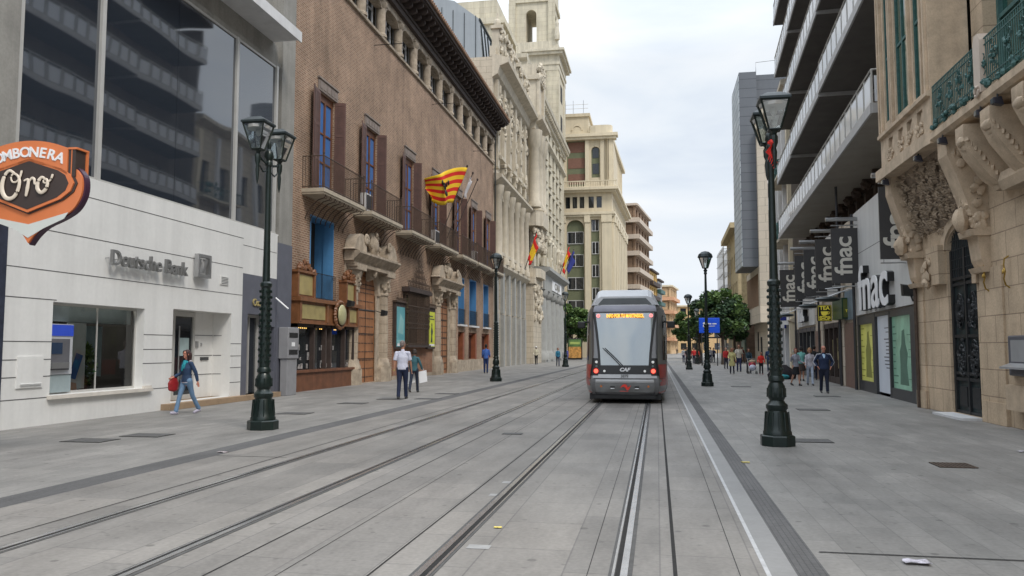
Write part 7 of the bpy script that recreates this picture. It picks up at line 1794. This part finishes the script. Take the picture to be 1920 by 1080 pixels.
    for sg in (-1, 1):
        sh_, el, wr, d2 = A[sg]; limb(b, [def_(.475, 0, sg * sh * .4), def_(.462, 0, sg * sh * .9)], [.052 * s, .05 * s], 12)
        rr_ = random.Random(int(x * 31) + sg)
        if sleeves == 'long': 
            w1 = el.lerp(wr, .5) + Vector((0, 0, .004)); limb(b, [sh_, sh_.lerp(el, .35), sh_.lerp(el, .6), el, w1, el.lerp(wr, .93)], [.056 * s, .057 * s, .058 * s, .052 * s, .047 * s, .038 * s], 12, c1=.2)
        else: limb(b, [sh_, sh_.lerp(el, .45), sh_.lerp(el, .8)], [.056 * s, .062 * s, .064 * s], 12, c1=.15)
    limb(b, [shl - up * .02 * s, neck - up * .015 * s], [.08 * s, .062 * s], 12)
    rq = random.Random(int(x * 17))
    for k in range(9):      # cloth folds
        a = rq.uniform(0, 6.28); hgt = rq.uniform(.02, .4); w_ = .15 * bw; limb(b, [def_(hgt, .1 * bw * math.sin(a), w_ * math.cos(a)), def_(hgt + .05, .1 * bw * math.sin(a + .5), w_ * math.cos(a + .5))], [.014 * s, .010 * s], 6)
    fuse(b, topk[0], mcol(topk[1], top), t_, vox)
    b = MB()
    if botk in ('trousers', 'jeans'):
        limb(b, [pel + up * .06 * s, pel - up * .05 * s], [(.150 * bw * s, .108 * bw * s), (.165 * bw * s, .118 * bw * s)], 16)
        for sg in (-1, 1):
            h_, kn, an, a2 = J[sg]; k_ = .9 if female else 1.0
            limb(b, [h_, h_.lerp(kn, .45), kn, kn.lerp(an, .4), kn.lerp(an, .8), kn.lerp(an, .97)], [.098 * s * bw, .084 * s * bw * k_, .068 * s * k_, .064 * s * k_, .058 * s, .06 * s], 12)
            for q in range(3): z_ = kn.lerp(an, .55 + q * .18); limb(b, [z_ + Vector((-.04 * s, .03 * s, 0)), z_ + Vector((.03 * s, .045 * s, .015 * s))], [.014 * s, .012 * s], 6)
    elif botk == 'skirt':
        md_ = (J[-1][1] + J[1][1]) / 2; limb(b, [pel + up * .06 * s, pel - up * .08 * s, pel.lerp(md_, .6), md_ + Vector((0, 0, .03 * s))], [(.14 * s * bw, .10 * s), (.165 * s * bw, .125 * s), (.175 * s, .15 * s), (.185 * s, .165 * s)], 18, c1=.1)
    fuse(b, botk, mcol('b' + botk + str(int(bot[0] * 999 + bot[2] * 77)), bot), t_, vox)
    b = MB()
    for sg in (-1, 1):
        h_, kn, an, a2 = J[sg]; pz = R(max(-30, min(30, a2)) * .5) if abs(a2) > 12 else 0; fd = Vector((0, math.cos(pz), math.sin(pz)))
        limb(b, [an + Vector((0, -.035 * s, -.048 * s)), an + fd * .07 * s + Vector((0, 0, -.05 * s)), an + fd * .17 * s + Vector((0, 0, -.058 * s))], [(.042 * s, .040 * s), (.045 * s, .034 * s), (.04 * s, .026 * s)], 10)
        limb(b, [an + Vector((0, -.01 * s, .0)), an + Vector((0, -.01 * s, -.04 * s))], [.042 * s, .042 * s], 10)
    fuse(b, 'shoes', mcol('shoe%d' % int(shoes[0] * 100), shoes, .5), t_, vox)
    if extra: extra(t_, s, A, J, def_, hd)
    return t_
def held(mb, name, m, par, **k): return mb.build(name, m, par, origin=(0, 0, 0), **k)
# left side ---------------------------------------------------------
def ex_woman(t_, s, A, J, D, hd):
    b = MB()
    limb(b, [D(.50, .055, -.05), D(.515, .075, .02), D(.50, .05, .06), D(.53, -.03, .05), D(.53, -.04, -.04)], [.04, .042, .04, .036, .036], 10)
    limb(b, [D(.49, .085, .01), D(.40, .12, .03), D(.27, .135, .04)], [.035, .034, .022], 10); limb(b, [D(.49, .085, -.02), D(.42, .12, -.03), D(.33, .135, -.03)], [.03, .03, .02], 10)
    fuse(b, 'scarf', mcol('cyan', (.02, .28, .34)), t_, .012)
    w = A[1][2]; b = MB(); limb(b, [w + Vector((.03, -.03, -.03)), w + Vector((.04, -.03, -.17)), w + Vector((.04, -.02, -.33))], [(.05, .10), (.06, .17), (.055, .15)], 14)
    fuse(b, 'red_bag', mcol('redbag', (.30, .012, .015), .5), t_, .012)
    b = MB(); limb(b, [D(.525, -.0, -.07), D(.535, .0, -.15)], [.022, .022], 8); limb(b, [D(.33, .115, .05), D(.335, .118, .065)], [.012, .012], 8); fuse(b, 'white_patch', mcol('whitep', (.6, .55, .6)), t_, .012)
    b = MB(); limb(b, [D(-.05, 0, 0), D(-.075, 0, 0)], [(.172 * s, .12 * s), (.172 * s, .122 * s)], 16, c0=.1, c1=.1); fuse(b, 'shirt_hem', mcol('whitep', (.6, .55, .6)), t_, .014)
M['x'] = M['black']
person(-12.29, 19.47, 197, 1.66, 'woman in a denim jacket, turquoise scarf and jeans carrying a red bag past the bank', (.02, .045, .10), ('jacket', 'denim'), (.13, .22, .34), 'jeans',
       hair=('long', (.035, .012, .01)), skin='red', legs=((-18, 14), (19, 4)), arms=((-20, 14, 8), (6, 10, 62)), shoes=(.45, .42, .5), detail=3, female=True, extra=ex_woman, headturn=4)
def ex_belt(t_, s, A, J, D, hd):
    b = MB(); limb(b, [A[-1][2], A[-1][2] + A[-1][3] * .02], [.031 * s, .031 * s], 10); fuse(b, 'watch', mcol('brassw', (.4, .3, .1), .4), t_, .010)
person(-8.61, 26.49, -4, 1.92, 'grey-haired man in a pale short-sleeved shirt and navy trousers, seen from behind', (.50, .51, .60), ('shirt', 'paleshirt'), (.008, .015, .045), 'trousers',
       hair=('short', (.16, .13, .12)), skin='tan', legs=((-7, 6), (9, 2)), arms=((-6, 9, 6), (10, 9, 8)), build=1.12, detail=3, sleeves='short', extra=ex_belt, headturn=28)
def ex_papers(t_, s, A, J, D, hd):
    for k, (sg, dx) in enumerate(((-1, 0), (1, .02))):
        w = A[sg][2]; b = MB(lambda u, d, z, w=w: (w.x + u * .96 - z * .1, w.y + d, w.z + z + u * .2)); b.box(-.16, .16, -.03, .03, -.50, -.05)
        b.tube([(-.07, 0, -.05), (-.04, 0, .03), (.04, 0, .03), (.07, 0, -.05)], .006, 5); held(b, 'white_paper_bag', M['letter_white'], t_, bevel=.01)
person(-9.4, 30.4, -2, 1.66, 'dark-clothed person with two white paper bags, behind the man in the pale shirt', (.03, .10, .12), ('jacket', 'tealtop'), (.012, .02, .04), 'trousers', hair=('bob', (.03, .02, .015)),
       legs=((-20, 12), (16, 4)), arms=((6, 6, 20), (6, 22, 25)), female=True, extra=ex_papers)
person(-11.68, 54.45, -10, 1.93, 'man in a bright blue shirt, back turned, near the lamp by the palace', (.05, .13, .42), ('shirt', 'blueshirt'), (.012, .03, .11), 'trousers', hair=('short', (.01, .008, .006)), skin='dark',
       legs=((3, 1), (-3, 3)), arms=((8, 6, 50), (6, 8, 50)), detail=1)
person(-12.5, 83.4, 175, 1.86, 'person in a white cap and cream top before the pale baroque house', (.50, .46, .34), ('top', 'creamtop'), (.02, .02, .02), 'trousers', hair=('cap', (.7, .7, .7)), skin='dark', legs=((8, 2), (-8, 6)), arms=((8, 16, 40), (8, 16, 40)), detail=1)
person(-9.35, 76.4, 168, 1.74, 'red-haired woman in a blue and teal top left of the distant lamp', (.02, .16, .26), ('top', 'tealblue'), (.02, .03, .07), 'trousers', hair=('bob', (.12, .03, .015)), legs=((14, 2), (-14, 10)), detail=1, female=True)
person(-8.9, 79.5, 175, 1.76, 'person in a violet blue jacket half hidden by the distant left lamp', (.08, .08, .28), ('jacket', 'violet'), (.10, .10, .22), 'trousers', legs=((8, 2), (-8, 6)), detail=1, female=True, hair=('short', (.2, .12, .08)))
# right side --------------------------------------------------------
def ex_track(t_, s, A, J, D, hd):
    b = MB()
    for sg in (-1, 1):
        a0, a1, a2 = A[sg][0], A[sg][1], A[sg][2]; o_ = Vector((sg * .058, 0, .0))
        limb(b, [D(.525, 0, sg * .09), a0 + Vector((sg * .035, 0, .05)), a0.lerp(a1, .5) + o_, a1 + Vector((sg * .05, -.005, 0)), a1.lerp(a2, .8) + Vector((sg * .038, 0, .01))], [.015, .02, .021, .02, .016], 8)
    fuse(b, 'sleeve_stripes', mcol('stripe', (.62, .62, .66)), t_, .009)
    b = MB(); limb(b, [D(.50, .066, 0), D(.38, .118, 0), D(.24, .125, 0)], [(.062, .02), (.038, .02), (.012, .015)], 10); fuse(b, 'tee_shirt', mcol('paleblue', (.36, .50, .66)), t_, .009)
    b = MB()
    for sg in (-1, 1): h_, kn, an, a2 = J[sg]; limb(b, [h_ + Vector((sg * .075, .0, -.06)), kn + Vector((sg * .055, 0, 0)), kn.lerp(an, .9) + Vector((sg * .05, 0, 0))], [.012, .01, .01], 6)
    fuse(b, 'leg_piping', mcol('violetpipe', (.10, .09, .26)), t_, .009)
person(6.36, 32.85, 181, 1.78, 'bald stocky man in a navy tracksuit with white shoulder stripes walking towards the camera', (.010, .020, .055), ('tracksuit_jacket', 'navytrack'), (.008, .012, .030), 'trousers',
       hair=('bald', (.12, .05, .03)), skin='red', legs=((10, 2), (-9, 10)), arms=((-6, 26, 48, 34), (-6, 26, 48, 34)), build=1.25, detail=3, extra=ex_track, shoes=(.06, .06, .06))
person(7.05, 39.6, 183, 1.70, 'blond person in pale jeans and a white top, half hidden behind the tracksuit man', (.42, .40, .44), ('top', 'whitetop'), (.40, .46, .56), 'jeans', hair=('bob', (.36, .20, .09)), legs=((12, 2), (-12, 12)), female=True)
def ex_phone(t_, s, A, J, D, hd):
    b = MB(lambda u, d, z: hd(u, d, z)); b.box(.108, .125, -.03, .03, -.06, .05); held(b, 'phone', M['letter_white'], t_)
person(6.34, 39.17, 158, 1.69, 'red-haired woman in a grey jacket and black skirt holding a phone to her ear', (.27, .28, .33), ('jacket', 'greyjacket'), (.008, .009, .012), 'skirt', hair=('bob', (.14, .03, .015)),
       legs=((12, 2), (-10, 16)), arms=((18, 8, 60), (18, 26, 138)), female=True, detail=2, extra=ex_phone, headturn=20)
def ex_tote(t_, s, A, J, D, hd):
    b = MB(); w = A[1][1]; limb(b, [D(.12, .10, -.16), D(.02, .1, -.17), D(-.05, .1, -.17)], [(.05, .10), (.06, .14), (.06, .13)], 12); fuse(b, 'shoulder_bag', mcol('beigebag', (.4, .37, .3)), t_, .014)
    b = MB(); b.tube([tuple(D(.14, .1, -.16)), tuple(D(.5, .05, -.13))], .008, 5); held(b, 'bag_strap', M['gold'], t_)
person(7.55, 44.8, 20, 1.76, 'woman in a turquoise top and short skirt with a beige shoulder bag', (.16, .42, .38), ('top', 'turq'), (.05, .035, .03), 'skirt', hair=('bob', (.012, .01, .01)), skin='tan',
       legs=((9, 8), (-4, 2)), arms=((30, 10, 80), (24, 12, 85)), female=True, detail=2, extra=ex_tote)
person(8.5, 46.4, 20, 1.8, 'person in black at the dark shop entrance behind the turquoise woman', (.012, .012, .014), ('coat', 'blackcoat'), (.01, .01, .012), 'trousers', hair=('short', (.01, .01, .01)), legs=((4, 1), (-4, 2)), detail=1, coat=.25)
person(4.99, 56.3, 176, 1.70, 'woman in a pale yellow coat and dark tights walking towards the camera', (.55, .50, .22), ('coat', 'yellowcoat'), (.015, .015, .03), 'trousers', hair=('long', (.30, .15, .07)), skin='red', legs=((9, 2), (-7, 6)), arms=((8, 14, 12), (10, 16, 60)), female=True, detail=1, coat=.36)
person(5.72, 70, 170, 1.74, 'person in a red jacket just behind the woman in the yellow coat', (.50, .03, .03), ('jacket', 'redj1'), (.03, .03, .05), 'trousers', legs=((6, 2), (-6, 4)), detail=1, hair=('bald', (.4, .3, .25)))
person(6.20, 57.3, 176, 1.68, 'woman in a dark teal top pushing the pushchair', (.012, .035, .05), ('jacket', 'darkteal'), (.02, .02, .03), 'trousers', hair=('bob', (.05, .02, .015)), skin='tan', legs=((10, 2), (-10, 8)), arms=((24, 6, 40), (24, 6, 40)), female=True, detail=1)
person(5.95, 61.5, 178, 1.92, 'tall man in a cream shirt behind the woman with the pushchair', (.52, .48, .40), ('shirt', 'creamshirt'), (.03, .035, .09), 'trousers', hair=('bald', (.2, .1, .06)), skin='tan', legs=((6, 2), (-6, 4)), detail=1, sleeves='short', build=1.1)
person(6.78, 55.4, 180, 1.44, 'child in a bright red jacket beside the pushchair', (.66, .03, .02), ('jacket', 'redj2'), (.012, .012, .015), 'trousers', hair=('short', (.02, .015, .01)), skin='tan', legs=((7, 2), (-7, 6)), arms=((2, 14, 30), (2, 14, 30)), detail=1, shoes=(.3, .1, .1), child=True)
person(8.15, 61.9, 8, 1.80, 'man in a navy jacket and jeans walking away, half behind the big lamp post', (.02, .045, .11), ('jacket', 'navyj'), (.03, .06, .12), 'jeans', hair=('short', (.05, .02, .015)), legs=((12, 2), (-12, 8)), detail=1)
pc = thing('pushchair', (6.33, 56.35, 0), 'pushchair with a red and white blanket', 'pushchair')
b = MB(); O = (6.33, 56.35)
for sx in (-.24, .24): b.tube([(O[0] + sx, O[1] + .75, 1.0), (O[0] + sx, O[1] + .35, .55), (O[0] + sx, O[1] - .25, .12)], .014, 6); b.tube([(O[0] + sx, O[1] + .4, .12), (O[0] + sx, O[1] - .1, .5)], .014, 6)
b.tube([(O[0] - .24, O[1] + .75, 1.0), (O[0] + .24, O[1] + .75, 1.0)], .018, 6); b.build('frame', M['steel'], pc)
for sx in (-.26, .26):
    for sy in (-.25, .4):
        b = MB(lambda u, d, z, sx=sx, sy=sy: (O[0] + sx + d, O[1] + sy + u, .1 + z)); b.puz([(.1 * math.cos(a), .1 * math.sin(a)) for a in [k * .5236 for k in range(12)]], -.02, .02); b.build('wheel', M['rubber'], pc)
b = MB(); b.ell((O[0], O[1] + .15, .62), (.25, .28, .22), 12, 8); b.build('seat', mcol('redseat', (.35, .02, .05)), pc, smooth=True)
b = MB(); b.ell((O[0], O[1] + .2, .82), (.25, .24, .14), 12, 8); b.build('hood', mcol('tanhood', (.35, .27, .18)), pc, smooth=True)
b = MB(); b.ell((O[0], O[1] - .08, .42), (.22, .2, .22), 12, 8, jit=.03); b.build('blanket', mcol('blanket', (.5, .52, .62)), pc, smooth=True)
b = MB(); b.ell((O[0], O[1] - .05, .72), (.09, .1, .1), 10, 7); b.ell((O[0], O[1] - .02, .58), (.14, .14, .13), 10, 7); b.build('baby', mcol('babyred', (.5, .12, .1)), pc, smooth=True)
bd = thing('covered_bundle', (6.9, 47.3, 0), 'low dark covered bundle with a turquoise cloth by the far shops', 'bundle')
b = MB(); b.loft([[(6.3 + k * .0 + .75 * math.cos(a) * q + .6, 47.3 + .4 * math.sin(a) * q, z) for a in [j * .524 for j in range(12)]] for q, z, k in ((1, .02, 0), (1.05, .25, 0), (.8, .55, 0), (.35, .8, 0))]); b.build('cover', mcol('darkcover', (.02, .016, .02)), bd, smooth=True)
b = MB(); b.ell((6.75, 46.85, .14), (.5, .2, .15), 12, 7, jit=.12); b.build('turquoise_cloth', mcol('turqcloth', (.02, .22, .25)), bd, smooth=True)
# the crowd under the tree: separate people, small
CR = [(3.05, 85, 'black coat', (.012, .012, .014), (.02, .02, .03), 'dark-coated person with a small bag beside the third right lamp'),
      (4.1, 93.5, 'red', (.55, .03, .03), (.03, .03, .05), 'first of two people in red left of the second right lamp'), (4.6, 95.5, 'red', (.5, .05, .03), (.08, .03, .03), 'second person in red, nearest the bicycle'),
      (3.45, 96, 'pink', (.55, .3, .3), (.04, .04, .08), 'person in pink beyond the dark-coated one'), (3.2, 101, 'white', (.55, .55, .58), (.03, .03, .08), 'person in white far off beside the tracks'),
      (6.3, 99, 'white', (.52, .52, .56), (.02, .03, .07), 'person in white under the tree right of the second lamp'), (6.8, 101, 'navy', (.02, .03, .08), (.02, .02, .03), 'person in navy under the tree beside the trunk'),
      (7.75, 97, 'grey', (.12, .12, .13), (.02, .02, .03), 'grey-clad person just right of the tree trunk'), (8.3, 102, 'black', (.015, .015, .015), (.02, .02, .02), 'person in black before the low brown shop'),
      (8.9, 98, 'green', (.03, .08, .05), (.3, .12, .1), 'person in dark green shorts before the low shop'), (9.5, 96, 'black', (.02, .01, .012), (.02, .02, .02), 'person in black behind the red jacket'),
      (10.1, 100, 'maroon', (.12, .02, .02), (.02, .02, .03), 'person in maroon beside the slot windows'), (5.6, 236, 'blackfar', (.03, .02, .02), (.02, .02, .02), 'tiny figure far down the street past the tram')]
for k, (x, y, key, tc_, bc_, lab) in enumerate(CR):
    rr = random.Random(k)
    person(x, y, rr.choice([170, 190, 10, 150]), rr.uniform(1.62, 1.84), lab, tc_, ('top', 'cr%d' % k), bc_, 'trousers', hair=(rr.choice(['short', 'bob']), (rr.uniform(.01, .12), .02, .012)), legs=((rr.uniform(3, 14), 2), (-rr.uniform(3, 12), 6)), arms=((rr.uniform(-5, 15), 10, rr.uniform(5, 50)), (rr.uniform(-5, 15), 10, rr.uniform(5, 50))), detail=1)
# bicycle beyond the second right lamp
bi = thing('bicycle', (4.75, 88.5, 0), 'bicycle standing between the lamps on the right', 'bicycle')
for x in (4.35, 5.35):
    b = MB(); b.tube([(x + .33 * math.cos(a), 88.5, .34 + .33 * math.sin(a)) for a in [k * .393 for k in range(16)]], .02, 6, close=True)
    for k in range(8): b.tube([(x, 88.5, .34), (x + .32 * math.cos(k * .785), 88.5, .34 + .32 * math.sin(k * .785))], .004, 4)
    b.build('wheel', M['rubber'], bi)
b = MB()
for p in ([(4.35, .34), (4.6, .82), (5.15, .78), (5.35, .34)], [(4.6, .82), (4.85, .34), (5.15, .78)], [(4.35, .34), (4.85, .34)], [(4.6, .82), (4.56, .95)], [(5.15, .78), (5.1, 1.02), (5.25, 1.05)]): b.tube([(x, 88.5, z) for x, z in p], .018, 6)
b.build('frame', M['dark_frame'], bi)
b = MB(); b.ell((4.55, 88.5, .97), (.13, .06, .03), 8, 5); b.build('saddle', M['black'], bi)
b = MB(); b.tube([(5.22, 88.2, 1.06), (5.22, 88.8, 1.06)], .015, 6); b.build('handlebar', M['black'], bi)
# bake the remeshed figures so that no modifier is left
bpy.context.view_layer.update()
dg = bpy.context.evaluated_depsgraph_get()
for o in PEND:
    ev = o.evaluated_get(dg); me = bpy.data.meshes.new_from_object(ev)
    NEW = (o, me); o['_m'] = 0; PEND_R = globals().setdefault('PEND_R', []); PEND_R.append(NEW)
for o, me in PEND_R:
    o.modifiers.clear(); old = o.data; o.data = me
    for p in me.polygons: p.use_smooth = True
    del o['_m']
# ================================================================ TREES
def tree(x, y, h, r, trunk, lab, seed, n, mats, zc=None, ls=.22, squash=.8, grp=None, clumps=26, ry=None):
    rr = random.Random(seed); t_ = thing('leafy_tree', (x, y, 0), lab, 'tree', grp)
    b = MB(); top = Vector((x, y, h * .75))
    b.tube([(x, y, 0), (x + .05, y, trunk * .5), (x, y, trunk), (x + .1, y, h * .7)], [.24, .18, .15, .06], 8)
    zc = zc or (trunk + h) / 2; rz = (h - trunk) / 2 + .3
    cl = []
    for k in range(clumps):
        while True:
            p = Vector((rr.uniform(-1, 1), rr.uniform(-1, 1), rr.uniform(-1, 1)))
            if .35 < p.length < 1: break
        c = Vector((x + p.x * r * .85, y + p.y * (ry or r) * .85, zc + p.z * rz * .85)); cl.append((c, rr.uniform(.16, .36) * r, rr.randrange(3)))
        if k % 2 == 0: b.tube([(x, y, trunk + rr.uniform(0, (h - trunk) * .4)), tuple((c + Vector((x, y, trunk))) / 2 + Vector((0, 0, .2))), tuple(c)], [.07, .045, .015], 5)
    b.build('trunk', M['bark'], t_)
    b = MB()
    for i in range(n):
        c, cr_, tone = cl[rr.randrange(len(cl))]
        d = Vector((rr.gauss(0, 1), rr.gauss(0, 1), rr.gauss(0, 1))).normalized() * cr_ * rr.random() ** .4; d.z *= squash; p = c + d
        a = Vector((rr.gauss(0, 1), rr.gauss(0, 1), rr.gauss(0, .5))).normalized(); q = a.cross(Vector((rr.gauss(0, 1), rr.gauss(0, 1), rr.gauss(0, 1)))).normalized(); l = ls * rr.uniform(.6, 1.3)
        b.add([tuple(p - a * l), tuple(p + q * l * .5), tuple(p + a * l), tuple(p - q * l * .5)], [(0, 1, 2, 3)], tone if rr.random() < .7 else rr.randrange(3))
    me = bpy.data.meshes.new('crown'); o3 = Vector((x, y, 0)); me.from_pydata([tuple(Vector(p) - o3) for p in b.v], [], b.f)
    for m in mats: me.materials.append(m)
    me.polygons.foreach_set('material_index', b.m); o = bpy.data.objects.new('crown', me); COL.objects.link(o); o.parent = t_
    return t_
D3 = [M['leafA'], M['leafB'], M['leafC']]; L3 = [M['leafB'], M['leafC'], M['leafC']]
tree(6.9, 88, 8.1, 2.75, 2.6, 'dense dark green tree behind the blue board, nearest of the right-hand trees', 1, 8000, D3, grp='street trees', clumps=46)
tree(4.9, 97, 7.4, 2.2, 2.4, 'smaller dark tree left of the nearest one, behind the lamp', 2, 4200, D3, grp='street trees', clumps=30)
tree(9.2, 100, 7.6, 2.3, 2.6, 'dark tree on the right by the timber slats', 3, 5500, D3, grp='street trees', clumps=38)
tree(5.6, 140, 8.4, 2.9, 2.2, 'lighter green tree farther down the right side', 4, 5000, L3, ls=.3, grp='street trees')
tree(-14.2, 136, 9.6, 3.4, 2.2, 'yellow-green tree between the grey columns and the tram', 5, 8000, L3, ls=.28, grp='street trees')
tree(-10.4, 142, 8.6, 2.8, 2.2, 'green tree partly hidden by the left side of the tram', 6, 4500, L3, ls=.28, grp='street trees')
# terrace under the tree
tr2 = thing('cafe_parasol', (6.6, 104, 0), 'dark cafe canopy in the shade beyond the blue board', 'canopy')
b = MB(); b.box(4.6, 8.6, 103, 106, 3.0, 3.15)
b.build('canopy', M['dark_frame'], tr2)
for x in (4.7, 8.5): b = MB(); b.tube([(x, 103.2, 0), (x, 103.2, 3.0)], .05, 6); b.build('post', M['dark_frame'], tr2)
bpy.context.view_layer.update()
